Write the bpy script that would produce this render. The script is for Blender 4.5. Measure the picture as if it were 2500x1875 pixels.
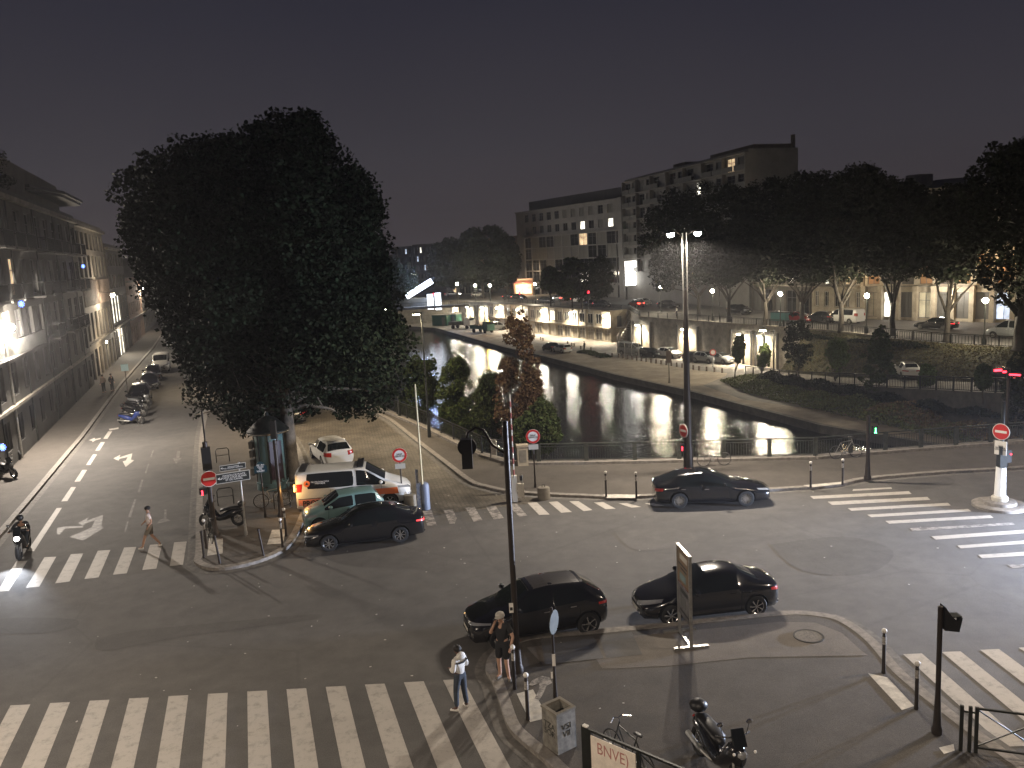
import bpy, bmesh, math, random
import numpy as np
from mathutils import Vector, Matrix
from mathutils.bvhtree import BVHTree
from mathutils.geometry import tessellate_polygon
for o in list(bpy.data.objects): bpy.data.objects.remove(o)
S = bpy.context.scene
COL = S.collection
PI = math.pi
RND = random.Random(7)
NR = np.random.default_rng(11)

# ------------------------------------------------------------------ camera
CH, CF, CP, CR = 11.0, 2022.0, math.radians(8.9), math.radians(2.95)
_fw = np.array([0, math.cos(CP), -math.sin(CP)]); _rt = np.array([1.0, 0, 0]); _up = np.cross(_rt, _fw)
_R = _rt*math.cos(CR) - _up*math.sin(CR); _U = _up*math.cos(CR) + _rt*math.sin(CR)
cam_d = bpy.data.cameras.new('camera'); cam = bpy.data.objects.new('camera', cam_d); COL.objects.link(cam)
cam_d.sensor_width = 36; cam_d.lens = CF/2500*36; cam_d.clip_end = 6000; cam_d.clip_start = .1
cam.matrix_world = Matrix(((_R[0], _U[0], -_fw[0], 0), (_R[1], _U[1], -_fw[1], 0), (_R[2], _U[2], -_fw[2], CH), (0, 0, 0, 1)))
S.camera = cam
def ray(x, y): return _fw + _R*(x-1250)/CF - _U*(y-937.5)/CF
def G(x, y, z=0.0):                      # photo point -> point on the level z
    d = ray(x, y); t = (z-CH)/d[2]; return Vector((0, 0, CH)) + Vector(d)*t
def V(x, y, D):                          # photo point -> point at ground distance y = D
    d = ray(x, y); return Vector((0, 0, CH)) + Vector(d)*(D/d[1])
def ZH(base, px, py):                    # height over base whose photo row is py
    lo, hi = -10.0, 60.0
    for _ in range(40):
        m = (lo+hi)/2; v = np.array([base[0], base[1], m]) - np.array([0, 0, CH])
        yy = 937.5 - CF*(v @ _U)/(v @ _fw)
        if yy > py: lo = m
        else: hi = m
    return m
# ------------------------------------------------------------------ world: night sky over a lit city
W = bpy.data.worlds.new("World"); S.world = W; W.use_nodes = True
nt = W.node_tree; nt.nodes.clear()
tc = nt.nodes.new('ShaderNodeTexCoord'); sx = nt.nodes.new('ShaderNodeSeparateXYZ'); rp = nt.nodes.new('ShaderNodeValToRGB')
bg = nt.nodes.new('ShaderNodeBackground'); wo = nt.nodes.new('ShaderNodeOutputWorld')
nz = nt.nodes.new('ShaderNodeTexNoise'); nz.inputs['Scale'].default_value = 2.2
mx = nt.nodes.new('ShaderNodeMath'); mx.operation = 'MULTIPLY_ADD'; mx.inputs[1].default_value = .10; 
nt.links.new(tc.outputs['Generated'], sx.inputs[0]); nt.links.new(tc.outputs['Generated'], nz.inputs['Vector'])
nt.links.new(nz.outputs['Fac'], mx.inputs[0]); nt.links.new(sx.outputs['Z'], mx.inputs[2])
nt.links.new(mx.outputs[0], rp.inputs[0]); nt.links.new(rp.outputs[0], bg.inputs[0]); nt.links.new(bg.outputs[0], wo.inputs[0])
rp.color_ramp.elements[0].position = 0.0; rp.color_ramp.elements[0].color = (.057, .045, .046, 1)
rp.color_ramp.elements[1].position = .62; rp.color_ramp.elements[1].color = (.013, .013, .023, 1)
for p, c in ((.16, (.042, .038, .046, 1)), (.32, (.026, .025, .036, 1))):
    e = rp.color_ramp.elements.new(p); e.color = c
bg.inputs[1].default_value = 1.0
S.view_settings.view_transform = 'Standard'; S.view_settings.look = 'None'; S.view_settings.exposure = 0.0; S.view_settings.gamma = 1.0
S.render.engine = 'CYCLES'
S.cycles.use_denoising = True
S.cycles.max_bounces = 6; S.cycles.diffuse_bounces = 2; S.cycles.glossy_bounces = 3; S.cycles.transmission_bounces = 3
S.cycles.sample_clamp_indirect = 3.0; S.cycles.caustics_reflective = False; S.cycles.caustics_refractive = False
S.cycles.use_adaptive_sampling = True; S.cycles.adaptive_threshold = .02

# ------------------------------------------------------------------ materials
def mat(name, col, rough=.7, metal=0, var=0.0, vs=3.0, bump=0.0, bs=30.0, coat=0, spec=.5, emit=None, es=0.0, isl=0.0, col2=None, trans=0):
    m = bpy.data.materials.new(name); m.use_nodes = True; n = m.node_tree; b = n.nodes['Principled BSDF']
    c = (*col, 1)
    b.inputs['Base Color'].default_value = c; b.inputs['Roughness'].default_value = rough; b.inputs['Metallic'].default_value = metal
    b.inputs['Specular IOR Level'].default_value = spec
    if coat: b.inputs['Coat Weight'].default_value = coat; b.inputs['Coat Roughness'].default_value = .04
    if emit: b.inputs['Emission Color'].default_value = (*emit, 1); b.inputs['Emission Strength'].default_value = es
    if trans: b.inputs['Transmission Weight'].default_value = trans
    cur = None
    if var or col2:
        t = n.nodes.new('ShaderNodeTexCoord'); q = n.nodes.new('ShaderNodeTexNoise'); q.inputs['Scale'].default_value = vs; q.inputs['Detail'].default_value = 6; q.inputs['Roughness'].default_value = .65
        n.links.new(t.outputs['Object'], q.inputs['Vector'])
        r = n.nodes.new('ShaderNodeValToRGB'); r.color_ramp.elements[0].position = .35; r.color_ramp.elements[1].position = .68
        c2 = col2 or tuple(min(1, k*(1+var)) for k in col); c1 = col if col2 else tuple(k*(1-var) for k in col)
        r.color_ramp.elements[0].color = (*c1, 1); r.color_ramp.elements[1].color = (*c2, 1)
        n.links.new(q.outputs['Fac'], r.inputs[0]); cur = r.outputs[0]
    if isl:
        g = n.nodes.new('ShaderNodeNewGeometry'); h = n.nodes.new('ShaderNodeHueSaturation')
        mr = n.nodes.new('ShaderNodeMapRange'); mr.inputs[3].default_value = 1-isl; mr.inputs[4].default_value = 1+isl
        n.links.new(g.outputs['Random Per Island'], mr.inputs[0]); n.links.new(mr.outputs[0], h.inputs['Value'])
        mh = n.nodes.new('ShaderNodeMapRange'); mh.inputs[3].default_value = .47; mh.inputs[4].default_value = .52
        n.links.new(g.outputs['Random Per Island'], mh.inputs[0]); n.links.new(mh.outputs[0], h.inputs['Hue'])
        if cur: n.links.new(cur, h.inputs['Color'])
        else: h.inputs['Color'].default_value = c
        cur = h.outputs[0]
    if cur: n.links.new(cur, b.inputs['Base Color'])
    if bump:
        t = n.nodes.new('ShaderNodeTexCoord'); q = n.nodes.new('ShaderNodeTexNoise'); q.inputs['Scale'].default_value = bs; q.inputs['Detail'].default_value = 4
        n.links.new(t.outputs['Object'], q.inputs['Vector'])
        u = n.nodes.new('ShaderNodeBump'); u.inputs['Strength'].default_value = bump; u.inputs['Distance'].default_value = .02
        n.links.new(q.outputs['Fac'], u.inputs['Height']); n.links.new(u.outputs[0], b.inputs['Normal'])
    return m
def emi(name, col, s, light=False, tex=0):
    m = mat(name, tuple(min(.8, k*.5) for k in col), .4, emit=col, es=s)
    if tex:
        n = m.node_tree; b = n.nodes['Principled BSDF']; t = n.nodes.new('ShaderNodeTexCoord'); q = n.nodes.new('ShaderNodeTexNoise'); q.inputs['Scale'].default_value = tex
        mr = n.nodes.new('ShaderNodeMapRange'); mr.inputs[1].default_value = .35; mr.inputs[2].default_value = .7; mr.inputs[3].default_value = s*.35; mr.inputs[4].default_value = s*1.2
        n.links.new(t.outputs['Object'], q.inputs['Vector']); n.links.new(q.outputs['Fac'], mr.inputs[0]); n.links.new(mr.outputs[0], b.inputs['Emission Strength'])
    if not light: m.cycles.emission_sampling = 'NONE'
    return m
def asphalt(name, c1, c2, patch, rough=.8):
    m = mat(name, c1, rough, bump=.5, bs=60, spec=.35); n = m.node_tree; b = n.nodes['Principled BSDF']
    t = n.nodes.new('ShaderNodeTexCoord')
    def noise(s, d=6, r=.6, warp=None):
        q = n.nodes.new('ShaderNodeTexNoise'); q.inputs['Scale'].default_value = s; q.inputs['Detail'].default_value = d; q.inputs['Roughness'].default_value = r
        n.links.new(t.outputs['Object'], q.inputs['Vector']); return q
    big = noise(.12, 4); mid = noise(1.3, 8, .7); fine = noise(38, 3, .8)
    r = n.nodes.new('ShaderNodeValToRGB'); r.color_ramp.elements[0].position = .38; r.color_ramp.elements[1].position = .64
    r.color_ramp.elements[0].color = (*c1, 1); r.color_ramp.elements[1].color = (*c2, 1); n.links.new(big.outputs['Fac'], r.inputs[0])
    def mul(a, fac, lo, hi, f0=.3, f1=.7):
        mr = n.nodes.new('ShaderNodeMapRange'); mr.inputs[1].default_value = f0; mr.inputs[2].default_value = f1; mr.inputs[3].default_value = lo; mr.inputs[4].default_value = hi
        n.links.new(fac, mr.inputs[0]); v = n.nodes.new('ShaderNodeVectorMath'); v.operation = 'SCALE'
        n.links.new(a, v.inputs[0]); n.links.new(mr.outputs[0], v.inputs['Scale']); return v.outputs[0]
    c = mul(r.outputs[0], mid.outputs['Fac'], .82, 1.16); c = mul(c, fine.outputs['Fac'], .7, 1.3)
    # repair seams / tar lines: thin cells
    vo = n.nodes.new('ShaderNodeTexVoronoi'); vo.feature = 'DISTANCE_TO_EDGE'; vo.inputs['Scale'].default_value = patch; n.links.new(t.outputs['Object'], vo.inputs['Vector'])
    c = mul(c, vo.outputs['Distance'], .90, 1.0, 0.0, .006)
    n.links.new(c, b.inputs['Base Color'])
    return m
M = {}
M['asphalt'] = asphalt('asphalt', (.098, .093, .087), (.128, .121, .112), .11)
M['sidewalk'] = asphalt('sidewalk asphalt', (.078, .069, .059), (.098, .087, .075), .22)
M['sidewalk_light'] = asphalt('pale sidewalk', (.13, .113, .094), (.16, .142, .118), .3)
M['kerb'] = mat('granite kerb', (.23, .21, .185), .75, var=.3, vs=6, bump=.3)
M['gutter'] = mat('gutter stone', (.15, .14, .125), .8, var=.35, vs=4, bump=.4)
def paint_mat(name, lo, hi, col, worn):
    m = mat(name, col, .65); n = m.node_tree; b = n.nodes['Principled BSDF']; t = n.nodes.new('ShaderNodeTexCoord')
    q = n.nodes.new('ShaderNodeTexNoise'); q.inputs['Scale'].default_value = 3.5; q.inputs['Detail'].default_value = 9; q.inputs['Roughness'].default_value = .75
    n.links.new(t.outputs['Object'], q.inputs['Vector']); r = n.nodes.new('ShaderNodeValToRGB')
    r.color_ramp.elements[0].position = lo; r.color_ramp.elements[1].position = hi
    r.color_ramp.elements[0].color = (*worn, 1); r.color_ramp.elements[1].color = (*col, 1)
    n.links.new(q.outputs['Fac'], r.inputs[0]); n.links.new(r.outputs[0], b.inputs['Base Color']); return m
M['paint'] = paint_mat('road paint', .30, .50, (.46, .43, .385), (.25, .235, .21))
M['paint_worn'] = paint_mat('worn road paint', .44, .56, (.36, .33, .30), (.115, .108, .10))
M['paint_faint'] = paint_mat('faint road paint', .46, .66, (.24, .22, .20), (.115, .108, .10))
M['tactile'] = mat('white tactile tiles', (.55, .52, .46), .6, var=.25, vs=5)
def cobbles(name, c1, c2, sc):
    m = mat(name, c1, .6); n = m.node_tree; b = n.nodes['Principled BSDF']; t = n.nodes.new('ShaderNodeTexCoord')
    br = n.nodes.new('ShaderNodeTexBrick'); br.inputs['Scale'].default_value = sc; br.inputs['Color1'].default_value = (*c1, 1); br.inputs['Color2'].default_value = (*c2, 1)
    br.inputs['Mortar'].default_value = (.035, .03, .025, 1); br.inputs['Mortar Size'].default_value = .02; br.inputs['Brick Width'].default_value = .32; br.inputs['Row Height'].default_value = .22
    mp = n.nodes.new('ShaderNodeMapping'); mp.inputs['Rotation'].default_value = (0, 0, .42)
    q = n.nodes.new('ShaderNodeTexNoise'); q.inputs['Scale'].default_value = .8; q.inputs['Detail'].default_value = 6
    n.links.new(t.outputs['Object'], q.inputs['Vector'])
    mr = n.nodes.new('ShaderNodeMapRange'); mr.inputs[1].default_value = .3; mr.inputs[2].default_value = .7; mr.inputs[3].default_value = .6; mr.inputs[4].default_value = 1.35
    v = n.nodes.new('ShaderNodeVectorMath'); v.operation = 'SCALE'
    n.links.new(t.outputs['Object'], mp.inputs[0]); n.links.new(mp.outputs[0], br.inputs['Vector']); n.links.new(br.outputs[0], v.inputs[0]); n.links.new(q.outputs['Fac'], mr.inputs[0]); n.links.new(mr.outputs[0], v.inputs['Scale'])
    n.links.new(v.outputs[0], b.inputs['Base Color']); u = n.nodes.new('ShaderNodeBump'); u.inputs['Strength'].default_value = .7; u.inputs['Distance'].default_value = .02; u.invert = True
    n.links.new(br.outputs['Fac'], u.inputs['Height']); n.links.new(u.outputs[0], b.inputs['Normal']); return m
M['cobble'] = cobbles('cobblestones', (.095, .082, .062), (.135, .118, .09), 1.35)
M['sand'] = mat('pale quay surface', (.33, .275, .20), .85, var=.25, vs=.5, bump=.3)
M['quayroad'] = mat('quay roadway', (.20, .18, .15), .8, var=.25, vs=.6, bump=.3)
M['stone'] = mat('quay stone', (.20, .18, .145), .8, var=.35, vs=1.2, bump=.6, bs=8)
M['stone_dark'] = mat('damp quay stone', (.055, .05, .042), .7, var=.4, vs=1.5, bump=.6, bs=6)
M['metal_dark'] = mat('dark green painted iron', (.018, .020, .017), .45, metal=.3, var=.3, vs=8)
M['pole'] = mat('dark brown painted mast', (.035, .027, .022), .42, metal=.4, var=.2, vs=4)
M['rail'] = mat('grey green railing paint', (.07, .075, .065), .5, metal=.3, var=.3, vs=5)
M['steel'] = mat('galvanised steel', (.42, .41, .38), .38, metal=.8, var=.2, vs=9)
M['rubber'] = mat('tyre rubber', (.012, .012, .012), .75)
M['blackplastic'] = mat('black plastic', (.012, .012, .013), .45)
M['void'] = mat('dark cavity', (.004, .004, .004), .9)
M['alloy'] = mat('alloy rim', (.55, .54, .52), .25, metal=.9)
M['chrome'] = mat('chrome trim', (.75, .74, .72), .12, metal=1)
M['glass'] = mat('car glass', (.010, .012, .012), .06, spec=.8, coat=.3)
M['hlamp'] = mat('headlamp glass', (.45, .46, .46), .08, metal=.5, coat=1)
M['tlamp'] = mat('tail lamp glass', (.35, .02, .012), .15, coat=1, emit=(1, .05, .03), es=.02)
M['tlamp_on'] = emi('lit tail lamp', (1, .06, .04), 9)
M['hlamp_on'] = emi('lit headlamp', (1, .97, .9), 60)
M['plate'] = mat('number plate', (.6, .58, .5), .5)
M['black_paint'] = mat('black car paint', (.008, .008, .009), .18, coat=1, spec=.6)
M['grey_paint'] = mat('silver car paint', (.30, .31, .31), .3, metal=.5, coat=.8)
M['white_paint'] = mat('white car paint', (.62, .61, .57), .35, coat=.6)
M['teal_paint'] = mat('pale teal car paint', (.13, .22, .215), .32, coat=.7)
M['red_paint'] = mat('dark red car paint', (.16, .012, .012), .25, coat=.8)
M['green_paint'] = mat('dark green paint', (.02, .075, .05), .5)
M['orange'] = mat('orange stripe film', (.75, .16, .03), .4)
M['red'] = mat('traffic sign red', (.55, .025, .02), .4, emit=(.55, .025, .02), es=0)
M['white'] = mat('traffic sign white', (.75, .72, .66), .45)
M['signblack'] = mat('sign dark face', (.012, .014, .012), .45)
M['signgreen'] = mat('enamel blue green plate', (.01, .04, .05), .35)
M['skin'] = mat('skin', (.42, .25, .17), .6)
M['skin_dark'] = mat('dark skin', (.10, .05, .035), .6)
M['hair'] = mat('dark hair', (.012, .009, .007), .7)
M['glassdark'] = mat('dark window glass', (.012, .013, .015), .08, spec=.7)
M['curtain'] = mat('curtained window', (.10, .095, .085), .5)
M['litwarm'] = emi('warm lit window', (1, .72, .42), 1.1, tex=.8)
M['litdim'] = emi('dimly lit window', (.9, .8, .55), .35, tex=.8)
M['litwhite'] = emi('white lit window', (1, .95, .80), 3.2, tex=.6)
M['litblue'] = emi('bluish lit window', (.72, .82, 1), 1.3, tex=1.3)
M['lampglass'] = emi('lamp glass', (1, .94, .78), 150, light=True)
M['lampglow'] = emi('globe lamp glass', (1, .90, .68), 100, light=True)
M['amber'] = emi('amber beacon', (1, .5, .05), 50)
M['frame_w'] = mat('white window frame', (.5, .47, .40), .6)
M['frame_g'] = mat('grey window frame', (.09, .09, .085), .6)

# ------------------------------------------------------------------ mesh builder
class MB:
    def __init__(s): s.v = []; s.f = []; s.m = []
    def quad(s, pts, mi=0):
        k = len(s.v); s.v += [tuple(p) for p in pts]; s.f.append(tuple(range(k, k+len(pts)))); s.m.append(mi); return s
    def box(s, c, d, rz=0, mi=0, rx=0, ry=0):
        k = len(s.v); R = Matrix.Rotation(rz, 3, 'Z') @ Matrix.Rotation(ry, 3, 'Y') @ Matrix.Rotation(rx, 3, 'X')
        for x in (-.5, .5):
            for y in (-.5, .5):
                for z in (-.5, .5): s.v.append(tuple(Vector(c) + R @ Vector((x*d[0], y*d[1], z*d[2]))))
        for f in ((0, 1, 3, 2), (4, 6, 7, 5), (0, 4, 5, 1), (2, 3, 7, 6), (0, 2, 6, 4), (1, 5, 7, 3)): s.f.append(tuple(k+i for i in f)); s.m.append(mi)
        return s
    def bar(s, a, b, w, h=None, mi=0):
        a = Vector(a); b = Vector(b); d = b-a; L = d.length
        if L < 1e-6: return s
        h = h or w; q = d.to_track_quat('X', 'Z'); k = len(s.v); c = (a+b)/2
        for x in (-.5, .5):
            for y in (-.5, .5):
                for z in (-.5, .5): s.v.append(tuple(c + q @ Vector((x*L, y*w, z*h))))
        for f in ((0, 1, 3, 2), (4, 6, 7, 5), (0, 4, 5, 1), (2, 3, 7, 6), (0, 2, 6, 4), (1, 5, 7, 3)): s.f.append(tuple(k+i for i in f)); s.m.append(mi)
        return s
    def tube(s, pts, r, n=8, mi=0, cap=True):
        pts = [Vector(p) for p in pts]; rs = r if isinstance(r, (list, tuple)) else [r]*len(pts); k0 = len(s.v); prev = None
        for i, p in enumerate(pts):
            d = (pts[min(i+1, len(pts)-1)] - pts[max(i-1, 0)]).normalized()
            if prev is None:
                a = Vector((0, 0, 1)) if abs(d.z) < .9 else Vector((1, 0, 0)); u = d.cross(a).normalized()
            else: u = (prev - d*prev.dot(d)).normalized()
            prev = u; w = d.cross(u)
            for j in range(n):
                t = 2*PI*j/n; s.v.append(tuple(p + (u*math.cos(t) + w*math.sin(t))*rs[i]))
        for i in range(len(pts)-1):
            for j in range(n):
                a = k0+i*n+j; b = k0+i*n+(j+1) % n; s.f.append((a, b, b+n, a+n)); s.m.append(mi)
        if cap:
            s.f.append(tuple(k0+j for j in range(n))[::-1]); s.m.append(mi)
            e = k0+(len(pts)-1)*n; s.f.append(tuple(e+j for j in range(n))); s.m.append(mi)
        return s
    def cyl(s, c, r, h, n=16, mi=0, axis='z', r2=None):
        a = {'z': Vector((0, 0, 1)), 'y': Vector((0, 1, 0)), 'x': Vector((1, 0, 0))}[axis] if isinstance(axis, str) else Vector(axis)
        return s.tube([Vector(c), Vector(c)+a*h], [r, r if r2 is None else r2], n, mi)
    def lathe(s, prof, c=(0, 0, 0), n=20, mi=0, axis='z'):
        k0 = len(s.v)
        for (r, z) in prof:
            for j in range(n):
                t = 2*PI*j/n; x, y = r*math.cos(t), r*math.sin(t)
                p = (x, y, z) if axis == 'z' else (x, z, y) if axis == 'y' else (z, x, y)
                s.v.append((p[0]+c[0], p[1]+c[1], p[2]+c[2]))
        for i in range(len(prof)-1):
            for j in range(n):
                a = k0+i*n+j; b = k0+i*n+(j+1) % n; s.f.append((a, b, b+n, a+n)); s.m.append(mi)
        return s
    def ball(s, c, r, n=12, mi=0, sq=(1, 1, 1)):
        k0 = len(s.v); m = max(4, n//2)
        for i in range(m+1):
            ph = PI*i/m
            for j in range(n):
                t = 2*PI*j/n; s.v.append((c[0]+r*sq[0]*math.sin(ph)*math.cos(t), c[1]+r*sq[1]*math.sin(ph)*math.sin(t), c[2]+r*sq[2]*math.cos(ph)))
        for i in range(m):
            for j in range(n):
                a = k0+i*n+j; b = k0+i*n+(j+1) % n; s.f.append((a, b, b+n, a+n)); s.m.append(mi)
        return s
    def prism(s, poly, z0, z1, mi=0, top=None, bottom=True):
        k = len(s.v); n = len(poly)
        s.v += [(p[0], p[1], z0) for p in poly] + [(p[0], p[1], z1) for p in poly]
        for i in range(n): j = (i+1) % n; s.f.append((k+i, k+j, k+n+j, k+n+i)); s.m.append(mi)
        s.f.append(tuple(k+n+i for i in range(n))); s.m.append(mi if top is None else top)
        if bottom: s.f.append(tuple(k+i for i in range(n))[::-1]); s.m.append(mi)
        return s
    def plate(s, poly, y, t, mi=0):          # polygon (x,z) standing in the xz plane, thickness t along y
        k = len(s.v); n = len(poly)
        s.v += [(p[0], y, p[1]) for p in poly] + [(p[0], y+t, p[1]) for p in poly]
        for i in range(n): j = (i+1) % n; s.f.append((k+i, k+j, k+n+j, k+n+i)); s.m.append(mi)
        s.f.append(tuple(k+n+i for i in range(n))); s.m.append(mi); s.f.append(tuple(k+i for i in range(n))[::-1]); s.m.append(mi)
        return s
    def build(s, name, mats, parent=None, smooth=False, fixn=True, loc=None):
        me = bpy.data.meshes.new(name); me.from_pydata(s.v, [], s.f)
        mats = mats if isinstance(mats, (list, tuple)) else [mats]
        for q in mats: me.materials.append(M[q] if isinstance(q, str) else q)
        me.polygons.foreach_set('material_index', s.m)
        if smooth: me.polygons.foreach_set('use_smooth', [True]*len(s.f))
        me.update()
        if fixn and len(s.f) < 60000:
            b = bmesh.new(); b.from_mesh(me); bmesh.ops.recalc_face_normals(b, faces=b.faces); b.to_mesh(me); b.free()
        if smooth == 'auto':
            me.polygons.foreach_set('use_smooth', [True]*len(me.polygons))
            try: me.set_sharp_from_angle(angle=math.radians(35))
            except Exception: pass
        o = bpy.data.objects.new(name, me); COL.objects.link(o)
        if parent: o.parent = parent
        if loc is not None: o.location = loc
        return o
def tag(o, label=None, cat=None, group=None, kind=None):
    if label: o['label'] = label
    if cat: o['category'] = cat
    if group: o['group'] = group
    if kind: o['kind'] = kind
    return o
def empty(name, loc, rz, label, cat, group=None):
    o = bpy.data.objects.new(name, None); COL.objects.link(o); o.location = loc; o.rotation_euler = (0, 0, rz); o.empty_display_size = .2
    return tag(o, label, cat, group)
def dup(o, loc=None, rz=None, label=None, parent=None, group=None):
    c = o.copy(); COL.objects.link(c); c.parent = parent
    if loc is not None: c.location = loc
    if rz is not None: c.rotation_euler = (0, 0, rz)
    if label: c['label'] = label
    if group: c['group'] = group
    for ch in list(KIDS.get(o.name, [])) or list(o.children):
        dup(ch, parent=c)
    return c
KIDS = {}
def struct(name, mb, m, smooth=False): return tag(mb.build(name, m, smooth=smooth), kind='structure')
def bake(o):
    bpy.context.view_layer.update()
    dg = bpy.context.evaluated_depsgraph_get(); me = bpy.data.meshes.new_from_object(o.evaluated_get(dg)); o.modifiers.clear(); o.data = me; return o
LK_ = 1.9
def lamp(name, loc, power, col=(1, .82, .6), r=.12, parent=None, spot=None, dirv=None, blend=.5):
    if name == 'lamp_light' and r <= .155: spot, dirv, blend = 168, (0, 0, -1), .22      # shaded lanterns throw their light down
    power *= LK_
    d = bpy.data.lights.new(name, 'SPOT' if spot else 'POINT'); d.energy = power; d.color = col; d.shadow_soft_size = r
    if spot: d.spot_size = math.radians(spot); d.spot_blend = blend
    o = bpy.data.objects.new(name, d); COL.objects.link(o); o.location = loc
    if dirv is not None: o.rotation_euler = Vector(dirv).to_track_quat('-Z', 'Y').to_euler()
    if parent: o.parent = parent
    return o
def text(name, body, size, m, parent, loc, rot, align='CENTER', ext=.003, sx=1, bold=0):
    c = bpy.data.curves.new(name, 'FONT'); c.body = body; c.size = size; c.align_x = align; c.align_y = 'CENTER'; c.extrude = ext; c.space_line = .85; c.offset = bold
    o = bpy.data.objects.new(name, c); COL.objects.link(o); bake_o = o
    dg = bpy.context.evaluated_depsgraph_get(); me = bpy.data.meshes.new_from_object(o.evaluated_get(dg)); bpy.data.objects.remove(o)
    me.materials.clear(); me.materials.append(M[m] if isinstance(m, str) else m)
    o = bpy.data.objects.new(name, me); COL.objects.link(o); o.parent = parent; o.location = loc; o.rotation_euler = rot; o.scale = (sx, 1, 1)
    return o
def v2(p): return Vector((p[0], p[1], 0))
def PX(l, z=0): return [G(x, y, z) for x, y in l]
def CX(l, k, ox, oy, z=0): return [G(ox+x*k, oy+y*k, z) for x, y in l]   # points read from an enlarged crop
# ------------------------------------------------------------------ ground and canal
def poly_sheet(name, pts, z, m):
    P3 = [Vector((p[0], p[1], z)) for p in pts]; tr = tessellate_polygon([P3]); me = bpy.data.meshes.new(name); fs = []
    for a, c, d in tr:
        if (P3[c]-P3[a]).cross(P3[d]-P3[a]).z < 0: a, c = c, a
        fs.append((a, c, d))
    me.from_pydata([tuple(p) for p in P3], [], fs); me.materials.append(M[m] if isinstance(m, str) else m); me.update()
    o = bpy.data.objects.new(name, me); COL.objects.link(o); return tag(o, kind='structure')
BR = [(-.2, 42.6), (1.2, 42.3), (6.1, 41.6), (15.0, 40.6), (18.7, 41.0), (26.2, 41.7), (36, 42.6), (120, 50)]     # bridge parapet line
NB = [(-.2, 42.6), (-1.6, 44.6), (-5.2, 52.3), (-8.9, 59.4), (-17, 76), (-28, 100), (-45, 140), (-62, 180), (-78, 225)]   # near bank line
JL = [(-60, 215), (-34, 214), (-14.5, 211), (-8.9, 201.3), (-1.0, 192.5), (10.4, 167.5), (21.4, 146.6), (20.8, 132.1), (30.3, 112.9), (37.9, 98.5), (40.2, 90), (43.6, 81.5), (47.5, 75.9), (53, 68), (72, 52), (120, 50.2)]
WZ, LZ = -6.05, -5.3
poly_sheet('road', [(-500, -80), (120, -80)] + BR[::-1] + NB[1:] + [(-500, 225)], 0, M['asphalt'])
poly_sheet('street_ground', [(p[0], p[1]) for p in JL] + [(500, 60), (500, 235), (-60, 235)], 0, M['asphalt'])
poly_sheet('ground', [(-3000, 224.9), (-60, 224.9), (-60, 234.9), (3000, 234.9), (3000, 4000), (-3000, 4000)], -.01, M['asphalt'])
wm = mat('canal water', (.012, .015, .012), .075, spec=1); n = wm.node_tree; b = n.nodes['Principled BSDF']; b.inputs['IOR'].default_value = 1.4
t = n.nodes.new('ShaderNodeTexCoord'); mp = n.nodes.new('ShaderNodeMapping'); mp.inputs['Rotation'].default_value = (0, 0, .35); mp.inputs['Scale'].default_value = (1, 1, 1)
q1 = n.nodes.new('ShaderNodeTexNoise'); q1.inputs['Scale'].default_value = 2.6; q1.inputs['Detail'].default_value = 4; q1.inputs['Roughness'].default_value = .55
u = n.nodes.new('ShaderNodeBump'); u.inputs['Strength'].default_value = 1; u.inputs['Distance'].default_value = .035
n.links.new(t.outputs['Object'], mp.inputs[0]); n.links.new(mp.outputs[0], q1.inputs['Vector']); n.links.new(q1.outputs['Fac'], u.inputs['Height']); n.links.new(u.outputs[0], b.inputs['Normal'])
wt = MB(); wt.quad([(-85, 40, WZ), (120, 40, WZ), (120, 235, WZ), (-85, 235, WZ)]); struct('canal_water', wt, wm)
# lower quay on the far side: water edge QE, inner line = retaining wall
QE = [(-52, 218), (-30, 211), (-17.4, 196), (-1.8, 149), (5.8, 129.5), (13.5, 107.8), (19.6, 93.5), (27, 71.7), (33.5, 61.6), (38, 55), (48, 43)]
qp = QE + [(119, 46)] + [p for p in JL[::-1]]
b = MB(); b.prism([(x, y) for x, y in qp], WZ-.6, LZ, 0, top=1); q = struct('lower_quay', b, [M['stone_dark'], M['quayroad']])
bm = bmesh.new(); bm.from_mesh(q.data); bmesh.ops.triangulate(bm, faces=[f for f in bm.faces if len(f.verts) > 4]); bm.to_mesh(q.data); bm.free()
# pale plaza on the canal side of the bollard row and the quay-edge path
posts_line = [(-10, 186), (2, 156), (8.5, 141), (14.6, 125.8), (16.2, 125.6), (24.4, 107.6), (27.4, 103.9)]
plz = [Vector((x, y)) for x, y in posts_line]
inner = [(22.3, 95.6), (24.1, 85.6), (29.4, 78.1), (31.6, 71.3), (35.7, 64.2), (41, 57), (52, 44)]
edge_in = []
for i, p in enumerate(QE[2:]):
    edge_in.append((p[0]+.5, p[1]))
poly_sheet('quay_plaza', edge_in + inner[::-1] + [(26.5, 101.5)] + posts_line[::-1], LZ+.006, M['sand'])
cp = MB()
for i in range(2, len(QE)-1):
    a = Vector((*QE[i], 0)); c = Vector((*QE[i+1], 0)); d = (c-a).normalized(); nn = Vector((-d.y, d.x, 0))
    if nn.x < 0: nn = -nn
    cp.quad([a+Vector((0, 0, LZ+.012)), c+Vector((0, 0, LZ+.012)), c+nn*.5+Vector((0, 0, LZ+.012)), a+nn*.5+Vector((0, 0, LZ+.012))])
struct('quay_edge_coping', cp, M['stone'])
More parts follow.
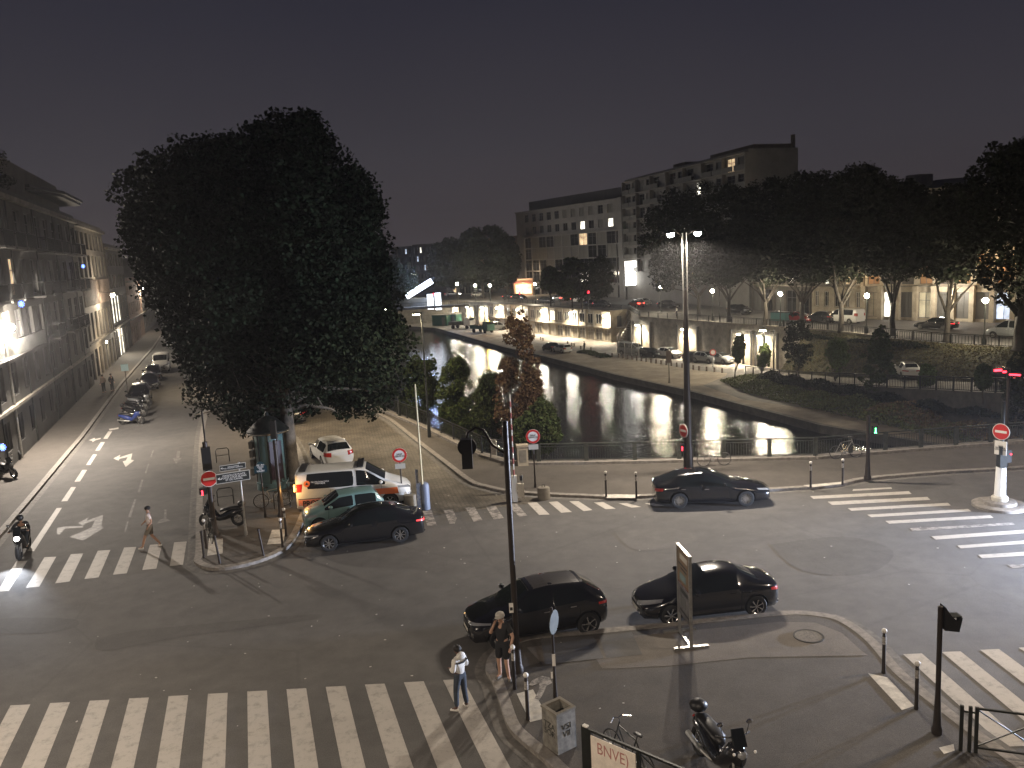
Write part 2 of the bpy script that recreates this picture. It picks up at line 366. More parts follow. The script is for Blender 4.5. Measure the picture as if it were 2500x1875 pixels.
# near lower quay strip under the railings, with the little trees
NQ = [(-85, 232)] + NB[::-1] + [(3.6, 42.2), (1.0, 47), (-1.0, 54), (-4.5, 62), (-13, 79), (-24, 103), (-41, 143), (-58, 183), (-74, 228)]
b = MB(); b.prism(NQ, WZ-.6, LZ, 0, top=1); q = struct('near_lower_quay', b, [M['stone_dark'], M['sand']])
bm = bmesh.new(); bm.from_mesh(q.data); bmesh.ops.triangulate(bm, faces=[f for f in bm.faces if len(f.verts) > 4]); bm.to_mesh(q.data); bm.free()
# retaining walls
def wall_ribbon(name, line, z0, z1, th, m, label, side=1, cap=True, capm='stone'):
    root = tag(empty(name, (line[0][0], line[0][1], z0), 0, label, 'wall'))
    o = Vector((line[0][0], line[0][1], z0)); b = MB(); c = MB()
    for i in range(len(line)-1):
        a = Vector((*line[i], 0)); e = Vector((*line[i+1], 0)); d = (e-a).normalized(); nn = Vector((-d.y, d.x, 0))*side
        p = [a, e, e+nn*th, a+nn*th]
        b.prism([(q.x-o.x, q.y-o.y) for q in p], 0, z1-z0)
        p = [a-nn*.08, e-nn*.08, e+nn*(th+.05), a+nn*(th+.05)]
        c.prism([(q.x-o.x, q.y-o.y) for q in p], z1-z0+.002, z1-z0+.2)
    b.build('wall_face', m, root)
    if cap: c.build('coping', capm, root)
    return root
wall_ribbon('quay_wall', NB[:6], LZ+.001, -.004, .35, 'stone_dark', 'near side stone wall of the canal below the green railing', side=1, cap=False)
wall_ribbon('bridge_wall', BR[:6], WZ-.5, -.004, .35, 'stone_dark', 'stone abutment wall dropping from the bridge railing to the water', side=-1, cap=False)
JW = JL[1:11]
wall_ribbon('retaining_wall', JW, LZ+.001, -.02, .5, 'stone', 'long stone retaining wall between the lower quay and the upper street', side=1)
# sloping bank and ramp on the right
RF = [Vector((28.9, 101.2, LZ+.03)), Vector((31.1, 88.6, -4.3)), Vector((35.5, 73.8, -2.8)), Vector((37.2, 66.0, -1.9)), Vector((38.6, 58.5, -1.0)), Vector((44, 50, -.1))]
RB = [Vector((33.6, 102.5, LZ+.03)), Vector((36.0, 90.6, -4.3)), Vector((40.0, 76.6, -2.8)), Vector((42.2, 68.8, -1.9)), Vector((43.8, 61.5, -1.0)), Vector((50, 52, -.1))]
JS = [Vector((36.6, 100.6, 0)), Vector((40.1, 90.2, 0)), Vector((43.5, 81.6, 0)), Vector((47.4, 76.0, 0)), Vector((52.5, 68.4, 0)), Vector((71, 52.4, 0))]
b = MB()
for i in range(5): b.quad([RF[i], RF[i+1], RB[i+1], RB[i]])
struct('ramp_road', b, M['quayroad'])
b = MB()
for i in range(5):
    a, c = RF[i], RF[i+1]; b.quad([a, c, Vector((c.x, c.y, LZ-.1)), Vector((a.x, a.y, LZ-.1))])
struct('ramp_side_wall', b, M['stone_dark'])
M['grass'] = mat('dry rough grass', (.028, .034, .014), .9, col2=(.075, .062, .03), vs=1.2, bump=.8, bs=25)
b = MB()
for i in range(5):
    for k in range(6):
        def lp(j, t):
            p = RB[j].lerp(JS[j], t); p = p.copy(); p.z += .5*math.sin(t*PI)*.6 + .02; return p
        b.quad([lp(i, k/6), lp(i+1, k/6), lp(i+1, (k+1)/6), lp(i, (k+1)/6)])
b.quad([(119, 50, -.03), (119, 46, -.03), (50, 46, -.03), (50, 52, -.03), (71, 52.4, -.03)])
struct('grass_bank', b, M['grass'])

# ------------------------------------------------------------------ roads, pavements, kerbs, markings near the camera
def kerb_line(name, line, width=.28, z=.125, side=1, gut=.0):
    b = MB()
    L = [Vector((p[0], p[1], 0)) for p in line]
    offs = []
    for i, p in enumerate(L):
        a = L[max(0, i-1)]; c = L[min(len(L)-1, i+1)]; d = (c-a).normalized(); offs.append(Vector((-d.y, d.x, 0))*side)
    for i in range(len(L)-1):
        a, c = L[i], L[i+1]; ai, ci = a+offs[i]*width, c+offs[i+1]*width
        zz = Vector((0, 0, z)); b.quad([a+zz, c+zz, ci+zz, ai+zz]); b.quad([a, c, c+zz, a+zz]); zl = Vector((0, 0, z-.02)); b.quad([ai+zz, ci+zz, ci+zl, ai+zl])
    o = struct(name, b, M['kerb'])
    g = MB()
    for i in range(len(L)-1):
        z4 = Vector((0, 0, .009)); g.quad([L[i]+z4, L[i+1]+z4, L[i+1]-offs[i+1]*.3+z4, L[i]-offs[i]*.3+z4])
    struct(name.replace('kerb', 'gutter'), g, M['gutter'])
    return o
def smooth_line(pts, n=6):
    P = [Vector((p[0], p[1], 0)) for p in pts]; out = []
    for i in range(len(P)-1):
        p0 = P[max(0, i-1)]; p1 = P[i]; p2 = P[i+1]; p3 = P[min(len(P)-1, i+2)]
        for k in range(n):
            t = k/n; out.append(.5*((2*p1) + (p2-p0)*t + (2*p0-5*p1+4*p2-p3)*t*t + (3*p1-p0-3*p2+p3)*t**3))
    out.append(P[-1]); return out
# left pavement
dS = Vector((-.335, .942, 0))
LK = [(-19.5, 26), (-22.4, 34.4), (-24.6, 41.0), (-28.5, 52.5), (-29.8, 56.4), (-39.5, 83.5), (-52.5, 121.9), (-68.1, 165.7), (-88, 222)]
LWn = [(-19, 16), (-31.9, 54.1), (-42.6, 83.8), (-51.0, 107.0), (-90, 218)]
poly_sheet('left_pavement', [(-16.5, 17)] + LK + [(-110, 222), (-60, 70), (-30, 10)], .12, M['sidewalk'])
kerb_line('left_kerb', [(-16.5, 17)] + LK, side=1)
# left island
def ext(p, d, L): return (p[0]+d[0]*L, p[1]+d[1]*L)
I_l = [(-78, 222), (-50, 141), (-23.2, 61.0), (-20.7, 53.4), (-15.0, 37.4), (-12.75, 31.2), (-12.4, 30.1), (-11.6, 29.35), (-10.7, 29.3), (-9.8, 29.9), (-9.2, 30.9), (-9.1, 32.2), (-9.3, 34.6), (-9.9, 38.0), (-12.5, 47.4), (-18, 61), (-30, 88), (-50, 133), (-88, 222)]
I_l[0] = (-84, 222)
isl = smooth_line(I_l[2:], 5)
I2 = [Vector((-30, 80, 0))] + isl
left_isl = [Vector((-62, 170, 0)), Vector((-37, 101, 0))] + smooth_line([(-23.2, 61.0), (-20.7, 53.4), (-15.0, 37.4), (-12.75, 31.2), (-12.4, 30.1), (-11.6, 29.35), (-10.7, 29.3), (-9.8, 29.9), (-9.2, 30.9), (-9.1, 32.2), (-9.3, 34.6), (-9.9, 38.0), (-12.5, 47.4), (-16.5, 58), (-22, 71)], 4) + [Vector((-36, 100, 0)), Vector((-61, 169, 0))]
poly_sheet('island_pavement', left_isl, .12, M['sidewalk'])
kerb_line('island_kerb', left_isl, side=1)
# cobbled quay street
NK = [(-40, 128), (-23, 90), (-15, 70), (-8.6, 56.3), (-5.7, 48.3), (-3.8, 43.2), (-2.4, 39.5), (-1.5, 38.3), (-0.4, 37.3), (1.2, 36.6), (3.0, 36.0), (5.1, 35.5), (11.3, 35.5), (14.2, 35.7), (15.9, 36.4), (19.3, 36.8), (23.3, 36.9), (40, 37.5), (100, 42)]
cob = [(-60, 168), (-35, 100), (-22, 71), (-16.5, 58), (-12.5, 47.4), (-9.9, 38), (-9.3, 35.2), (-4, 34.6), (0.5, 35.6), (1.2, 36.6), (-0.4, 37.3), (-1.5, 38.3), (-2.4, 39.5), (-3.8, 43.2), (-5.7, 48.3), (-8.6, 56.3), (-15, 70), (-23, 90), (-40, 128), (-57, 168)]
poly_sheet('cobbled_quay_street', cob, .004, M['cobble'])
bankp = [(p[0], p[1]) for p in smooth_line(NK[3:], 4)]
near_b = [Vector((-56, 168, 0)), Vector((-40, 128, 0)), Vector((-23, 90, 0)), Vector((-15, 70, 0))] + smooth_line(NK[3:], 4)
poly_sheet('bank_pavement', near_b + [(100, 48)] + BR[::-1][1:] + NB[1:7] + [(-60, 176)], .12, M['sidewalk'])
kerb_line('bank_kerb', near_b, side=-1 if False else 1)
cpb = MB()
for line, sd in ((BR[:7], -1), (NB[:6], 1)):
    for i in range(len(line)-1):
        a = Vector((*line[i], 0)); c = Vector((*line[i+1], 0)); d = (c-a).normalized(); nn = Vector((-d.y, d.x, 0))*sd
        cpb.prism([(q.x, q.y) for q in (a, c, c+nn*.5, a+nn*.5)], .05, .26)
tag(cpb.build('parapet_kerb', M['kerb']), kind='structure')
# foreground island
FI = smooth_line([(1.6, 14.2), (0.3, 16.5), (-.2, 17.3), (-.5, 17.9), (-.7, 18.9), (-.9, 20.0), (-1.1, 20.7), (-1.0, 21.4), (-.7, 21.95), (-.1, 22.4), (0.6, 22.55), (2.6, 22.7), (4.5, 22.9), (7.4, 23.2), (8.1, 23.2), (8.6, 23.05), (9.1, 22.75), (9.35, 22.3), (9.5, 21.6), (9.55, 20.9), (9.5, 19.7), (9.55, 18.9), (9.8, 17.2), (10.1, 15.8), (10.6, 13.5)], 4)
poly_sheet('corner_pavement', FI + [(12, 2), (3, 2)], .12, M['sidewalk'])
kerb_line('corner_kerb', FI, side=-1)
pl = CX([(640, 790), (1587, 705), (1700, 695), (1700, 920), (1220, 965), (1190, 930), (810, 930)], .3466, 1050, 1300, .126)
pl2 = [G(x, y, .126) for x, y in [(1285, 1580), (1500, 1556), (1700, 1538), (1905, 1518), (1990, 1520), (2055, 1545), (2105, 1590), (2120, 1600), (2000, 1602), (1830, 1605), (1640, 1625), (1500, 1632), (1470, 1632), (1455, 1608), (1325, 1622)]]
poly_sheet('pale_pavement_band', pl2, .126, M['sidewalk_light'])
poly_sheet('dark_asphalt_patch', CX([(780, 745), (1150, 730), (1225, 885), (810, 930)], .3466, 1050, 1300, .131), .131, M['asphalt'])
poly_sheet('dark_asphalt_patch.001', CX([(1190, 725), (1420, 700), (1495, 860), (1240, 885)], .3466, 1050, 1300, .131), .131, M['asphalt'])
# markings
def marking(name, quads, m, z=.006):
    b = MB()
    for q in quads: b.quad([(p[0], p[1], z) for p in q])
    o = struct(name, b, m); return o
d1 = Vector((.30, -.954, 0)); q = []
for i in range(17):
    x = -2.22 - 1.03*i; y0 = 20.4 - .015*i; a = Vector((x, y0, 0)); w = Vector((.52, 0, 0)); L = 5.0
    q.append([a, a+w, a+w+d1*L, a+d1*L])
marking('zebra_crossing', q, M['paint'])
k, ox, oy = .3618, 0, 850
z2 = [[(110, 1440), (185, 1435), (60, 1640), (-20, 1645)], [(300, 1412), (380, 1408), (265, 1610), (175, 1618)], [(478, 1392), (562, 1386), (470, 1575), (372, 1588)], [(660, 1368), (745, 1362), (665, 1548), (570, 1558)], [(838, 1346), (920, 1342), (855, 1520), (762, 1530)], [(1012, 1328), (1095, 1322), (1055, 1488), (960, 1498)], [(1175, 1312), (1260, 1305), (1235, 1462), (1145, 1472)]]
marking('zebra_crossing', [CX(l, k, ox, oy) for l in z2], M['paint'])
k3 = .27125
z3a = [[(300, 1100), (380, 1095), (430, 1225), (345, 1235)], [(490, 1090), (570, 1085), (610, 1160), (590, 1215), (545, 1215)], [(685, 1070), (770, 1065), (840, 1180), (760, 1195)], [(870, 1060), (960, 1055), (1035, 1165), (940, 1175)], [(1065, 1040), (1150, 1035), (1245, 1140), (1170, 1150)]]
z3b = [[(1245, 1025), (1330, 1020), (1445, 1130), (1350, 1135)], [(1435, 1018), (1515, 1012), (1645, 1108), (1550, 1115)], [(1620, 1010), (1705, 1010), (1830, 1090), (1750, 1100)], [(1840, 1020), (1925, 1018), (2040, 1078), (1950, 1083)], [(2065, 1030), (2140, 1028), (2270, 1062), (2180, 1068)], [(2300, 1030), (2370, 1028), (2480, 1050), (2400, 1056)]]
marking('worn_zebra_crossing', [CX(l, k3, 950, 950) for l in z3a], M['paint_worn'], .010)
marking('zebra_crossing', [CX(l, k3, 950, 950) for l in z3b], M['paint'], .010)
k4 = .45208
z4 = [[(1290, 430), (1495, 420), (1500, 428), (1285, 440)], [(1057, 468), (1590, 441), (1605, 456), (1075, 483)], [(1152, 498), (1690, 472), (1707, 488), (1175, 516)], [(1260, 533), (1800, 504), (1817, 518), (1280, 547)], [(1365, 568), (1910, 537), (1928, 550), (1388, 582)], [(1463, 602), (2030, 571), (2048, 585), (1485, 617)], [(1712, 685), (2212, 650), (2240, 666), (1735, 703)], [(1852, 735), (2232, 706), (2260, 722), (1870, 750)], [(1965, 785), (2252, 766), (2300, 784), (1985, 804)]]
z4w = [[(1595, 641), (1780, 633), (2150, 610), (2165, 622), (1610, 656)], [(2120, 838), (2212, 834), (2300, 850), (2150, 856)]]
marking('zebra_crossing', [CX(l, k4, 1500, 1000) for l in z4], M['paint'])
marking('worn_zebra_crossing', [CX(l, k4, 1500, 1000) for l in z4w], M['paint_worn'])
a = CX([(890, 690), (1050, 683), (1765, 1340), (1615, 1352)], .2863, 1950, 1400); q = []
dv = (a[3]-a[0]).normalized(); wv = a[1]-a[0]
for i in range(8):
    o_ = a[0] + Vector((1.03, .01, 0))*i; q.append([o_, o_+wv, o_+wv+dv*4.2, o_+dv*4.2])
marking('zebra_crossing', q, M['paint'])
dd = [[(730, 562), (757, 562), (725, 612), (697, 612)], [(680, 635), (708, 635), (672, 690), (643, 692)], [(628, 717), (655, 717), (610, 788), (580, 790)], [(555, 822), (588, 822), (540, 900), (502, 903)], [(480, 938), (513, 938), (455, 1032), (413, 1035)], [(382, 1080), (418, 1078), (230, 1370), (185, 1370)], [(1040, 130), (1046, 130), (815, 480), (805, 480)], [(735, 545), (800, 535), (800, 545), (740, 556)]]
marking('lane_line', [CX(l, k, ox, oy) for l in dd], M['paint'])
dn = [[(1030, 688), (1040, 688), (1024, 735), (1012, 735)], [(998, 780), (1008, 780), (988, 845), (976, 845)], [(955, 888), (968, 888), (945, 972), (928, 972)], [(908, 1020), (920, 1020), (884, 1140), (864, 1140)], [(858, 1170), (868, 1170), (850, 1240), (838, 1240)]]
marking('faint_lane_line', [CX(l, k, ox, oy) for l in dn], M['paint_faint'])
ar = [[(765, 745), (812, 720), (806, 738), (893, 710), (884, 752), (905, 758), (848, 802), (828, 765), (850, 758), (862, 735), (806, 748), (800, 760)], [(598, 622), (640, 605), (640, 614), (680, 606), (678, 614), (645, 622), (625, 635), (622, 625)]]
marking('turn_arrow', [CX(l, k, ox, oy) for l in ar], M['paint'])
ar2 = [[(1195, 695), (1216, 695), (1210, 740), (1227, 742), (1188, 782), (1165, 742), (1188, 740)], [(528, 1180), (600, 1140), (585, 1165), (697, 1125), (685, 1200), (700, 1215), (560, 1300), (470, 1275), (620, 1210), (640, 1165), (575, 1185), (560, 1200)], [(385, 1215), (430, 1205), (560, 1200), (560, 1212), (440, 1218), (400, 1260), (385, 1255)], [(1110, 1090), (1125, 1090), (1122, 1150), (1150, 1165), (1060, 1185), (1075, 1160), (1105, 1150)]]
marking('worn_turn_arrow', [CX(l, k, ox, oy) for l in ar2], M['paint_faint'])
tp = [CX([(200, 1210), (313, 1207), (310, 1330), (185, 1350)], .3014, 450, 950, .128), CX([(710, 1140), (820, 1135), (800, 1250), (670, 1258)], .3014, 450, 950, .128),
      CX([(2010, 945), (2212, 950), (2240, 980), (2030, 978)], k3, 950, 950, .128), CX([(1020, 408), (1225, 390), (1228, 402), (1060, 420)], k4, 1500, 1000, .128),
      CX([(-60, 458), (145, 459), (108, 477), (-40, 477)], k4, 1500, 1000, .129), CX([(610, 1135), (725, 1105), (830, 1305), (705, 1335)], .3466, 1050, 1300, .128), CX([(590, 850), (755, 885), (985, 1130), (880, 1165)], .2863, 1950, 1400, .128),
      CX([(1195, 1485), (1320, 1455), (1330, 1510), (1240, 1540)], .2863, 1950, 1400, .128)]
for i, p in enumerate(tp): marking('tactile_paving', [p], M['tactile'], p[0].z)
M['asphalt_old'] = asphalt('old dark asphalt', (.083, .078, .072), (.106, .10, .092), .2); M['asphalt_new'] = asphalt('pale worn asphalt', (.108, .102, .094), (.132, .124, .115), .2)
def blot(nm, pts, m, z): poly_sheet(nm, smooth_line([G(x, y) for x, y in pts]+[G(*pts[0])], 4)[:-1], z, M[m])
blot('asphalt_stain', [(-40, 1515), (60, 1508), (180, 1512), (185, 1530), (120, 1545), (20, 1548), (-40, 1545)], 'asphalt_old', .0045)
blot('asphalt_stain', [(235, 1560), (330, 1540), (560, 1518), (760, 1500), (770, 1512), (600, 1535), (420, 1560), (250, 1590)], 'asphalt_old', .0045)
blot('asphalt_patch', [(1880, 1330), (2060, 1310), (2180, 1345), (2120, 1400), (1960, 1395)], 'asphalt_old', .0045)
blot('asphalt_patch', [(60, 1400), (180, 1395), (330, 1420), (300, 1470), (120, 1465)], 'asphalt_new', .0045)
blot('asphalt_patch', [(1500, 1300), (1640, 1290), (1700, 1320), (1560, 1345)], 'asphalt_new', .0045)
blot('asphalt_patch', [(2150, 1165), (2280, 1158), (2330, 1180), (2200, 1198)], 'asphalt_old', .0045)
# spilled white paint on the pavement
sp = CX([(695, 1075), (720, 1040), (790, 1010), (840, 1020), (860, 1060), (820, 1080), (800, 1130), (770, 1180), (735, 1170), (765, 1110), (770, 1060), (720, 1080)], .3466, 1050, 1300, .130)
marking('white_spill_stain', [sp], M['paint_worn'], .132)
# litter: small pale scraps
lit = MB()
for _ in range(120):
    x = RND.uniform(-14, 16); y = RND.uniform(18, 40); s = RND.uniform(.015, .045); a = RND.uniform(0, PI)
    z = .008 if not (0 < x < 9 and y < 23) else .138
    lit.box((x, y, z+.004), (s*1.6, s, .006), a)
tag(lit.build('paper_litter', mat('scraps', (.5, .48, .44), .8)), kind='stuff')
c = G(1974, 1554, .12)
mh = empty('manhole_cover', c + Vector((0, 0, .008)), .2, 'round cast iron manhole cover set in the corner pavement', 'manhole cover')
b = MB(); b.lathe([(0, .004), (.36, .004), (.36, .012), (.34, .014), (0, .014)], n=28); b.build('plate', mat('cast iron', (.095, .082, .068), .6, metal=.4, var=.4, vs=14, bump=.6), mh)
b = MB(); b.lathe([(.36, .003), (.41, .003), (.41, .016), (.36, .016), (.36, .003)], n=28); b.build('rim', mat('cast rim', (.02, .018, .015), .6, metal=.4), mh)
for nm, (px, py), r in (('drain_grate', (472, 1310), .3),):
    g = G(px, py, .0); b = MB()
    for i in range(6): b.box((g.x+.07*i, g.y, .012), (.035, .5, .012))
    tag(b.build(nm, M['metal_dark']), 'small slotted drain grate in the gutter by the left island kerb', 'drain')
# ------------------------------------------------------------------ buildings
def building(name, A, B, H, floors, nb, wall, label, depth=12, z0=0.0, win=(.5, .62, .22), frame='frame_g', lit={}, skip=lambda f, k: False, pane='glassdark', rec=.22, cat='building', sill=True, cornice=True, first=0, parapet=.6, mix=.28):
    rw = random.Random(len(label)*7+nb)
    A = Vector((A[0], A[1], 0)); B = Vector((B[0], B[1], 0)); d = B-A; L = d.length; rz = math.atan2(d.y, d.x)
    root = empty(name, (A.x, A.y, z0), rz, label, cat)
    # local: x along, +y = inward (left of direction A->B).  Facade looks to -y.
    hs = floors; zt = [0]
    for h in hs: zt.append(zt[-1]+h)
    H = zt[-1]+parapet; bw = L/nb; b = MB()
    wmesh = {}
    def wobj(w, h, mt):
        key = (round(w, 2), round(h, 2), mt)
        f = MB(); t = .06
        for x in (-w/2+t/2, w/2-t/2): f.box((x, 0, 0), (t, .07, h))
        f.box((0, 0, -h/2+t/2), (w-2*t, .07, t)); f.box((0, 0, h/2-t/2), (w-2*t, .07, t))
        f.box((0, 0, 0), (t*.8, .065, h-2*t)); 
        if h > 1.9: f.box((0, 0, h*.18), (w-2*t, .06, t*.7))
        o = f.build('window', frame, root); p = MB(); p.box((0, .03, 0), (w-.04, .02, h-.04)); p.build('pane', mt, o)
        if sill: s = MB(); s.box((0, -.12, -h/2-.05), (w+.16, .3, .08)); s.build('sill', 'stone', o)
        return o
    for f in range(len(hs)):
        za, zb_ = zt[f], zt[f+1]
        wf, hf, sf = win[f] if isinstance(win, list) else win
        for k in range(nb):
            xa, xb = k*bw, (k+1)*bw
            if f < first or skip(f, k): b.quad([(xa, 0, za), (xb, 0, za), (xb, 0, zb_), (xa, 0, zb_)]); continue
            w = bw*wf; h = hs[f]*hf; cx = (xa+xb)/2; z1 = za+hs[f]*sf; z2 = z1+h; x1, x2 = cx-w/2, cx+w/2
            b.quad([(xa, 0, za), (x1, 0, za), (x1, 0, zb_), (xa, 0, zb_)]); b.quad([(x2, 0, za), (xb, 0, za), (xb, 0, zb_), (x2, 0, zb_)])
            b.quad([(x1, 0, za), (x2, 0, za), (x2, 0, z1), (x1, 0, z1)]); b.quad([(x1, 0, z2), (x2, 0, z2), (x2, 0, zb_), (x1, 0, zb_)])
            for q in ([(x1, 0, z1), (x2, 0, z1), (x2, rec, z1), (x1, rec, z1)], [(x1, 0, z2), (x2, 0, z2), (x2, rec, z2), (x1, rec, z2)], [(x1, 0, z1), (x1, 0, z2), (x1, rec, z2), (x1, rec, z1)], [(x2, 0, z1), (x2, 0, z2), (x2, rec, z2), (x2, rec, z1)]): b.quad(q)
            mt = lit.get((f, k), pane)
            if (f, k) not in lit and pane == 'glassdark' and rw.random() < mix: mt = 'curtain'
            key = (round(w, 2), round(h, 2), mt)
            if key not in wmesh: o = wobj(w, h, mt); wmesh[key] = o
            else: o = dup(wmesh[key], parent=root)
            o.location = (cx, rec-.05, (z1+z2)/2)
    # ends, back, roof
    b.quad([(0, 0, 0), (0, depth, 0), (0, depth, H), (0, 0, H)]); b.quad([(L, 0, 0), (L, depth, 0), (L, depth, H), (L, 0, H)])
    b.quad([(0, depth, 0), (L, depth, 0), (L, depth, H), (0, depth, H)]); b.quad([(0, 0, zt[-1]), (L, 0, zt[-1]), (L, 0, H), (0, 0, H)])
    b.build('wall', wall, root, fixn=False)
    r = MB(); r.box((L/2, depth/2, H-.04), (L-.4, depth-.4, .05)); r.build('roof', M['roofz'], root)
    if cornice:
        c = MB(); c.box((L/2, -.18, zt[-1]), (L, .42, .3)); c.box((L/2, -.1, zt[1]-.05), (L, .24, .18)); c.build('cornice', 'stone', root)
    return root, L, H, zt, bw
M['roofz'] = mat('zinc roof', (.03, .03, .034), .5, metal=.3, var=.3, vs=1)
M['wall_grey'] = mat('grey render wall', (.085, .082, .074), .85, var=.22, vs=.8, bump=.3, bs=10)
M['wall_dark'] = mat('dark brown facade', (.085, .075, .062), .85, var=.25, vs=.7, bump=.3, bs=10)
M['wall_pale'] = mat('pale concrete', (.24, .215, .175), .8, var=.2, vs=.7, bump=.2, bs=12)
M['wall_panel'] = mat('light facade panel', (.16, .152, .142), .7, var=.15, vs=.5)
M['wall_brick'] = mat('reddish render', (.28, .19, .14), .85, var=.25, vs=.7)
M['wall_orange'] = mat('orange cladding', (.30, .16, .07), .7, var=.2, vs=.6)
M['wood'] = mat('weathered timber slats', (.17, .13, .10), .75, var=.35, vs=3)
M['limestone'] = mat('limestone', (.36, .31, .23), .8, var=.25, vs=1, bump=.3, bs=6)
bl1, L1, H1, zt1, bw1 = building('apartment_building', (-19.5, 19), (-42.4, 83.6), 17.6, [3.4, 3.0, 3.3, 3.3, 3.3], 19, 'wall_grey', 'long grey apartment building at the left street edge with roof terrace plants', depth=14,
    win=[(.42, .5, .3), (.5, .68, .16), (.55, .74, .08), (.55, .74, .08), (.55, .74, .08)], mix=.2, lit={(2, 8): 'litwarm', (2, 9): 'litwarm', (3, 10): 'litwarm', (2, 11): 'curtain', (2, 12): 'curtain', (4, 10): 'curtain', (3, 13): 'curtain'}, sill=False)
# balconies
pb_ = None
for f in (2, 3, 4):
    for k in range(2, 19):
        if (k*3+f*5) % 4 == 0 or (f == 2 and 7 <= k <= 12): continue
        if pb_ is None:
            o = MB(); o.box((0, -.42, -.08), (bw1*.8, .84, .14)); pb_ = o.build('balcony', 'wall_grey', bl1)
            o = MB(); o.box((0, -.8, .98), (bw1*.8, .05, .05)); o.box((-bw1*.39, -.4, .98), (.04, .8, .05)); o.box((bw1*.39, -.4, .98), (.04, .8, .05)); [o.box((-bw1*.38+i*bw1*.76/17, -.8, .5), (.025, .025, .95)) for i in range(18)]; o.build('balcony_railing', 'metal_dark', pb_); q = pb_
        else: q = dup(pb_, parent=bl1)
        q.location = ((k+.5)*bw1, 0, zt1[f]+.06)
z = zt1[2]; o = MB(); o.box((bw1*9.8, -.25, z-.05), (bw1*4.6, .5, .06)); o.build('balcony_slab', 'wall_grey', bl1)
o = MB(); o.box((bw1*9.8, -.47, z+1.0), (bw1*4.6, .05, .05))
for i in range(110): o.box((bw1*7.55+i*bw1*4.55/110, -.47, z+.52), (.02, .02, .95))
o.build('balcony_railing', 'metal_dark', bl1)
# attic storey set back, curved canopy roof at the far corner
o = MB(); o.prism([(1.0, .9), (L1-1.5, .9), (L1-1.5, 12), (1.0, 12)], H1-.1, H1+2.7); o.build('attic_storey', 'wall_dark', bl1)
pts = []
o = MB(); pr = [(L1+1.0, -.4), (L1+.3, -1.0), (L1-10, -.9), (L1-17, .6), (L1-17, 10), (L1+.8, 10), (L1+1.1, 4)]
o.prism(pr, H1+1.25, H1+1.5, 0); o.prism([(x-.15, y+.2) for x, y in pr], H1+1.0, H1+1.22, 0); o.build('roof_canopy', M['roofz'], bl1)
for i, x in enumerate((26, 31, 38, 44, 50, 57)):
    o = MB(); o.box((x, 5, H1+2.6), (1.6, 1, 1.6)); [o.cyl((x-.5+j*.33, 5, H1+3.4), .11, .5, 8) for j in range(4)]; o.build('chimney', 'wall_dark', bl1)
o = MB()
for k in range(8): MB().cyl((bw1*(k*2.4+1), -.06, 0.2), .05, zt1[-1]-.4, 8).build('downpipe', 'metal_dark', bl1)
o = o
M['slat'] = M['wood']
bl2, L2, H2, zt2, bw2 = building('slatted_building', (-42.9, 84.4), (-50.6, 106.2), 16, [4.0, 3.6, 3.0, 3.0, 2.6], 7, 'wall_pale', 'pale concrete building with vertical timber slats beyond the long grey block', depth=13,
    win=[(.6, .78, .02), (.5, .8, .06), (.6, .8, .08), (.6, .8, .08), (.6, .7, .1)], lit={(1, 5): 'litwarm', (1, 6): 'curtain', (4, 2): 'curtain'}, sill=False)
o = MB()
for i in range(int(L2/.22)): 
    if 0 < i*.22 < L2: o.box((i*.22, -.14, (zt2[2]+zt2[3])/2+.1), (.07, .12, zt2[3]-zt2[2]-.3)); 
o.build('slat_screen', 'wood', bl2)
bl3, L3, H3, zt3, bw3 = building('shop_building', (-50.9, 107.2), (-57.6, 126.5), 14, [4.2, 4.4, 3.0, 2.8], 6, 'wall_dark', 'dark building with tall bright glazed shop front further up the left street', depth=12,
    win=[(.82, .85, .02), (.86, .8, .1), (.5, .6, .2), (.5, .6, .2)], lit={(0, 1): 'litwhite', (0, 2): 'litwhite', (1, 0): 'litwhite', (1, 1): 'litwhite', (1, 2): 'litwhite', (0, 4): 'curtain'}, sill=False)
bl4, L4, H4, zt4, bw4 = building('brick_building', (-57.9, 127.3), (-66, 150.5), 10, [4.0, 3.2, 2.6], 7, 'wall_brick', 'low reddish brown building at the far end of the left street', depth=12,
    win=[(.5, .7, .05), (.5, .6, .2), (.5, .6, .2)], lit={(0, 5): 'litwarm', (0, 3): 'curtain'}, sill=False)
bl5, *_ = building('corner_building', (-66.4, 151.5), (-90, 219), 12, [4.0, 3.2, 3, 3], 16, 'wall_grey', 'distant grey terrace closing the left street beside the big tree', depth=12, lit={(1, 3): 'litwarm', (0, 8): 'litwarm'}, sill=False)
# right bank ---------------------------------------------------
def onV(px, D, py=700): p = V(px, py, D); return (p.x, p.y)
R1a, R1b = onV(1268, 232), onV(1532, 186)
of, LO, HO, ztO, bwO = building('office_building', R1a, R1b, 24, [3.2, 3.0, 3.0, 3.0, 3.0, 3.4, 3.2], 13, 'wall_panel', 'long office block with dark glass front and two pale window rows on top', depth=16,
    win=[(.9, .86, .02), (.93, .93, .03), (.93, .93, .03), (.93, .93, .03), (.93, .93, .03), (.55, .55, .25), (.55, .62, .18)], frame='frame_g', skip=lambda f, k: k == 0, sill=False, cornice=False,
    lit={(5, 8): 'litwhite', (5, 11): 'litwhite', (4, 8): 'litwarm', (6, 9): 'curtain', (1, 8): 'litwhite', (2, 4): 'curtain', (5, 12): 'curtain'}, parapet=.4)
o = MB(); o.prism([(5, 1.5), (LO-.5, 1.5), (LO-.5, 14), (5, 14)], HO+.02, HO+2.4); o.build('roof_storey', 'roofz', of)
o = MB(); o.box((LO/2+2, -.3, ztO[5]), (LO-4, .6, .4)); o.box((LO/2, -.2, ztO[7]+.2), (LO, .4, .3)); o.build('cornice', 'wall_panel', of)
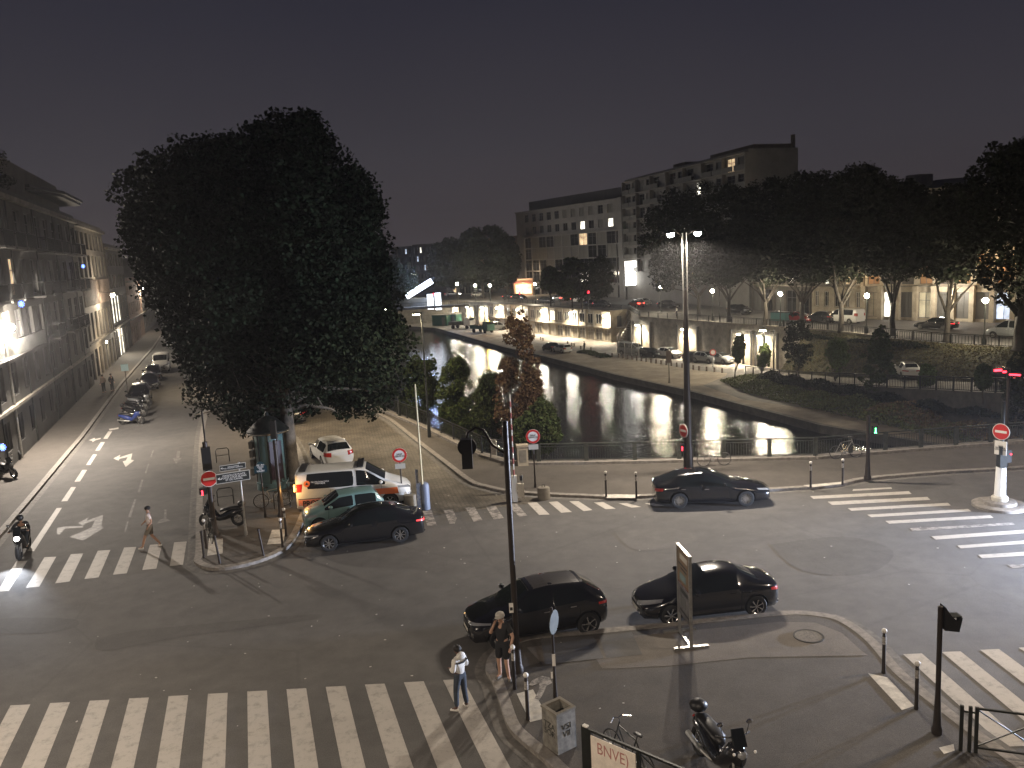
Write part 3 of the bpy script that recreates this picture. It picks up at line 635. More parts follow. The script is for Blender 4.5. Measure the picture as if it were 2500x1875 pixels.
o = MB(); o.box((LO-1.2, -.4, HO/2), (1.6, .8, HO)); o.build('pilaster', 'wall_panel', of); o = MB(); o.box((4.3, -.25, HO/2-3), (.8, .5, HO-7)); o.build('pilaster', 'wall_panel', of)
R2a, R2b = R1b, onV(1829, 136)
rb, LR, HR, ztR, bwR = building('residential_block', R2a, R2b, 27, [3.2]+[2.75]*8, 14, 'wall_panel', 'tall residential block with nine floors of recessed balconies behind the trees', depth=9,
    win=(.72, .78, .06), first=2, sill=False, cornice=False, skip=lambda f, k: k in (5,) or f == 8 and k in (9,),
    lit={(8, 12): 'litwarm', (8, 13): 'curtain', (7, 9): 'litwhite', (6, 0): 'curtain', (5, 0): 'curtain', (4, 0): 'curtain', (7, 3): 'curtain', (6, 6): 'curtain', (8, 2): 'curtain', (7, 7): 'curtain', (5, 12): 'curtain', (3, 0): 'curtain', (2, 0): 'litwarm'}, parapet=.5)
o = MB()
for f in range(2, 10):
    z = ztR[min(f, 9)]; o.box((LR/2, -.35, z), (LR, .7, .16))
for k in range(0, 15, 2): o.box((k*bwR, -.35, (ztR[9])/2+3), (.16, .7, ztR[9]-6))
o.build('balcony_frames', 'wall_panel', rb)
o = MB()
for f in range(2, 9):
    for k in (0, 1, 3, 4, 7, 8, 10, 11, 12, 13): o.box(((k+.5)*bwR, -.66, ztR[f]+.55), (bwR*.92, .04, .85))
o.build('balcony_panel', 'frame_g', rb)
o = MB(); o.prism([(LR*.72, 1), (LR-.3, 1), (LR-.3, 8), (LR*.72, 8)], HR, HR+.7); o.build('roof_storey', 'wall_dark', rb); o = MB(); o.prism([(LR*.35, 3), (LR*.45, 3), (LR*.45, 8), (LR*.35, 8)], HR, HR+1.2); o.build('roof_storey', 'wall_dark', rb)
o = MB(); o.box((LR-.5, 8.4, HR+.8), (.5, .5, 2.6)); o.build('chimney', 'wall_dark', rb)
# street front under the trees on the right
SA, SB = onV(1960, 125), onV(2520, 92.5)
SA = (SA[0], SA[1]); 
def frontline(px):       # building line behind the street trees
    base = {1829: 136, 1880: 130, 1975: 121, 2110: 111, 2200: 107, 2300: 103, 2480: 97, 2620: 90}
    ks = sorted(base); 
    for a, c in zip(ks, ks[1:]):
        if a <= px <= c: return onV(px, base[a]+(base[c]-base[a])*(px-a)/(c-a))
sh1, LS1, HS1, ztS1, bwS1 = building('garage_building', frontline(1835), frontline(1978), 9, [4.2, 3.0, 3.0, 3.0], 5, 'wall_dark', 'dark fronted building with black garage openings behind the lit street lamp', depth=12,
    win=[(.8, .82, .01), (.5, .7, .15), (.5, .7, .15), (.5, .7, .15)], lit={(1, 3): 'litwhite', (0, 0): 'curtain'}, pane='glassdark', sill=False)
sh2, LS2, HS2, ztS2, bwS2 = building('limestone_house', frontline(1982), frontline(2108), 15, [4.2, 3.3, 3.3, 3.3], 5, 'limestone', 'old limestone house with ornate balcony between garage and white entrance', depth=13,
    win=[(.42, .5, .34), (.42, .72, .1), (.42, .72, .1), (.42, .72, .1)], frame='frame_w', lit={(0, 0): 'curtain', (0, 3): 'curtain', (0, 4): 'curtain', (1, 1): 'litwhite', (1, 3): 'litwarm'})
o = MB(); o.box((LS2/2, -.35, ztS2[1]-.05), (LS2*.9, .7, .16)); o.build('balcony_slab', 'limestone', sh2)
o = MB(); o.box((LS2/2, -.66, ztS2[1]+1), (LS2*.9, .05, .05))
for i in range(60): o.box((LS2*.05+i*LS2*.9/60, -.66, ztS2[1]+.5), (.03, .03, .95))
o.build('balcony_railing', 'metal_dark', sh2)
sh3, LS3, HS3, ztS3, bwS3 = building('shop_front_building', frontline(2112), frontline(2478), 15, [4.4, 4.2, 3.6, 3.6], 8, 'limestone', 'modern building with orange cladding above big ground floor display windows', depth=13,
    win=[(.78, .74, .08), (.7, .86, .05), (.7, .86, .05), (.7, .86, .05)], frame='frame_g', pane='wall_dark', sill=False,
    lit={(0, 0): 'limestone', (0, 1): 'litwhite', (0, 2): 'curtain', (0, 3): 'litdim', (0, 4): 'curtain', (0, 5): 'curtain', (0, 6): 'curtain', (0, 7): 'litblue', (1, 0): 'wall_orange', (1, 7): 'wall_orange', (1, 6): 'wall_orange', (1, 3): 'wall_orange', (1, 5): 'wall_orange'})
o = MB()
for k in range(9): o.box((k*bwS3, -.3, 2.2), (.55, .6, 4.4))
o.build('pillar', 'limestone', sh3)
sh4, *_r = building('right_corner_building', frontline(2482), (78, 84), 15, [4.2, 3.4, 3.4, 3.4], 6, 'wall_dark', 'dark building at the right frame edge behind the large tree trunk', depth=12, sill=False)
# buildings rising behind the right trees
p = onV(2150, 150); q_ = onV(2420, 138)
hb2, LB2, HB2, ztB2, _b = building('hipped_roof_building', p, q_, 18, [3.4]*5, 8, 'wall_dark', 'dark building with hipped roof and tank rising behind the right trees', depth=14, first=3, sill=False)
o = MB(); k0 = len(o.v); o.v += [(0, 0, HB2), (LB2, 0, HB2), (LB2, 14, HB2), (0, 14, HB2), (LB2*.38, 7, HB2+2.6), (LB2*.75, 7, HB2+2.6)]
for f in ((0, 1, 5, 4), (1, 2, 5), (2, 3, 4, 5), (3, 0, 4)): o.f.append(tuple(k0+i for i in f)); o.m.append(0)
o.build('hipped_roof', 'roofz', hb2)
o = MB(); o.cyl((LB2*.26, 5, HB2), 2.2, 3.6, 14); o.build('water_tank', 'wall_panel', hb2)
# distant skyline on the left of the canal
for nm, (xa, Da), (xb, Db), fl, nb_, wl, lb, lt in (
    ('tower_block', (966, 330), (1010, 326), [3.1]*5, 5, 'wall_dark', 'distant dark tower with a blue lit top floor behind the canal', {(4, 3): 'litblue', (2, 1): 'litblue', (3, 1): 'curtain'}),
    ('tower_block', (1012, 300), (1062, 292), [3.1]*5, 6, 'wall_dark', 'distant dark block with one bright white window near the canal end', {(4, 2): 'litwhite', (2, 3): 'litblue', (3, 1): 'litblue'}),
    ('distant_block', (880, 300), (964, 300), [3.1]*4, 8, 'wall_dark', 'low distant block half hidden by the big plane tree', {(3, 4): 'curtain', (2, 6): 'litblue', (1, 2): 'litwarm'}),
    ('distant_block', (1064, 330), (1150, 320), [3.1]*5, 8, 'wall_grey', 'distant grey block behind the far row of canal trees', {(2, 1): 'litwarm'}),
    ('distant_block', (1150, 300), (1262, 262), [3.2]*5, 9, 'wall_brick', 'distant reddish block left of the long office building', {(2, 5): 'litwarm', (3, 6): 'litwhite', (3, 7): 'litwhite', (2, 6): 'litwarm'})):
    building(nm, onV(xa, Da), onV(xb, Db), 0, fl, nb_, wl, lb, depth=14, lit=lt, sill=False, cornice=False)
cf, *_c = building('cafe_front', onV(1090, 250), onV(1195, 246), 0, [3.4, 1.0], 7, 'wall_pale', 'low long pavilion with a pale lit fascia beneath the far trees', depth=8, win=[(.85, .8, .04), (.1, .1, .1)], skip=lambda f, k: f == 1, lit={(0, 1): 'litwarm', (0, 4): 'curtain'}, sill=False)
o = MB(); o.box((_c[0]/2, -.8, 3.7), (_c[0], 1.6, .7)); o.build('fascia', emi('lit fascia', (.8, .85, .75), .5), cf)
# bright white stair canopy beside the far bridge
wp = V(1030, 720, 190); wcn = empty('white_canopy', (wp.x, wp.y, 0), 0, 'brightly lit white slanted canopy beside the far footbridge', 'canopy')
o = MB(); o.box((-.5, 0, 4.3), (6.6, 3, 1.2), ry=-.5); o.build('canopy_roof', emi('white lit canopy', (.80, .88, 1), 6, light=True), wcn)
o = MB(); o.box((1.8, .2, 1.2), (1.3, .2, 3.4)); o.box((3.6, .2, 1.2), (1.3, .2, 3.8)); o.build('lit_panel', emi('white lit panel', (.85, .92, 1), 6), wcn)
o = MB(); o.box((-3, 3, 1), (12, 3, 2.2)); o.build('wall', 'wall_grey', wcn)
fb = V(990, 735, 186); fbr = empty('footbridge', (fb.x, fb.y, 0), .1, 'dark metal footbridge over the far end of the canal', 'bridge')
o = MB(); o.box((2, 0, .2), (24, 3, .5)); o.build('deck', 'wall_grey', fbr)
o = MB(); o.box((2, -1.4, 1.4), (24, .08, .1)); [o.box((-10+i*.5, -1.4, .9), (.05, .05, 1.0)) for i in range(48)]; o.build('railing', 'metal_dark', fbr)
# two-storey quay house built against the retaining wall
QA, QB_ = G(1196, 770, LZ), G(1497, 835, LZ)
QA = Vector((-4.5, 189, 0)); QB_ = Vector((18.0, 145.6, 0))
qh, LQ, HQ, ztQ, bwQ = building('quay_house', (QA.x, QA.y), (QB_.x, QB_.y), 6, [2.55, 2.7], 18, 'limestone', 'long two storey quay house lit by wall lamps on the lower quay', depth=3.4, z0=LZ, parapet=.35,
    win=[(.74, .8, .06), (.62, .66, .2)], frame='frame_w', sill=False, cornice=False, rec=.12, pane='curtain',
    lit={(1, 9): 'litwhite', (1, 10): 'litwhite', (0, 2): 'frame_w', (0, 7): 'frame_w', (0, 9): 'frame_w', (0, 10): 'frame_w', (0, 13): 'wall_pale', (0, 15): 'wall_pale', (0, 17): 'wall_pale', (1, 13): 'glassdark', (1, 14): 'glassdark', (1, 15): 'glassdark', (1, 16): 'glassdark'})
o = MB(); o.box((LQ/2, -.22, ztQ[1]), (LQ, .44, .18)); o.box((LQ/2, -.3, HQ+.02), (LQ+.3, .7, .16)); o.build('ledge', 'wall_pale', qh)
o = MB()
for k in range(19): o.box((min(max(k*bwQ, .1), LQ-.1), -.08, HQ/2), (.2, .16, HQ-.3))
o.build('pilaster', 'wall_pale', qh)
o = MB(); o.box((LQ+.03, 1.7, 3.6), (.08, .9, 1.9)); o.build('side_door', 'frame_g', qh)
o = MB(); o.box((LQ+.5, 1.7, 2.55), (1.2, 1.4, .12)); o.bar((LQ+1.0, 1.0, 2.5), (LQ+1.0, 1.0, 0), .05); o.build('landing', 'steel', qh)
# wall bays: pilasters, pipes, flood lamps on the retaining wall
M['floodglass'] = emi('flood lamp glass', (1, .93, .78), 1000, light=True)
def jpoint(px):
    for a, c in zip(JW, JW[1:]):
        for i in range(60):
            x = a[0]+(c[0]-a[0])*i/60; y = a[1]+(c[1]-a[1])*i/60
            v = np.array([x, y, -2-CH]); q = 1250+CF*(v @ _R)/(v @ _fw)
            if q >= px: 
                d = (Vector((*c, 0))-Vector((*a, 0))).normalized(); return Vector((x, y, 0)), d
    return None
def flood(px, n, label, power=1500, group='wall lamps along the lower quay'):
    p, d = jpoint(px); nn = Vector((d.y, -d.x, 0)); 
    if nn.dot(Vector((-p.x, -p.y, 0))) < 0: nn = -nn
    f = tag(empty('wall_lamp', p+nn*.35+Vector((0, 0, -1.2)), math.atan2(d.y, d.x), label, 'wall lamp', group))
    b = MB(); b.bar((0, .3 if False else 0, 0), (0, -.5, .15), .05); b.build('bracket', 'metal_dark', f)
    b = MB(); b.box((0, -.62, .16), (.5, .32, .12)); b.build('housing', 'metal_dark', f)
    b = MB(); b.box((0, -.62, .08), (.42, .26, .03)); b.build('lens', 'floodglass', f)
    if power: lamp('flood_light', p+nn*.95+Vector((0, 0, -1.16)), power, (1, .84, .62), .15, spot=125, dirv=Vector((0, 0, -1))-nn*.30, blend=.5)
    return f, p, nn, d
M['stone_lit'] = mat('lamplit wall bay stone', (.42, .37, .28), .8, var=.3, vs=1.5, bump=.6, bs=8)  # paler copy of the wall stone, lamplight patches put into its colour
wb = tag(empty('wall_bays', (0, 0, 0), 0, 'stone bays coloured pale as lamplit, with drain pipes along the retaining wall', 'wall'))
bb = MB(); pp = MB(); cc_ = MB()
for px, lb, pw in ((1567, 'wall lamp just right of the quay house staircase', 2600), (1677, 'wall lamp behind the tall double lamp mast', 2600), (1815, 'bright wall lamp right of the young quay tree', 3200), (1865, 'small wall lamp nearest the ramp', 500),
                   (1112, 'farthest wall lamp at the canal end', 2400), (1148, 'second wall lamp from the canal end', 2400), (1182, 'wall lamp left of the quay house', 2400)):
    f, p, nn, d = flood(px, 0, lb, pw)
    rzz = math.atan2(d.y, d.x)
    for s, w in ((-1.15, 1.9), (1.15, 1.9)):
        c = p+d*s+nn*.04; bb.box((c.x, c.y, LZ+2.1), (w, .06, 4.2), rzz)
    c = p+nn*.16; pp.cyl((c.x, c.y, LZ+.05), .13, 4.1, 8)
    for s in (-2.3, 2.3): c = p+d*s+nn*.12; MB().box((c.x, c.y, LZ+2.3), (.25, .24, 4.6), rzz).build('pilaster', 'stone_dark', wb)
bb.build('lit_bay_stone', 'stone_lit', wb); pp.build('drain_pipe', 'metal_dark', wb)
qd = (QB_-QA).normalized(); qn = Vector((qd.y, -qd.x, 0))
for px, lb, pw in ((1222, 'wall lamp at the left end of the quay house', 2600), (1272, 'second wall lamp on the quay house', 2400), (1332, 'third wall lamp on the quay house', 4200), (1402, 'fourth and brightest wall lamp on the quay house', 5200), (1484, 'wall lamp at the right corner of the quay house', 2800)):
    best = min((abs(1250+CF*((np.array([*(QA+qd*t)[:2], LZ+4-CH])) @ _R)/((np.array([*(QA+qd*t)[:2], LZ+4-CH])) @ _fw)-px), t) for t in np.arange(0, LQ, .3))
    t = best[1]; p = QA+qd*t; f = tag(empty('wall_lamp', (p.x, p.y, LZ+4.75), math.atan2(qd.y, qd.x), lb, 'wall lamp', 'wall lamps on the quay house'))
    b = MB(); b.bar((0, 0, 0), (0, -.7, .12), .05); b.build('bracket', 'metal_dark', f)
    b = MB(); b.box((0, -.85, .12), (.55, .34, .12)); b.build('housing', 'metal_dark', f)
    b = MB(); b.ball((0, -.85, .0), .17, 10); b.build('lens', 'floodglass', f)
    c = p+qn*1.05; lamp('flood_light', (c.x, c.y, LZ+4.6), pw, (1, .84, .62), .2, spot=150, dirv=Vector((0, 0, -1))-qn*.12, blend=.6)

# ------------------------------------------------------------------ trees
def leaf_mesh(name, pts, size, m, parent, seed=0, jit=.35):
    r = np.random.default_rng(seed); N = len(pts); P = np.asarray(pts, float)
    n = r.normal(size=(N, 3)); n[:, 2] = np.abs(n[:, 2])+.15; n /= np.linalg.norm(n, axis=1)[:, None]
    a = r.normal(size=(N, 3)); u = np.cross(n, a); u /= np.linalg.norm(u, axis=1)[:, None]; w = np.cross(n, u)
    s = size*(1+jit*r.uniform(-1, 1, N))[:, None]
    v = np.empty((N, 5, 3)); v[:, 0] = P-u*s*.55; v[:, 1] = P-w*s*.42+n*s*.08; v[:, 2] = P+u*s*.30-w*s*.22; v[:, 3] = P+u*s*.6; v[:, 4] = P+w*s*.42+n*s*.06
    me = bpy.data.meshes.new(name); me.vertices.add(N*5); me.vertices.foreach_set('co', v.reshape(-1))
    me.loops.add(N*5); me.loops.foreach_set('vertex_index', np.arange(N*5, dtype=np.int32)); me.polygons.add(N)
    me.polygons.foreach_set('loop_start', np.arange(0, N*5, 5, dtype=np.int32)); me.update(calc_edges=True); me.validate()
    me.materials.append(m); o = bpy.data.objects.new(name, me); COL.objects.link(o)
    if parent: o.parent = parent
    return o
def leafmat(name, c, isl=.35):
    m = mat(name, c, .8, isl=isl, spec=.12); return m
M['leaf_plane'] = leafmat('plane tree leaves', (.015, .021, .009), .4)
M['leaf_far'] = leafmat('dark distant leaves', (.016, .020, .010))
M['leaf_young'] = leafmat('fresh young leaves', (.070, .095, .028), .4)
M['leaf_mid'] = leafmat('green leaves', (.042, .056, .020), .4)
M['leaf_red'] = leafmat('reddish autumn leaves', (.115, .06, .026), .45)
M['bark'] = mat('plane bark', (.12, .10, .075), .85, var=.45, vs=2.5, bump=.6, bs=9)
M['bark_dark'] = mat('dark bark', (.045, .038, .03), .9, var=.4, vs=3, bump=.6, bs=9)
def inpoly(x, y, P):
    c = False; j = len(P)-1
    for i in range(len(P)):
        if (P[i][1] > y) != (P[j][1] > y) and x < (P[j][0]-P[i][0])*(y-P[i][1])/(P[j][1]-P[i][1])+P[i][0]: c = not c
        j = i
    return c
def edgedist(x, y, P):
    m = 1e9
    for i in range(len(P)):
        ax, ay = P[i-1]; bx, by = P[i]; L = (bx-ax)**2+(by-ay)**2; t = max(0, min(1, ((x-ax)*(bx-ax)+(y-ay)*(by-ay))/L)) if L else 0
        m = min(m, math.hypot(x-ax-(bx-ax)*t, y-ay-(by-ay)*t))
    return m
def crown_blobs(poly, D, nblob, rmin, rmax, seed, thick=1.0):
    r = random.Random(seed); out = []; sc = D/CF; tries = 0
    cx = sum(p[0] for p in poly)/len(poly); cy_ = sum(p[1] for p in poly)/len(poly); kx = 1.055
    poly = [(cx+(p[0]-cx)*kx, cy_+(p[1]-cy_)*kx) for p in poly]; xs = [p[0] for p in poly]; ys = [p[1] for p in poly]
    while len(out) < nblob and tries < 20000:
        tries += 1; x = r.uniform(min(xs), max(xs)); y = r.uniform(min(ys), max(ys))
        if not inpoly(x, y, poly): continue
        e = edgedist(x, y, poly)*sc
        if e < rmin*.45: continue
        rr = min(rmax, max(rmin, e*1.02))*r.uniform(.8, 1)
        if e < rmax*1.0: rr = min(rr, e*1.05)
        t = min(e*2.0, 7)*thick; d = D+r.uniform(-1, 1)*max(0, t-rr*.6)
        p = V(x, y, d); out.append((p, rr))
    return out
def blob_points(blobs, n, seed, shell=.55):
    r = np.random.default_rng(seed); w = np.array([b[1]**2 for b in blobs]); w /= w.sum(); idx = r.choice(len(blobs), n, p=w)
    C = np.array([tuple(b[0]) for b in blobs])[idx]; R_ = np.array([b[1] for b in blobs])[idx]
    d = r.normal(size=(n, 3)); d /= np.linalg.norm(d, axis=1)[:, None]
    rad = R_*(shell+(1-shell)*r.uniform(0, 1, n))**.7*(1+.09*r.normal(size=n))
    d[:, 2] *= .85
    return C+d*rad[:, None]
def limbs(mb, base, trunk_h, r0, targets, seed, lean=(0, 0)):
    r = random.Random(seed); base = Vector(base)
    top = base+Vector((lean[0], lean[1], trunk_h)); mid = base.lerp(top, .5)+Vector((r.uniform(-.1, .1), r.uniform(-.1, .1), 0))
    mb.tube([base-Vector((0, 0, .1)), base+Vector((0, 0, .25)), mid, top], [r0*1.5, r0*1.1, r0*.9, r0*.8], 10)
    for t in targets:
        t = Vector(t); d = t-top; L = d.length
        st = base.lerp(top, r.uniform(.75, 1)); m1 = st+(t-st)*.35+Vector((r.uniform(-.06, .06)*L, r.uniform(-.06, .06)*L, L*.08)); m2 = st+(t-st)*.7+Vector((r.uniform(-.07, .07)*L, r.uniform(-.07, .07)*L, L*.05))
        mb.tube([st, m1, m2, t], [r0*.5, r0*.34, r0*.2, r0*.07], 7)
        for _ in range(3):
            s = m1.lerp(m2, r.uniform(0, 1)); e = s+Vector((r.uniform(-1, 1), r.uniform(-1, 1), r.uniform(0, 1))).normalized()*L*.35
            mb.tube([s, s.lerp(e, .5)+Vector((0, 0, .1)), e], [r0*.16, r0*.1, r0*.04], 5)
def tree(name, label, base, poly, D, nblob, rr, nleaf, lsize, leafm, barkm='bark', trunk_h=4, r0=.35, seed=1, thick=1, group=None, lean=(0, 0), shell=.5, nlimb=8):
    base = Vector(base); root = empty(name, base, 0, label, 'tree', group)
    bl = crown_blobs(poly, D, nblob, rr[0], rr[1], seed, thick); bl = [(p-base, q) for p, q in bl]
    tr = MB(); low = sorted(bl, key=lambda b: b[0].length)[:max(nlimb*3, 8)]; rs = random.Random(seed); rs.shuffle(low)
    limbs(tr, (0, 0, 0), trunk_h, r0, [b[0] for b in low[:nlimb]], seed, lean)
    tr.build('trunk', barkm, root, smooth=True)
    leaf_mesh('crown', blob_points(bl, nleaf, seed, shell), lsize, M[leafm], root, seed)
    return root
hero = [(275, 500), (292, 440), (330, 415), (352, 375), (400, 355), (438, 340), (480, 350), (520, 335), (560, 340), (590, 318), (620, 300), (665, 284), (720, 276), (770, 290), (812, 318), (826, 365), (862, 395), (900, 425), (920, 480), (948, 525), (962, 560), (948, 610), (955, 680), (945, 730), (975, 770), (1006, 810), (1030, 880), (1008, 935), (985, 965), (950, 975), (925, 1005), (880, 1020), (850, 1030), (822, 1012), (780, 1005), (745, 1010), (715, 1035), (670, 1045), (640, 1062), (600, 1060), (570, 1035), (535, 1010), (500, 1018), (470, 1000), (447, 960), (452, 905), (425, 870), (405, 800), (372, 745), (335, 720), (345, 670), (318, 640), (300, 585), (310, 540)]
tree('plane_tree', 'huge dark plane tree towering over the left pavement island', G(714, 1170, .12), hero, 43.5, 330, (.55, 1.9), 150000, .19, 'leaf_plane', trunk_h=4.6, r0=.36, seed=5, thick=.95, nlimb=16)
for i, (bx, D, poly, lb) in enumerate((((-25.5, 82), 80, [(560, 560), (700, 480), (850, 500), (940, 600), (930, 760), (900, 900), (760, 950), (620, 900), (560, 760)], 'second plane tree of the quay row standing behind the huge one'),
                            ((-40, 118), 116, [(640, 600), (760, 560), (880, 590), (960, 640), (985, 720), (960, 800), (880, 830), (740, 820), (650, 740)], 'third plane tree of the quay row farther along the canal'),
                            ((-62, 190), 190, [(850, 640), (900, 618), (960, 622), (1010, 650), (1020, 700), (1000, 735), (900, 745), (850, 720)], 'farthest dark tree beside the lit canopy at the canal end'))):
    tree('plane_tree', lb, (bx[0], bx[1], .1), poly, D, 60, (1.2, 2.8), 16000, .42, 'leaf_far', trunk_h=5, r0=.35, seed=20+i, group='plane trees along the near quay')
# far trees beyond the basin
for i, (px, D, poly, lb) in enumerate(((1118, 222, [(1040, 620), (1062, 590), (1100, 580), (1150, 590), (1165, 640), (1150, 700), (1090, 705), (1048, 690)], 'left tree of the dark group at the far end of the canal'),
                                       (1180, 218, [(1110, 600), (1140, 560), (1180, 545), (1225, 555), (1250, 590), (1255, 650), (1240, 700), (1180, 708), (1120, 700)], 'rounded tallest tree of the dark group at the far end of the canal'),
                                       (1240, 214, [(1200, 600), (1225, 570), (1262, 585), (1272, 640), (1262, 690), (1225, 705), (1200, 690)], 'right tree of the dark group at the far end of the canal'))):
    b_ = V(px, 730, D); tree('far_tree', lb, (b_.x, b_.y, 0), poly, D, 45, (1.5, 3.2), 9000, .65, 'leaf_far', 'bark_dark', trunk_h=4, r0=.35, seed=30+i, group='trees at the far end of the canal')
for i, (px, py, poly, lb, lm) in enumerate(((1398, 757, [(1338, 700), (1345, 660), (1375, 632), (1405, 628), (1430, 650), (1438, 700), (1420, 735), (1370, 730)], 'left small tree in front of the office block', 'leaf_mid'),
                                       (1422, 762, [(1400, 700), (1412, 655), (1440, 620), (1480, 625), (1500, 660), (1500, 710), (1470, 735), (1420, 730)], 'middle small tree in front of the office block', 'leaf_far'),
                                       (1345, 752, [(1318, 700), (1322, 660), (1350, 645), (1368, 670), (1362, 715), (1335, 725)], 'thin small tree near the pink lit corner of the office block', 'leaf_mid'))):
    g = G(px, py, 0); tree('street_tree', lb, g, poly, g.y, 26, (.7, 1.8), 5000, .4, lm, 'bark_dark', trunk_h=3.2, r0=.16, seed=40+i, group='small trees before the office block')
jt = [((1706, 772), [(1560, 560), (1590, 490), (1640, 450), (1700, 440), (1760, 455), (1800, 500), (1815, 570), (1805, 640), (1770, 690), (1720, 705), (1660, 712), (1600, 710), (1568, 650)], 'big plane tree with pale trunk in front of the residential block'),
      ((1780, 787), [(1700, 520), (1740, 470), (1790, 445), (1840, 450), (1870, 500), (1880, 580), (1860, 660), (1830, 690), (1780, 700), (1720, 690), (1700, 620)], 'dark trunked plane tree left of the garage building'),
      ((1868, 797), [(1780, 560), (1800, 470), (1850, 440), (1900, 432), (1940, 470), (1960, 560), (1950, 650), (1920, 690), (1860, 700), (1800, 690)], 'pale trunked plane tree before the black garages'),
      ((1958, 804), [(1880, 540), (1900, 450), (1950, 420), (2010, 415), (2050, 450), (2070, 540), (2060, 640), (2030, 690), (1960, 700), (1900, 690)], 'forked dark plane tree left of the white van'),
      ((2052, 812), [(1990, 560), (2010, 450), (2060, 405), (2110, 398), (2150, 420), (2170, 500), (2160, 620), (2130, 680), (2070, 690), (2010, 680)], 'pale trunked plane tree in front of the white van'),
      ((2180, 820), [(2080, 600), (2090, 480), (2130, 425), (2190, 430), (2250, 450), (2290, 500), (2300, 600), (2270, 670), (2200, 690), (2120, 685)], 'forked black plane tree in front of the white lit entrance'),
      ((2310, 835), [(2220, 580), (2250, 480), (2300, 450), (2360, 440), (2410, 480), (2430, 580), (2410, 660), (2350, 690), (2270, 690)], 'slender dark plane tree before the display windows'),
      ((2492, 853), [(2350, 560), (2350, 470), (2370, 400), (2400, 370), (2430, 340), (2470, 325), (2530, 322), (2600, 340), (2660, 450), (2650, 620), (2590, 760), (2520, 800), (2440, 740), (2400, 690), (2360, 650)], 'massive dark plane tree filling the right edge of the view')]
for i, ((px, py), poly, lb) in enumerate(jt):
    g = G(px, py, 0); tree('plane_tree', lb, g, poly, g.y, 60, (1.0, 2.6), 17000, .36, 'leaf_far', 'bark_dark', trunk_h=3.6, r0=.30 if i < 7 else .6, seed=50+i, group='plane trees along the upper street', nlimb=7)
# conical young trees on the near lower quay
M['leaf_flare'] = leafmat('leaves reddened by flare', (.075, .046, .026), .5)  # reddish flare light put into the leaf colour
ct = [((-6.2, 66.5), 66.5, [(985, 905), (1005, 870), (1035, 855), (1062, 875), (1072, 930), (1066, 1000), (1045, 1055), (1012, 1060), (992, 1000)], 'leaf_young', 'bright young tree at the left end of the bank railing'),
      ((-3.4, 61), 61, [(1062, 960), (1085, 885), (1105, 865), (1135, 875), (1152, 930), (1160, 1010), (1150, 1075), (1110, 1095), (1078, 1060)], 'leaf_young', 'second green young tree behind the bank railing'),
      ((-2.1, 57), 57, [(1150, 990), (1168, 925), (1190, 900), (1215, 915), (1225, 985), (1222, 1070), (1195, 1105), (1160, 1100), (1148, 1050)], 'leaf_mid', 'dense green shrub like tree left of the flare reddened columnar one'),
      ((.9, 53), 52, [(1205, 960), (1222, 860), (1238, 780), (1262, 748), (1288, 775), (1308, 830), (1322, 900), (1330, 985), (1322, 1060), (1275, 1095), (1230, 1085), (1208, 1030)], 'leaf_flare', 'tall columnar tree reddened by flare behind the barrier arm'),
      ((1.8, 49.5), 49, [(1250, 1030), (1290, 1000), (1330, 960), (1362, 1010), (1372, 1070), (1350, 1105), (1290, 1112), (1255, 1090)], 'leaf_mid', 'low spreading green tree behind the left end of the bridge railing')]
for i, ((x, y), D, poly, lm, lb) in enumerate(ct):
    tree('young_tree', lb, (x, y, LZ), poly, D, 85, (.18, .62), 15000, .15, lm, 'bark_dark', trunk_h=2.5, r0=.09, seed=70+i, group='young trees on the near lower quay', thick=.9)
vt = [((1795, 936), LZ, [(1786, 850), (1796, 822), (1812, 815), (1822, 835), (1818, 868), (1805, 888), (1790, 880)], 'leaf_young', 'slim young tree lit by the wall lamp beside the plaza'),
      ((1862, 925), LZ, [(1848, 870), (1858, 840), (1872, 838), (1882, 860), (1878, 895), (1862, 908), (1850, 898)], 'leaf_young', 'thin young tree just left of the ramp lamp post'),
      ((1945, 940), LZ, [(1915, 800), (1935, 770), (1965, 775), (1985, 810), (1985, 870), (1960, 900), (1925, 890), (1908, 850)], 'leaf_far', 'dark bushy tree right of the ramp lamp post'),
      ((2038, 962), LZ, [(2012, 870), (2020, 832), (2045, 822), (2068, 830), (2078, 865), (2068, 895), (2045, 912), (2020, 905)], 'leaf_young', 'round young tree lit bright green beside the ramp fence'),
      ((2140, 1000), LZ, [(2095, 920), (2100, 870), (2125, 830), (2142, 795), (2165, 800), (2175, 850), (2185, 900), (2190, 930), (2160, 950), (2120, 955)], 'leaf_mid', 'tall dark conical tree left of the white car on the ramp'),
      ((2262, 1010), LZ, [(2240, 930), (2250, 890), (2268, 885), (2285, 905), (2282, 945), (2262, 960), (2245, 952)], 'leaf_young', 'faint feathery sapling right of the white car on the ramp'),
      ((2400, 985), -2.5, [(2378, 920), (2385, 895), (2405, 885), (2425, 900), (2425, 935), (2405, 955), (2385, 948)], 'leaf_mid', 'thin sapling in front of the car with headlights on'),
      ((2480, 1060), -3.0, [(2440, 1000), (2450, 900), (2480, 860), (2530, 840), (2560, 900), (2570, 1000), (2520, 1050), (2460, 1045)], 'leaf_far', 'dark bushy tree at the right edge above the no entry sign')]
for i, ((px, py), z, poly, lm, lb) in enumerate(vt):
    g = G(px, py, z); tree('young_tree', lb, g, poly, g.y, 44, (.18, .6), 5200 if i != 4 else 9000, .17, lm, 'bark_dark', trunk_h=1.6, r0=.08, seed=90+i, group='young trees along the planted quay', thick=.8)
M['leaf_bank'] = leafmat('bank planting leaves', (.12, .135, .06), .45); M['leaf_russet'] = leafmat('russet planting leaves', (.16, .115, .065), .45)
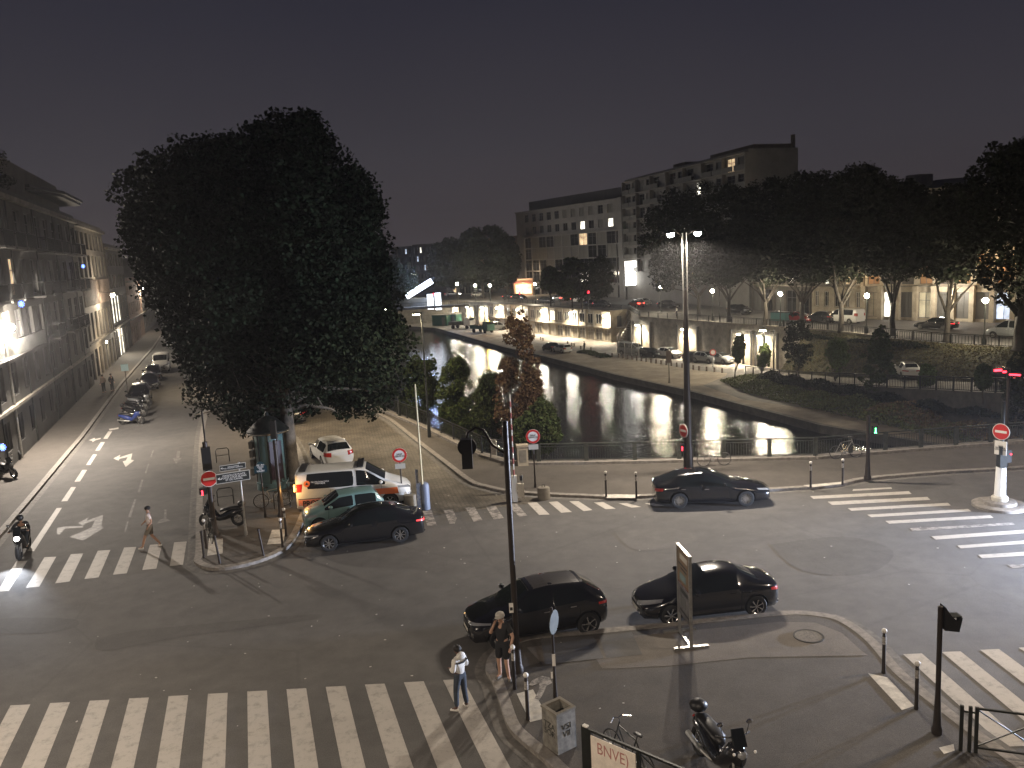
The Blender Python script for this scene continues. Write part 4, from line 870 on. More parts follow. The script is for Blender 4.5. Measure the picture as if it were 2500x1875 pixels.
# planting between path and ramp, and along the bank
def strip_leaves(name, line, n, h, w, size, m, z0, seed, label=None, zf=None):
    r = np.random.default_rng(seed); L = [Vector(p) for p in line]; pts = []
    for _ in range(n):
        i = r.integers(0, len(L)-1); t = r.uniform(); p = L[i].lerp(L[i+1], t); ww = r.uniform(-1, 1); hh = h*(1-.5*ww*ww)*(.55+.45*math.sin(p.x*1.3+p.y*.9)*math.cos(p.y*.7))
        pts.append((p.x+ww*w, p.y+ww*w*.35, (p.z if zf is None else zf)+z0+abs(hh)*r.uniform()**.6))
    o = leaf_mesh(name, pts, size, M[m], None, seed); return tag(o, kind='stuff')
z = LZ
strip_leaves('planting', [(27.5, 99, z), (28, 90, z), (31.2, 80, z), (34.0, 72, z), (36.5, 66, z), (40, 58, z), (46, 50, z)], 34000, 1.7, 2.6, .17, 'leaf_bank', 0, 301)
strip_leaves('undergrowth', [(33.5, 74, z), (36, 68, z), (38.5, 62, z), (43, 55, z), (50, 47, z)], 14000, 2.0, 2.2, .17, 'leaf_russet', .2, 302)
strip_leaves('undergrowth', [(29.6, 97, z), (31.2, 88, z+.5), (34.9, 74, z+1), (37.2, 65, z+1.5), (40, 56, z+2.5), (47, 48, z+3)], 16000, 1.2, .9, .2, 'leaf_far', .2, 303)
strip_leaves('bank_foliage', [(-6, 58, z), (-9, 64, z), (-13, 73, z)], 12000, 5.6, 1.0, .2, 'leaf_mid', .3, 304)
strip_leaves('ivy', [(34.5, 102, -.6), (38.8, 91, -.6), (42.6, 82.2, -.6), (46.6, 76.2, -.6), (52, 68, -.6)], 4500, .6, .5, .24, 'leaf_far', 0, 305)
gr = []
r = np.random.default_rng(9)
for _ in range(16000):
    i = r.integers(0, 5); t = r.uniform(); s = r.uniform(); p = RB[i].lerp(RB[i+1], t).lerp(JS[i].lerp(JS[i+1], t), s); gr.append((p.x, p.y, p.z+.3*math.sin(s*PI)+.06))
M['drygrass'] = leafmat('dry grass blades', (.11, .095, .048), .4)
tag(leaf_mesh('grass', gr, .14, M['drygrass'], None, 12), kind='stuff')
# roof terrace plants on the left building
for i, (x, s) in enumerate(((26, 1.5), (30, 1.9), (33.5, 1.6), (37, 1.4), (41, .8), (44, .7))):
    p = Matrix.Rotation(bl1.rotation_euler.z, 3, 'Z') @ Vector((x, 1.3, 0)) + bl1.location
    root = empty('terrace_shrub', (p.x, p.y, H1+.2), 0, ['first', 'tallest', 'third', 'fourth', 'small round', 'smallest'][i]+' dark shrub on the roof terrace of the grey building', 'shrub', 'shrubs on the roof terrace')
    bl_ = [(Vector((RND.uniform(-s, s), RND.uniform(-.5, .5), RND.uniform(.3, s*1.3))), s*.6) for _ in range(9)]
    t_ = MB(); t_.tube([(0, 0, -.1), (0, 0, s)], [.05, .02], 6); t_.build('stem', 'bark_dark', root)
    leaf_mesh('foliage', blob_points(bl_, 2200, 400+i), .14, M['leaf_far'], root, i)
# ------------------------------------------------------------------ vehicles
def car_proto(name, st, wheels, wr, tw, sideG, topG, pillars=(), hi=True, rimstyle=7, rimm='alloy', door_s=(), belt=None):
    """st: stations (s, zbot, zbelt, ztop, w, wt, crown); s measured from the nose. Local +x is forward."""
    Lc = st[-1][0]; ring = []
    vs = []; 
    for (s, zb, zl, zt, w, wt, cr) in st:
        h = [(0, zb), (.82*w, zb), (w-.03, zb+.12*(zl-zb)+.02), (w, zb+.58*(zl-zb)), (w*.965, zl), (wt+.045, zt-.075 if zt-zl > .2 else zl+(zt-zl)*.5), (wt-.03, zt-.012), (wt*.55, zt+cr*.75), (0, zt+cr)]
        rg = [(Lc/2-s, y, z) for y, z in h] + [(Lc/2-s, -y, z) for y, z in h[-2:0:-1]]
        ring.append(len(vs)); vs += rg
    fs = []; ms = []
    for i in range(len(st)-1):
        for j in range(16):
            jj = j if j < 8 else 15-j
            a = ring[i]+j; b = ring[i]+(j+1) % 16; c = ring[i+1]+(j+1) % 16; d = ring[i+1]+j
            m = 0
            if jj == 4 and i in sideG: m = 1
            if jj in (6, 7) and i in topG: m = 1
            if jj in (0,): m = 2
            fs.append((a, b, c, d)); ms.append(m)
    for e, rev in ((ring[0], 1), (ring[-1], 0)):
        def idx(k, side): return e+k if side == 0 or k in (0, 8) else e+16-k
        for k in range(8):
            q = [idx(k, 0), idx(k+1, 0), idx(k+1, 1), idx(k, 1)]
            q2 = []
            for x in q:
                if x not in q2: q2.append(x)
            fs.append(tuple(q2[::-1] if rev else q2)); ms.append(0)
    me = bpy.data.meshes.new('car'); me.from_pydata(vs, [], fs); me.materials.append(M['black_paint']); me.materials.append(M['glass']); me.materials.append(M['void'])
    me.polygons.foreach_set('material_index', ms); me.update()
    bm = bmesh.new(); bm.from_mesh(me); bmesh.ops.recalc_face_normals(bm, faces=bm.faces)
    cl = bm.edges.layers.float.new('crease_edge'); cv = bm.verts.layers.float.new('crease_vert')
    for ed in bm.edges:
        if len(ed.link_faces) == 2 and ed.link_faces[0].material_index != ed.link_faces[1].material_index: ed[cl] = 1.0; ed.verts[0][cv] = ed.verts[1][cv] = .75
    bm.to_mesh(me); bm.free()
    o = bpy.data.objects.new('body', me); COL.objects.link(o); sb = o.modifiers.new('s', 'SUBSURF'); sb.levels = sb.render_levels = 2
    bake(o)
    me0 = o.data; bm = bmesh.new(); bm.from_mesh(me0); bvh = BVHTree.FromBMesh(bm); bm.free()
    cut = MB(); wmax = max(s[4] for s in st)
    for ws in wheels:
        x = Lc/2-ws
        for sd in (1, -1): cut.cyl((x, sd*(wmax-.30), wr+.015), wr+.055, .6*sd, 28, axis=(0, 1, 0))
    cc = cut.build('cut', 'void'); bo = o.modifiers.new('b', 'BOOLEAN'); bo.operation = 'DIFFERENCE'; bo.object = cc; bo.solver = 'EXACT'; bo.material_mode = 'TRANSFER'
    bake(o); bpy.data.objects.remove(cc)
    # split by material
    root = empty(name, (0, 0, 0), 0, 'car', 'car')
    full = o.data
    mi_glass = [i for i, m in enumerate(full.materials) if m == M['glass']]
    def part(nm, pred):
        b = bmesh.new(); b.from_mesh(full); bmesh.ops.delete(b, geom=[f for f in b.faces if not pred(f)], context='FACES')
        m2 = bpy.data.meshes.new(nm); b.to_mesh(m2); b.free()
        for m in full.materials: m2.materials.append(m)
        m2.polygons.foreach_set('use_smooth', [True]*len(m2.polygons))
        try: m2.set_sharp_from_angle(angle=math.radians(50))
        except Exception: pass
        q = bpy.data.objects.new(nm, m2); COL.objects.link(q); q.parent = root; return q
    body = part('body', lambda f: f.material_index not in mi_glass)
    gs = part('side_window', lambda f: f.material_index in mi_glass and f.normal.y > .35)
    gs2 = part('side_window', lambda f: f.material_index in mi_glass and f.normal.y < -.35)
    part('windscreen', lambda f: f.material_index in mi_glass and abs(f.normal.y) <= .35 and f.calc_center_median().x > 0)
    part('rear_window', lambda f: f.material_index in mi_glass and abs(f.normal.y) <= .35 and f.calc_center_median().x <= 0)
    bpy.data.objects.remove(o)
    def patch(nm, corners, dirv, m, off=.008, nx=6, ny=3, parent=None, th=.02):
        """corners: 4 points; rays go from far outside along dirv onto the body"""
        C = [Vector(c) for c in corners]; d = Vector(dirv).normalized(); b = MB(); grid = []
        for i in range(nx+1):
            row = []
            for j in range(ny+1):
                u, v = i/nx, j/ny; p = C[0].lerp(C[1], u).lerp(C[3].lerp(C[2], u), v)
                hit = bvh.ray_cast(p-d*3, d)
                if hit[0] is None: row.append(None)
                else: 
                    n_ = hit[1]; n_ = n_ if n_.dot(d) < 0 else -n_
                    row.append(hit[0]+n_*off)
            grid.append(row)
        for i in range(nx):
            for j in range(ny):
                q = [grid[i][j], grid[i+1][j], grid[i+1][j+1], grid[i][j+1]]
                if all(x is not None for x in q): b.quad(q)
        if not b.f: return None
        return b.build(nm, m, parent or root, smooth=True, fixn=False)
    # wheels
    def wheel():
        w = MB(); r = wr; t = tw
        w.lathe([(r*.66, -t/2), (r*.93, -t/2), (r, -t*.36), (r, t*.36), (r*.93, t/2), (r*.66, t/2)], n=26, axis='y'); ty = w.build('wheel', 'rubber', root, smooth='auto')
        b = MB(); b.lathe([(r*.67, t/2), (r*.62, t*.42), (r*.60, -t*.3)], n=26, axis='y')
        b.lathe([(0, t*.43), (r*.13, t*.43), (r*.15, t*.3)], n=14, axis='y')
        for k in range(rimstyle):
            a = 2*PI*k/rimstyle; ca, sa = math.cos(a), math.sin(a)
            b.bar((ca*r*.1, t*.36, sa*r*.1), (ca*r*.64, t*.40, sa*r*.64), .045*r/.3, .03)
            if rimstyle <= 7: 
                a2 = a+.14; b.bar((math.cos(a)*r*.2, t*.35, math.sin(a)*r*.2), (math.cos(a2)*r*.64, t*.39, math.sin(a2)*r*.64), .02, .02)
        b.build('rim', rimm, ty, smooth=False)
        b = MB(); b.cyl((0, -t*.2, 0), r*.62, t*.3, 20, axis='y'); b.build('brake_disc', 'void', ty)
        return ty
    w0 = wheel(); first = True; ww = st[len(st)//2][4]
    for ws in wheels:
        for sd in (1, -1):
            w = w0 if first else dup(w0, parent=root); first = False
            w.location = (Lc/2-ws, sd*(ww-tw/2-.035), wr); w.rotation_euler = (0, 0, 0 if sd == 1 else PI)
    return root, patch, bvh, body
def fit_details(root, patch, Lc, W, hl, tl, mirror, grille, plate=(.42, .33), doors=(), handles=(), z_sill=.25, zb=.9, hlm='hlamp', tlm='tlamp', chrome=False, trim='blackplastic', rearplate=.75):
    x0 = Lc/2
    for sd in (1, -1):
        (y1, y2, z1, z2, z3, z4) = hl
        patch('headlight', [(x0+.3, sd*(y1+.10), z1), (x0-.42, sd*y2, z3+.01), (x0-.42, sd*y2, z4-.02), (x0+.3, sd*(y1+.10), z2-.02)], (-1, -sd*.9, -.15), hlm, .008, 8, 3)
        (y1, y2, z1, z2, z3, z4) = tl
        patch('taillight', [(-x0-.3, sd*(y1+.12), z1), (-x0+.26, sd*y2, z3+.02), (-x0+.26, sd*y2, z4-.03), (-x0-.3, sd*(y1+.12), z2-.02)], (1, -sd*.9, -.1), tlm, .008, 8, 3)
        mx_, mz = mirror; b = MB(); b.ball((mx_, sd*(W+.10), mz), .12, 10, sq=(.75, 1.0, .68)); b.bar((mx_, sd*(W-.06), mz-.05), (mx_, sd*(W+.05), mz-.02), .05); b.build('wing_mirror', root_paint(root), root, smooth='auto')
        for (dx, dz) in handles: patch('door_handle', [(dx+.09, sd*2, dz), (dx-.09, sd*2, dz), (dx-.09, sd*2, dz+.028), (dx+.09, sd*2, dz+.028)], (0, -sd, 0), 'chrome' if chrome else root_paint(root), .022, 3, 1)
        for (xa, xb) in doors: patch('door_seam', [(xa, sd*2, z_sill), (xa+.012, sd*2, z_sill), (xb+.012, sd*2, zb), (xb, sd*2, zb)], (0, -sd, -.0), 'void', .004, 1, 8)
        patch('sill_trim', [(x0*.58, sd*2, z_sill-.06), (-x0*.52, sd*2, z_sill-.06), (-x0*.52, sd*2, z_sill+.02), (x0*.58, sd*2, z_sill+.02)], (0, -sd, 0), trim, .008, 10, 1)
    (gy, gz1, gz2) = grille
    patch('grille', [(x0+.5, -gy, gz1), (x0+.5, gy, gz1), (x0+.5, gy*1.05, gz2), (x0+.5, -gy*1.05, gz2)], (-1, 0, 0), 'void', .008, 8, 3)
    patch('grille_bar', [(x0+.5, -gy, (gz1+gz2)/2), (x0+.5, gy, (gz1+gz2)/2), (x0+.5, gy, (gz1+gz2)/2+.025), (x0+.5, -gy, (gz1+gz2)/2+.025)], (-1, 0, 0), 'chrome', .016, 8, 1)
    patch('front_bumper_intake', [(x0+.5, -gy*1.2, gz1-.2), (x0+.5, gy*1.2, gz1-.2), (x0+.5, gy*1.1, gz1-.07), (x0+.5, -gy*1.1, gz1-.07)], (-1, 0, 0), 'void', .006, 8, 2)
    patch('number_plate', [(x0+.5, -.26, plate[1]), (x0+.5, .26, plate[1]), (x0+.5, .26, plate[1]+.11), (x0+.5, -.26, plate[1]+.11)], (-1, 0, 0), 'plate', .02, 4, 1)
    patch('number_plate', [(-x0-.5, -.26, rearplate), (-x0-.5, .26, rearplate), (-x0-.5, .26, rearplate+.11), (-x0-.5, -.26, rearplate+.11)], (1, 0, 0), 'plate', .02, 4, 1)
    b = MB(); b.box((x0-.95, 0, 0), (.02, 1.2, .02)); 
PAINTS = {}
def root_paint(r): return PAINTS.get(r.name, 'black_paint')
def set_paint(root, m):
    for ch in root.children:
        if ch.name.split('.')[0] in ('body', 'wing_mirror'):
            for s in ch.material_slots:
                if s.material == M['black_paint']: s.link = 'OBJECT'; s.material = M[m]
def crease(s): return s
# (s, zbot, zbelt, ztop, halfwidth, half width at top, crown)
SED = [(0.0, .30, .50, .58, .55, .45, .01), (.10, .22, .56, .66, .76, .60, .02), (.55, .19, .70, .80, .87, .70, .03), (1.30, .18, .84, .93, .895, .68, .03), (1.48, .18, .87, 1.00, .90, .66, .03), (2.15, .18, .91, 1.38, .905, .55, .03), (2.72, .18, .92, 1.435, .91, .55, .035), (2.80, .18, .92, 1.435, .91, .55, .035), (3.45, .18, .94, 1.38, .90, .54, .03), (3.62, .18, .95, 1.33, .90, .54, .03), (4.20, .20, .97, 1.04, .88, .62, .02), (4.60, .24, .90, .99, .83, .62, .02), (4.72, .30, .78, .90, .66, .55, .01)]
sedan, pt, _b, _ = car_proto('parked_car', SED, (.93, 3.68), .325, .215, (4, 5, 7, 8), (4, 9), rimstyle=8)
fit_details(sedan, pt, 4.72, .9, (.48, .93, .56, .66, .66, .74), (.5, .93, .74, .86, .78, .88), (.55, 1.0), (.36, .5, .62), doors=((.95, .8), (-.42, -.42), (-1.2, -1.35)), handles=((-.2, .78), (-1.15, .80)))
# sleek executive saloon with short tail
SAL = [(0.0, .30, .52, .60, .58, .48, .01), (.12, .21, .58, .68, .80, .62, .02), (.7, .18, .73, .83, .90, .72, .035), (1.45, .18, .86, .95, .93, .70, .03), (1.62, .18, .88, 1.01, .93, .67, .03), (2.45, .18, .92, 1.38, .935, .55, .035), (2.85, .18, .93, 1.45, .94, .54, .04), (2.93, .18, .93, 1.45, .94, .54, .04), (3.65, .18, .95, 1.40, .93, .52, .04), (3.85, .18, .96, 1.35, .925, .52, .035), (4.55, .20, .99, 1.07, .90, .62, .02), (4.80, .24, .93, 1.03, .84, .62, .015), (4.90, .30, .80, .93, .66, .55, .01)]
saloon, pt, _b, _ = car_proto('parked_car', SAL, (1.10, 3.88), .34, .225, (4, 5, 7, 8), (4, 5, 9), rimstyle=15)
fit_details(saloon, pt, 4.90, .93, (.5, .95, .58, .68, .70, .80), (.6, .95, .72, .90, .76, .92), (.45, 1.02), (.40, .52, .62), doors=((.75, .6), (-.50, -.50), (-1.35, -1.5)), handles=((-.28, .80), (-1.25, .82)), chrome=True)
# coupe cabriolet
CPE = [(0.0, .30, .50, .58, .50, .42, .01), (.10, .22, .56, .67, .74, .58, .03), (.55, .19, .70, .82, .86, .68, .05), (1.05, .18, .84, .95, .88, .68, .04), (1.20, .18, .87, 1.02, .885, .64, .04), (2.05, .18, .92, 1.35, .89, .53, .045), (2.5, .18, .93, 1.40, .89, .52, .05), (2.95, .18, .94, 1.36, .89, .50, .045), (3.12, .18, .95, 1.31, .885, .50, .04), (3.62, .20, .98, 1.06, .87, .60, .03), (4.10, .24, .92, 1.0, .83, .60, .03), (4.30, .30, .78, .90, .66, .52, .01)]
coupe, pt, _b, _ = car_proto('parked_car', CPE, (.85, 3.47), .325, .21, (4, 5, 6), (4, 8), rimstyle=7)
fit_details(coupe, pt, 4.30, .89, (.40, .92, .56, .70, .74, .86), (.55, .9, .70, .88, .78, .90), (.55, 1.0), (.42, .36, .50), doors=((.72, .6), (-.85, -.85)), handles=((-.6, .80),), plate=(.4, .34))
# crossover
CRO = [(0.0, .34, .60, .72, .58, .48, .01), (.10, .26, .66, .82, .78, .62, .03), (.55, .24, .84, .97, .87, .70, .05), (.95, .23, .95, 1.05, .885, .70, .04), (1.12, .23, .98, 1.12, .89, .67, .04), (1.80, .23, 1.02, 1.50, .895, .57, .035), (2.35, .23, 1.04, 1.56, .90, .57, .035), (2.43, .23, 1.04, 1.56, .90, .57, .035), (3.20, .23, 1.08, 1.53, .89, .56, .035), (3.42, .23, 1.09, 1.50, .885, .56, .03), (3.90, .26, 1.10, 1.20, .86, .60, .02), (4.05, .30, .98, 1.12, .80, .60, .01), (4.12, .36, .80, .92, .64, .50, .01)]
cross, pt, _b, crb = car_proto('parked_car', CRO, (.83, 3.44), .345, .215, (4, 5, 7, 8), (4, 9), rimstyle=5)
fit_details(cross, pt, 4.12, .89, (.44, .93, .74, .84, .80, .88), (.5, .93, .86, .98, .88, 1.0), (.72, 1.12), (.40, .60, .72), doors=((.82, .74), (-.35, -.35), (-1.05, -1.15)), handles=((-.12, .92), (-.92, .95)), chrome=True, z_sill=.32, plate=(.4, .44))
for sd in (1, -1): pt('fog_lamp_trim', [(2.6, sd*.62, .42), (2.6, sd*.80, .42), (2.6, sd*.78, .54), (2.6, sd*.66, .54)], (-1, -sd*.2, 0), 'chrome', .01, 3, 3)
pt('roof_panel', [(.30, -.48, 3), (-1.25, -.48, 3), (-1.25, .48, 3), (.30, .48, 3)], (0, 0, -1), mat('grey brown roof paint', (.05, .046, .043), .28, coat=.8), .004, 8, 6)
# small tall hatchback
HAT = [(0.0, .28, .52, .60, .56, .46, .01), (.08, .22, .60, .74, .72, .58, .02), (.42, .20, .76, .88, .78, .64, .04), (.72, .19, .86, .97, .80, .64, .03), (.86, .19, .89, 1.03, .80, .62, .03), (1.50, .19, .93, 1.38, .81, .56, .03), (2.05, .19, .95, 1.42, .815, .56, .03), (2.14, .19, .95, 1.42, .815, .56, .03), (2.85, .20, .97, 1.40, .80, .55, .03), (3.02, .20, .97, 1.36, .80, .55, .02), (3.34, .24, .92, 1.0, .77, .60, .02), (3.42, .30, .74, .84, .62, .5, .01)]
hatch, pt, _b, _ = car_proto('parked_car', HAT, (.60, 2.95), .285, .17, (4, 5, 7, 8), (4, 9), rimstyle=6, rimm='steel')
PAINTS[hatch.name] = 'teal_paint'; set_paint(hatch, 'teal_paint')
fit_details(hatch, pt, 3.42, .81, (.40, .84, .62, .76, .66, .78), (.5, .84, .70, .9, .72, .92), (.62, 1.02), (.34, .44, .54), doors=((.75, .68), (-.42, -.42)), handles=((-.2, .80),))
# minibus van
VAN = [(0.0, .34, .66, .76, .66, .56, .01), (.12, .26, .78, .92, .84, .68, .03), (.55, .24, .96, 1.10, .93, .74, .04), (.95, .24, 1.08, 1.22, .95, .74, .03), (1.12, .24, 1.12, 1.32, .95, .72, .03), (1.95, .24, 1.16, 1.86, .955, .74, .03), (2.15, .24, 1.16, 1.90, .955, .75, .03), (2.38, .24, 1.17, 1.92, .96, .76, .03), (2.50, .24, 1.17, 1.92, .96, .76, .03), (4.55, .24, 1.17, 1.92, .96, .76, .03), (4.86, .24, 1.17, 1.91, .955, .76, .03), (5.02, .26, 1.16, 1.88, .94, .76, .02), (5.08, .34, 1.1, 1.80, .88, .70, .01)]
van, pt, vbvh, _ = car_proto('rescue_van', VAN, (.95, 4.05), .33, .215, (4, 5, 6, 8), (4,), rimstyle=6, rimm='steel')
PAINTS[van.name] = 'white_paint'; set_paint(van, 'white_paint')
fit_details(van, pt, 5.08, .96, (.52, .98, .80, .94, .92, 1.04), (.76, .955, 1.05, 1.45, 1.05, 1.45), (1.25, 1.28), (.42, .60, .72), doors=((1.25, 1.25), (.05, .05), (-1.0, -1.0)), handles=((.25, .98), (-.2, .98)), zb=1.1, z_sill=.32, plate=(.4, .44))
vpt = pt
# plain van copy used for the other vans (before lettering)
pvan = dup(van, label='van'); pvan['category'] = 'van'; pvan.name = 'parked_van'
# estate
EST = [(0.0, .28, .50, .58, .56, .46, .01), (.10, .22, .56, .66, .74, .60, .02), (.5, .19, .70, .80, .82, .68, .03), (1.05, .18, .82, .91, .84, .66, .03), (1.2, .18, .85, .98, .845, .62, .03), (1.85, .18, .89, 1.34, .85, .54, .03), (2.4, .18, .90, 1.39, .855, .55, .03), (2.48, .18, .90, 1.39, .855, .55, .03), (3.70, .18, .91, 1.37, .845, .55, .03), (3.86, .20, .91, 1.33, .84, .55, .02), (4.16, .22, .92, 1.0, .82, .66, .02), (4.27, .30, .75, .86, .68, .56, .01)]
estate, pt, _b, _ = car_proto('parked_car', EST, (.85, 3.38), .30, .18, (4, 5, 7, 8), (4, 9), rimstyle=6, rimm='steel')
PAINTS[estate.name] = 'white_paint'; set_paint(estate, 'white_paint')
fit_details(estate, pt, 4.27, .85, (.42, .86, .56, .68, .62, .70), (.62, .86, .70, .96, .72, .96), (.62, .98), (.34, .44, .54), doors=((.85, .75), (-.35, -.35)), handles=((-.15, .76),), rearplate=.62)

def put(root, c, rz, label, name=None, cat=None, group=None):
    root.location = (c[0], c[1], c[2] if len(c) > 2 else 0); root.rotation_euler = (0, 0, rz); root['label'] = label
    if name: root.name = name
    if cat: root['category'] = cat
    if group: root['group'] = group
    return root
def by_wheels(pf, pr, Lc, ws, track, z=0):
    """pf, pr: ground contact (photo points) of the front and rear wheel on the side we see"""
    a, b = G(*pf, z), G(*pr, z); d = (a-b).normalized(); nn = Vector((-d.y, d.x, 0)); mid = (a+b)/2
    if nn.y < 0: nn = -nn
    mid = mid+nn*track; off = Lc/2-(ws[0]+ws[1])/2
    c = mid-d*off; return (c.x, c.y, z), math.atan2(d.y, d.x)
c, r = by_wheels((1213, 1588), (1449, 1546), 4.12, (.83, 3.44), .78); put(cross, c, r, 'black crossover with brown roof parked at the corner, nose toward the white hooded person')
c, r = by_wheels((1639, 1527), (1845, 1504), 4.30, (.85, 3.47), .78); put(coupe, c, r, 'black coupe with rounded roof parked behind the tall poster stand')
c, r = by_wheels((1819, 1235), (1660, 1240), 4.90, (1.10, 3.88), .80); put(saloon, c, r, 'black saloon driving right in front of the bridge railing and tall lamp mast')
c, r = by_wheels((809, 1345), (974, 1324), 4.72, (.93, 3.68), .78); put(sedan, c, r, 'black saloon with spoked alloy wheels parked in front of the teal hatchback')
for ch in sedan.children:
    if ch.name.startswith('taillight'): ch.material_slots[0].link = 'OBJECT'; ch.material_slots[0].material = emi('glowing tail lamp', (1, .05, .05), 2.2)
c, r = by_wheels((775, 1299), (925, 1276), 3.42, (.60, 2.95), .70); put(hatch, c, r, 'small pale teal hatchback between the black saloon and the rescue van')
_a, _b2 = G(954, 1239), G(757, 1240, .3); _b2.z = 0; _d = (_a-_b2).normalized(); print('VANLEN', (_a-_b2).length)
_n = Vector((-_d.y, _d.x, 0)); c = _a+_n*.84-_d*(5.08/2-.95); c = (c.x, c.y, 0); r = math.atan2(_d.y, _d.x)
# rescue van dressing: orange band, lettering, window emblem, roof bar
for sd in (1, -1):
    vpt('orange_band', [(2.0, sd*2, .66), (.55, sd*2, .70), (.55, sd*2, .96), (1.95, sd*2, .94)], (0, -sd, 0), 'orange', .006, 8, 3, parent=van)
    vpt('orange_band', [(-.2, sd*2, .34), (-2.42, sd*2, .34), (-2.42, sd*2, .72), (-.2, sd*2, .72)], (0, -sd, 0), mat('pink reflective film', (.62, .22, .16), .4), .006, 10, 3, parent=van)
    tx = text('lettering', 'PROTECTION', .36, 'signblack', van, (-1.28, sd*.975, .53), (PI/2, 0, 0 if sd == -1 else PI), sx=.86, bold=.008)
    vpt('lettering_bar', [(-.2, sd*2, .735), (-2.42, sd*2, .735), (-2.42, sd*2, .765), (-.2, sd*2, .765)], (0, -sd, 0), 'signblack', .008, 8, 1, parent=van)
    b = MB(); b.cyl((0, 0, 0), .14, .004, 24, axis='y'); e = b.build('window_emblem', 'orange', van); e.location = (-2.0, sd*.905, 1.42); e.rotation_euler = (sd*.22, 0, 0)
    b = MB(); b.plate([(-.07, -.05), (.07, -.05), (0, .075)], -.006, .012); t = b.build('emblem_triangle', 'signblack', e)
    tx = text('window_lettering', 'PROTECTION CIVILE\nPARIS SEINE', .085, 'white', van, (-1.42, sd*.912, 1.44), (PI/2+sd*.22, 0, 0 if sd == -1 else PI))
b = MB(); b.box((.35, 0, 1.985), (.28, 1.25, .10)); b.build('roof_light_bar', 'blackplastic', van); b = MB(); b.box((-2.2, 0, 1.96), (.3, 1.3, .07)); b.build('roof_bar', 'blackplastic', van)
put(van, c, r, 'white and orange rescue van with PROTECTION lettering behind the teal hatchback', cat='van')
g = G(832, 1143); qdir = Vector((-.44, .90, 0)).normalized(); qa = math.atan2(qdir.y, qdir.x)
put(estate, (g.x+qdir.x*2.1, g.y+qdir.y*2.1, .005), qa, 'old white estate car seen from behind on the cobbled quay street')
IDX = [0]
def more(src, loc, rz, paint, label, cat=None, group=None, lights=None):
    o = dup(src, loc, rz, label); o['label'] = label
    if group: o['group'] = group
    if cat: o['category'] = cat
    for ch in o.children:
        nm = ch.name.split('.')[0]
        if nm in ('body', 'wing_mirror'):
            for s in ch.material_slots:
                if s.material and ('paint' in s.material.name): s.link = 'OBJECT'; s.material = M[paint]
        if lights and nm == 'taillight' and 'r' in lights: s = ch.material_slots[0]; s.link = 'OBJECT'; s.material = M['tlamp_on']
        if lights and nm == 'headlight' and 'f' in lights: s = ch.material_slots[0]; s.link = 'OBJECT'; s.material = M['hlamp_on']
    return o
sa = math.atan2(.942, -.335)
more(sedan, (-16.2, 58.8, .005), qa, 'black_paint', 'dark car parked under the big plane tree beyond the white estate')
more(cross, (-21.0, 71, .005), qa+.02, 'grey_paint', 'silver car glimpsed through leaves farther up the cobbled street')
# left street, noses toward the camera
for (px, py), src, pnt, lb, off in (((338, 990), cross, 'black_paint', 'first dark car behind the row of motorcycles in the left street', 2.1), ((362, 955), sedan, 'black_paint', 'second dark car in the left street parked line', 2.3), ((372, 930), hatch, 'black_paint', 'third dark car in the left street just before the white van', 1.9)):
    g = G(px, py); more(src, (g.x-.32*off, g.y+.94*off, 0), sa+PI, pnt, lb, group='cars parked along the left street')
g = G(392, 912); more(pvan, (g.x-.9, g.y+2.6, 0), sa+PI, 'white_paint', 'white van facing the camera at the end of the left street parked line', cat='van')
more(sedan, (-50.5, 124, 0), sa+PI, 'grey_paint', 'distant car in the left street beyond the white van', group='cars parked along the left street')
# upper street on the right bank
jd = Vector((.5, -.866, 0)); ja = math.atan2(jd.y, jd.x)
def onstreet(px, py, src, rz, pnt, lb, z=0, cat=None, lights=None, group='cars on the upper street'):
    g = G(px, py, z); return more(src, (g.x, g.y, z), rz, pnt, lb, cat=cat, lights=lights, group=group)
onstreet(1805, 767, cross, ja+.1, 'black_paint', 'dark car parked between the two pale plane tree trunks on the upper street')
onstreet(2060, 789, pvan, ja+PI, 'white_paint', 'white van with red mark parked behind the pale plane tree', cat='van')
onstreet(1952, 786, sedan, ja, 'red_paint', 'dark red car left of the white van on the upper street', lights='r')
onstreet(2003, 788, cross, ja+PI, 'black_paint', 'small dark car tucked right in front of the white van')
onstreet(2285, 804, sedan, ja+PI+.05, 'black_paint', 'dark saloon parked before the display windows')
onstreet(2475, 826, pvan, ja+PI, 'grey_paint', 'grey van at the right edge of the upper street', cat='van')
onstreet(1632, 752, sedan, ja, 'black_paint', 'dark car passing behind the tall double lamp mast')
onstreet(1572, 746, hatch, ja, 'white_paint', 'small pale car on the upper street left of the lamp mast')
onstreet(1553, 750, hatch, ja+PI, 'red_paint', 'car with red tail lights beside the small pale car', lights='r')
onstreet(1470, 752, cross, ja, 'black_paint', 'dark car with bright brake lights above the quay house roof', lights='r')
onstreet(1443, 748, sedan, ja, 'black_paint', 'dark car just left of the brake lights above the quay house')
onstreet(1410, 738, hatch, ja, 'white_paint', 'white car behind the small trees before the office block', lights='r')
onstreet(1365, 735, hatch, ja+PI, 'grey_paint', 'silver car with headlights on before the office block', lights='rf')
onstreet(1333, 740, sedan, ja, 'black_paint', 'dark car at the left end of the quay house roof')
onstreet(1268, 733, cross, ja+.3, 'black_paint', 'car with red lights at the crossing beside the far trees', lights='r')
onstreet(1248, 731, sedan, ja+.3, 'black_paint', 'second car with red lights waiting beside the far trees', lights='r')
onstreet(1105, 723, sedan, .1, 'grey_paint', 'pale car far away beneath the distant dark trees', lights='f')
onstreet(1165, 725, hatch, .1, 'white_paint', 'distant car with white headlights under the dark trees', lights='f')
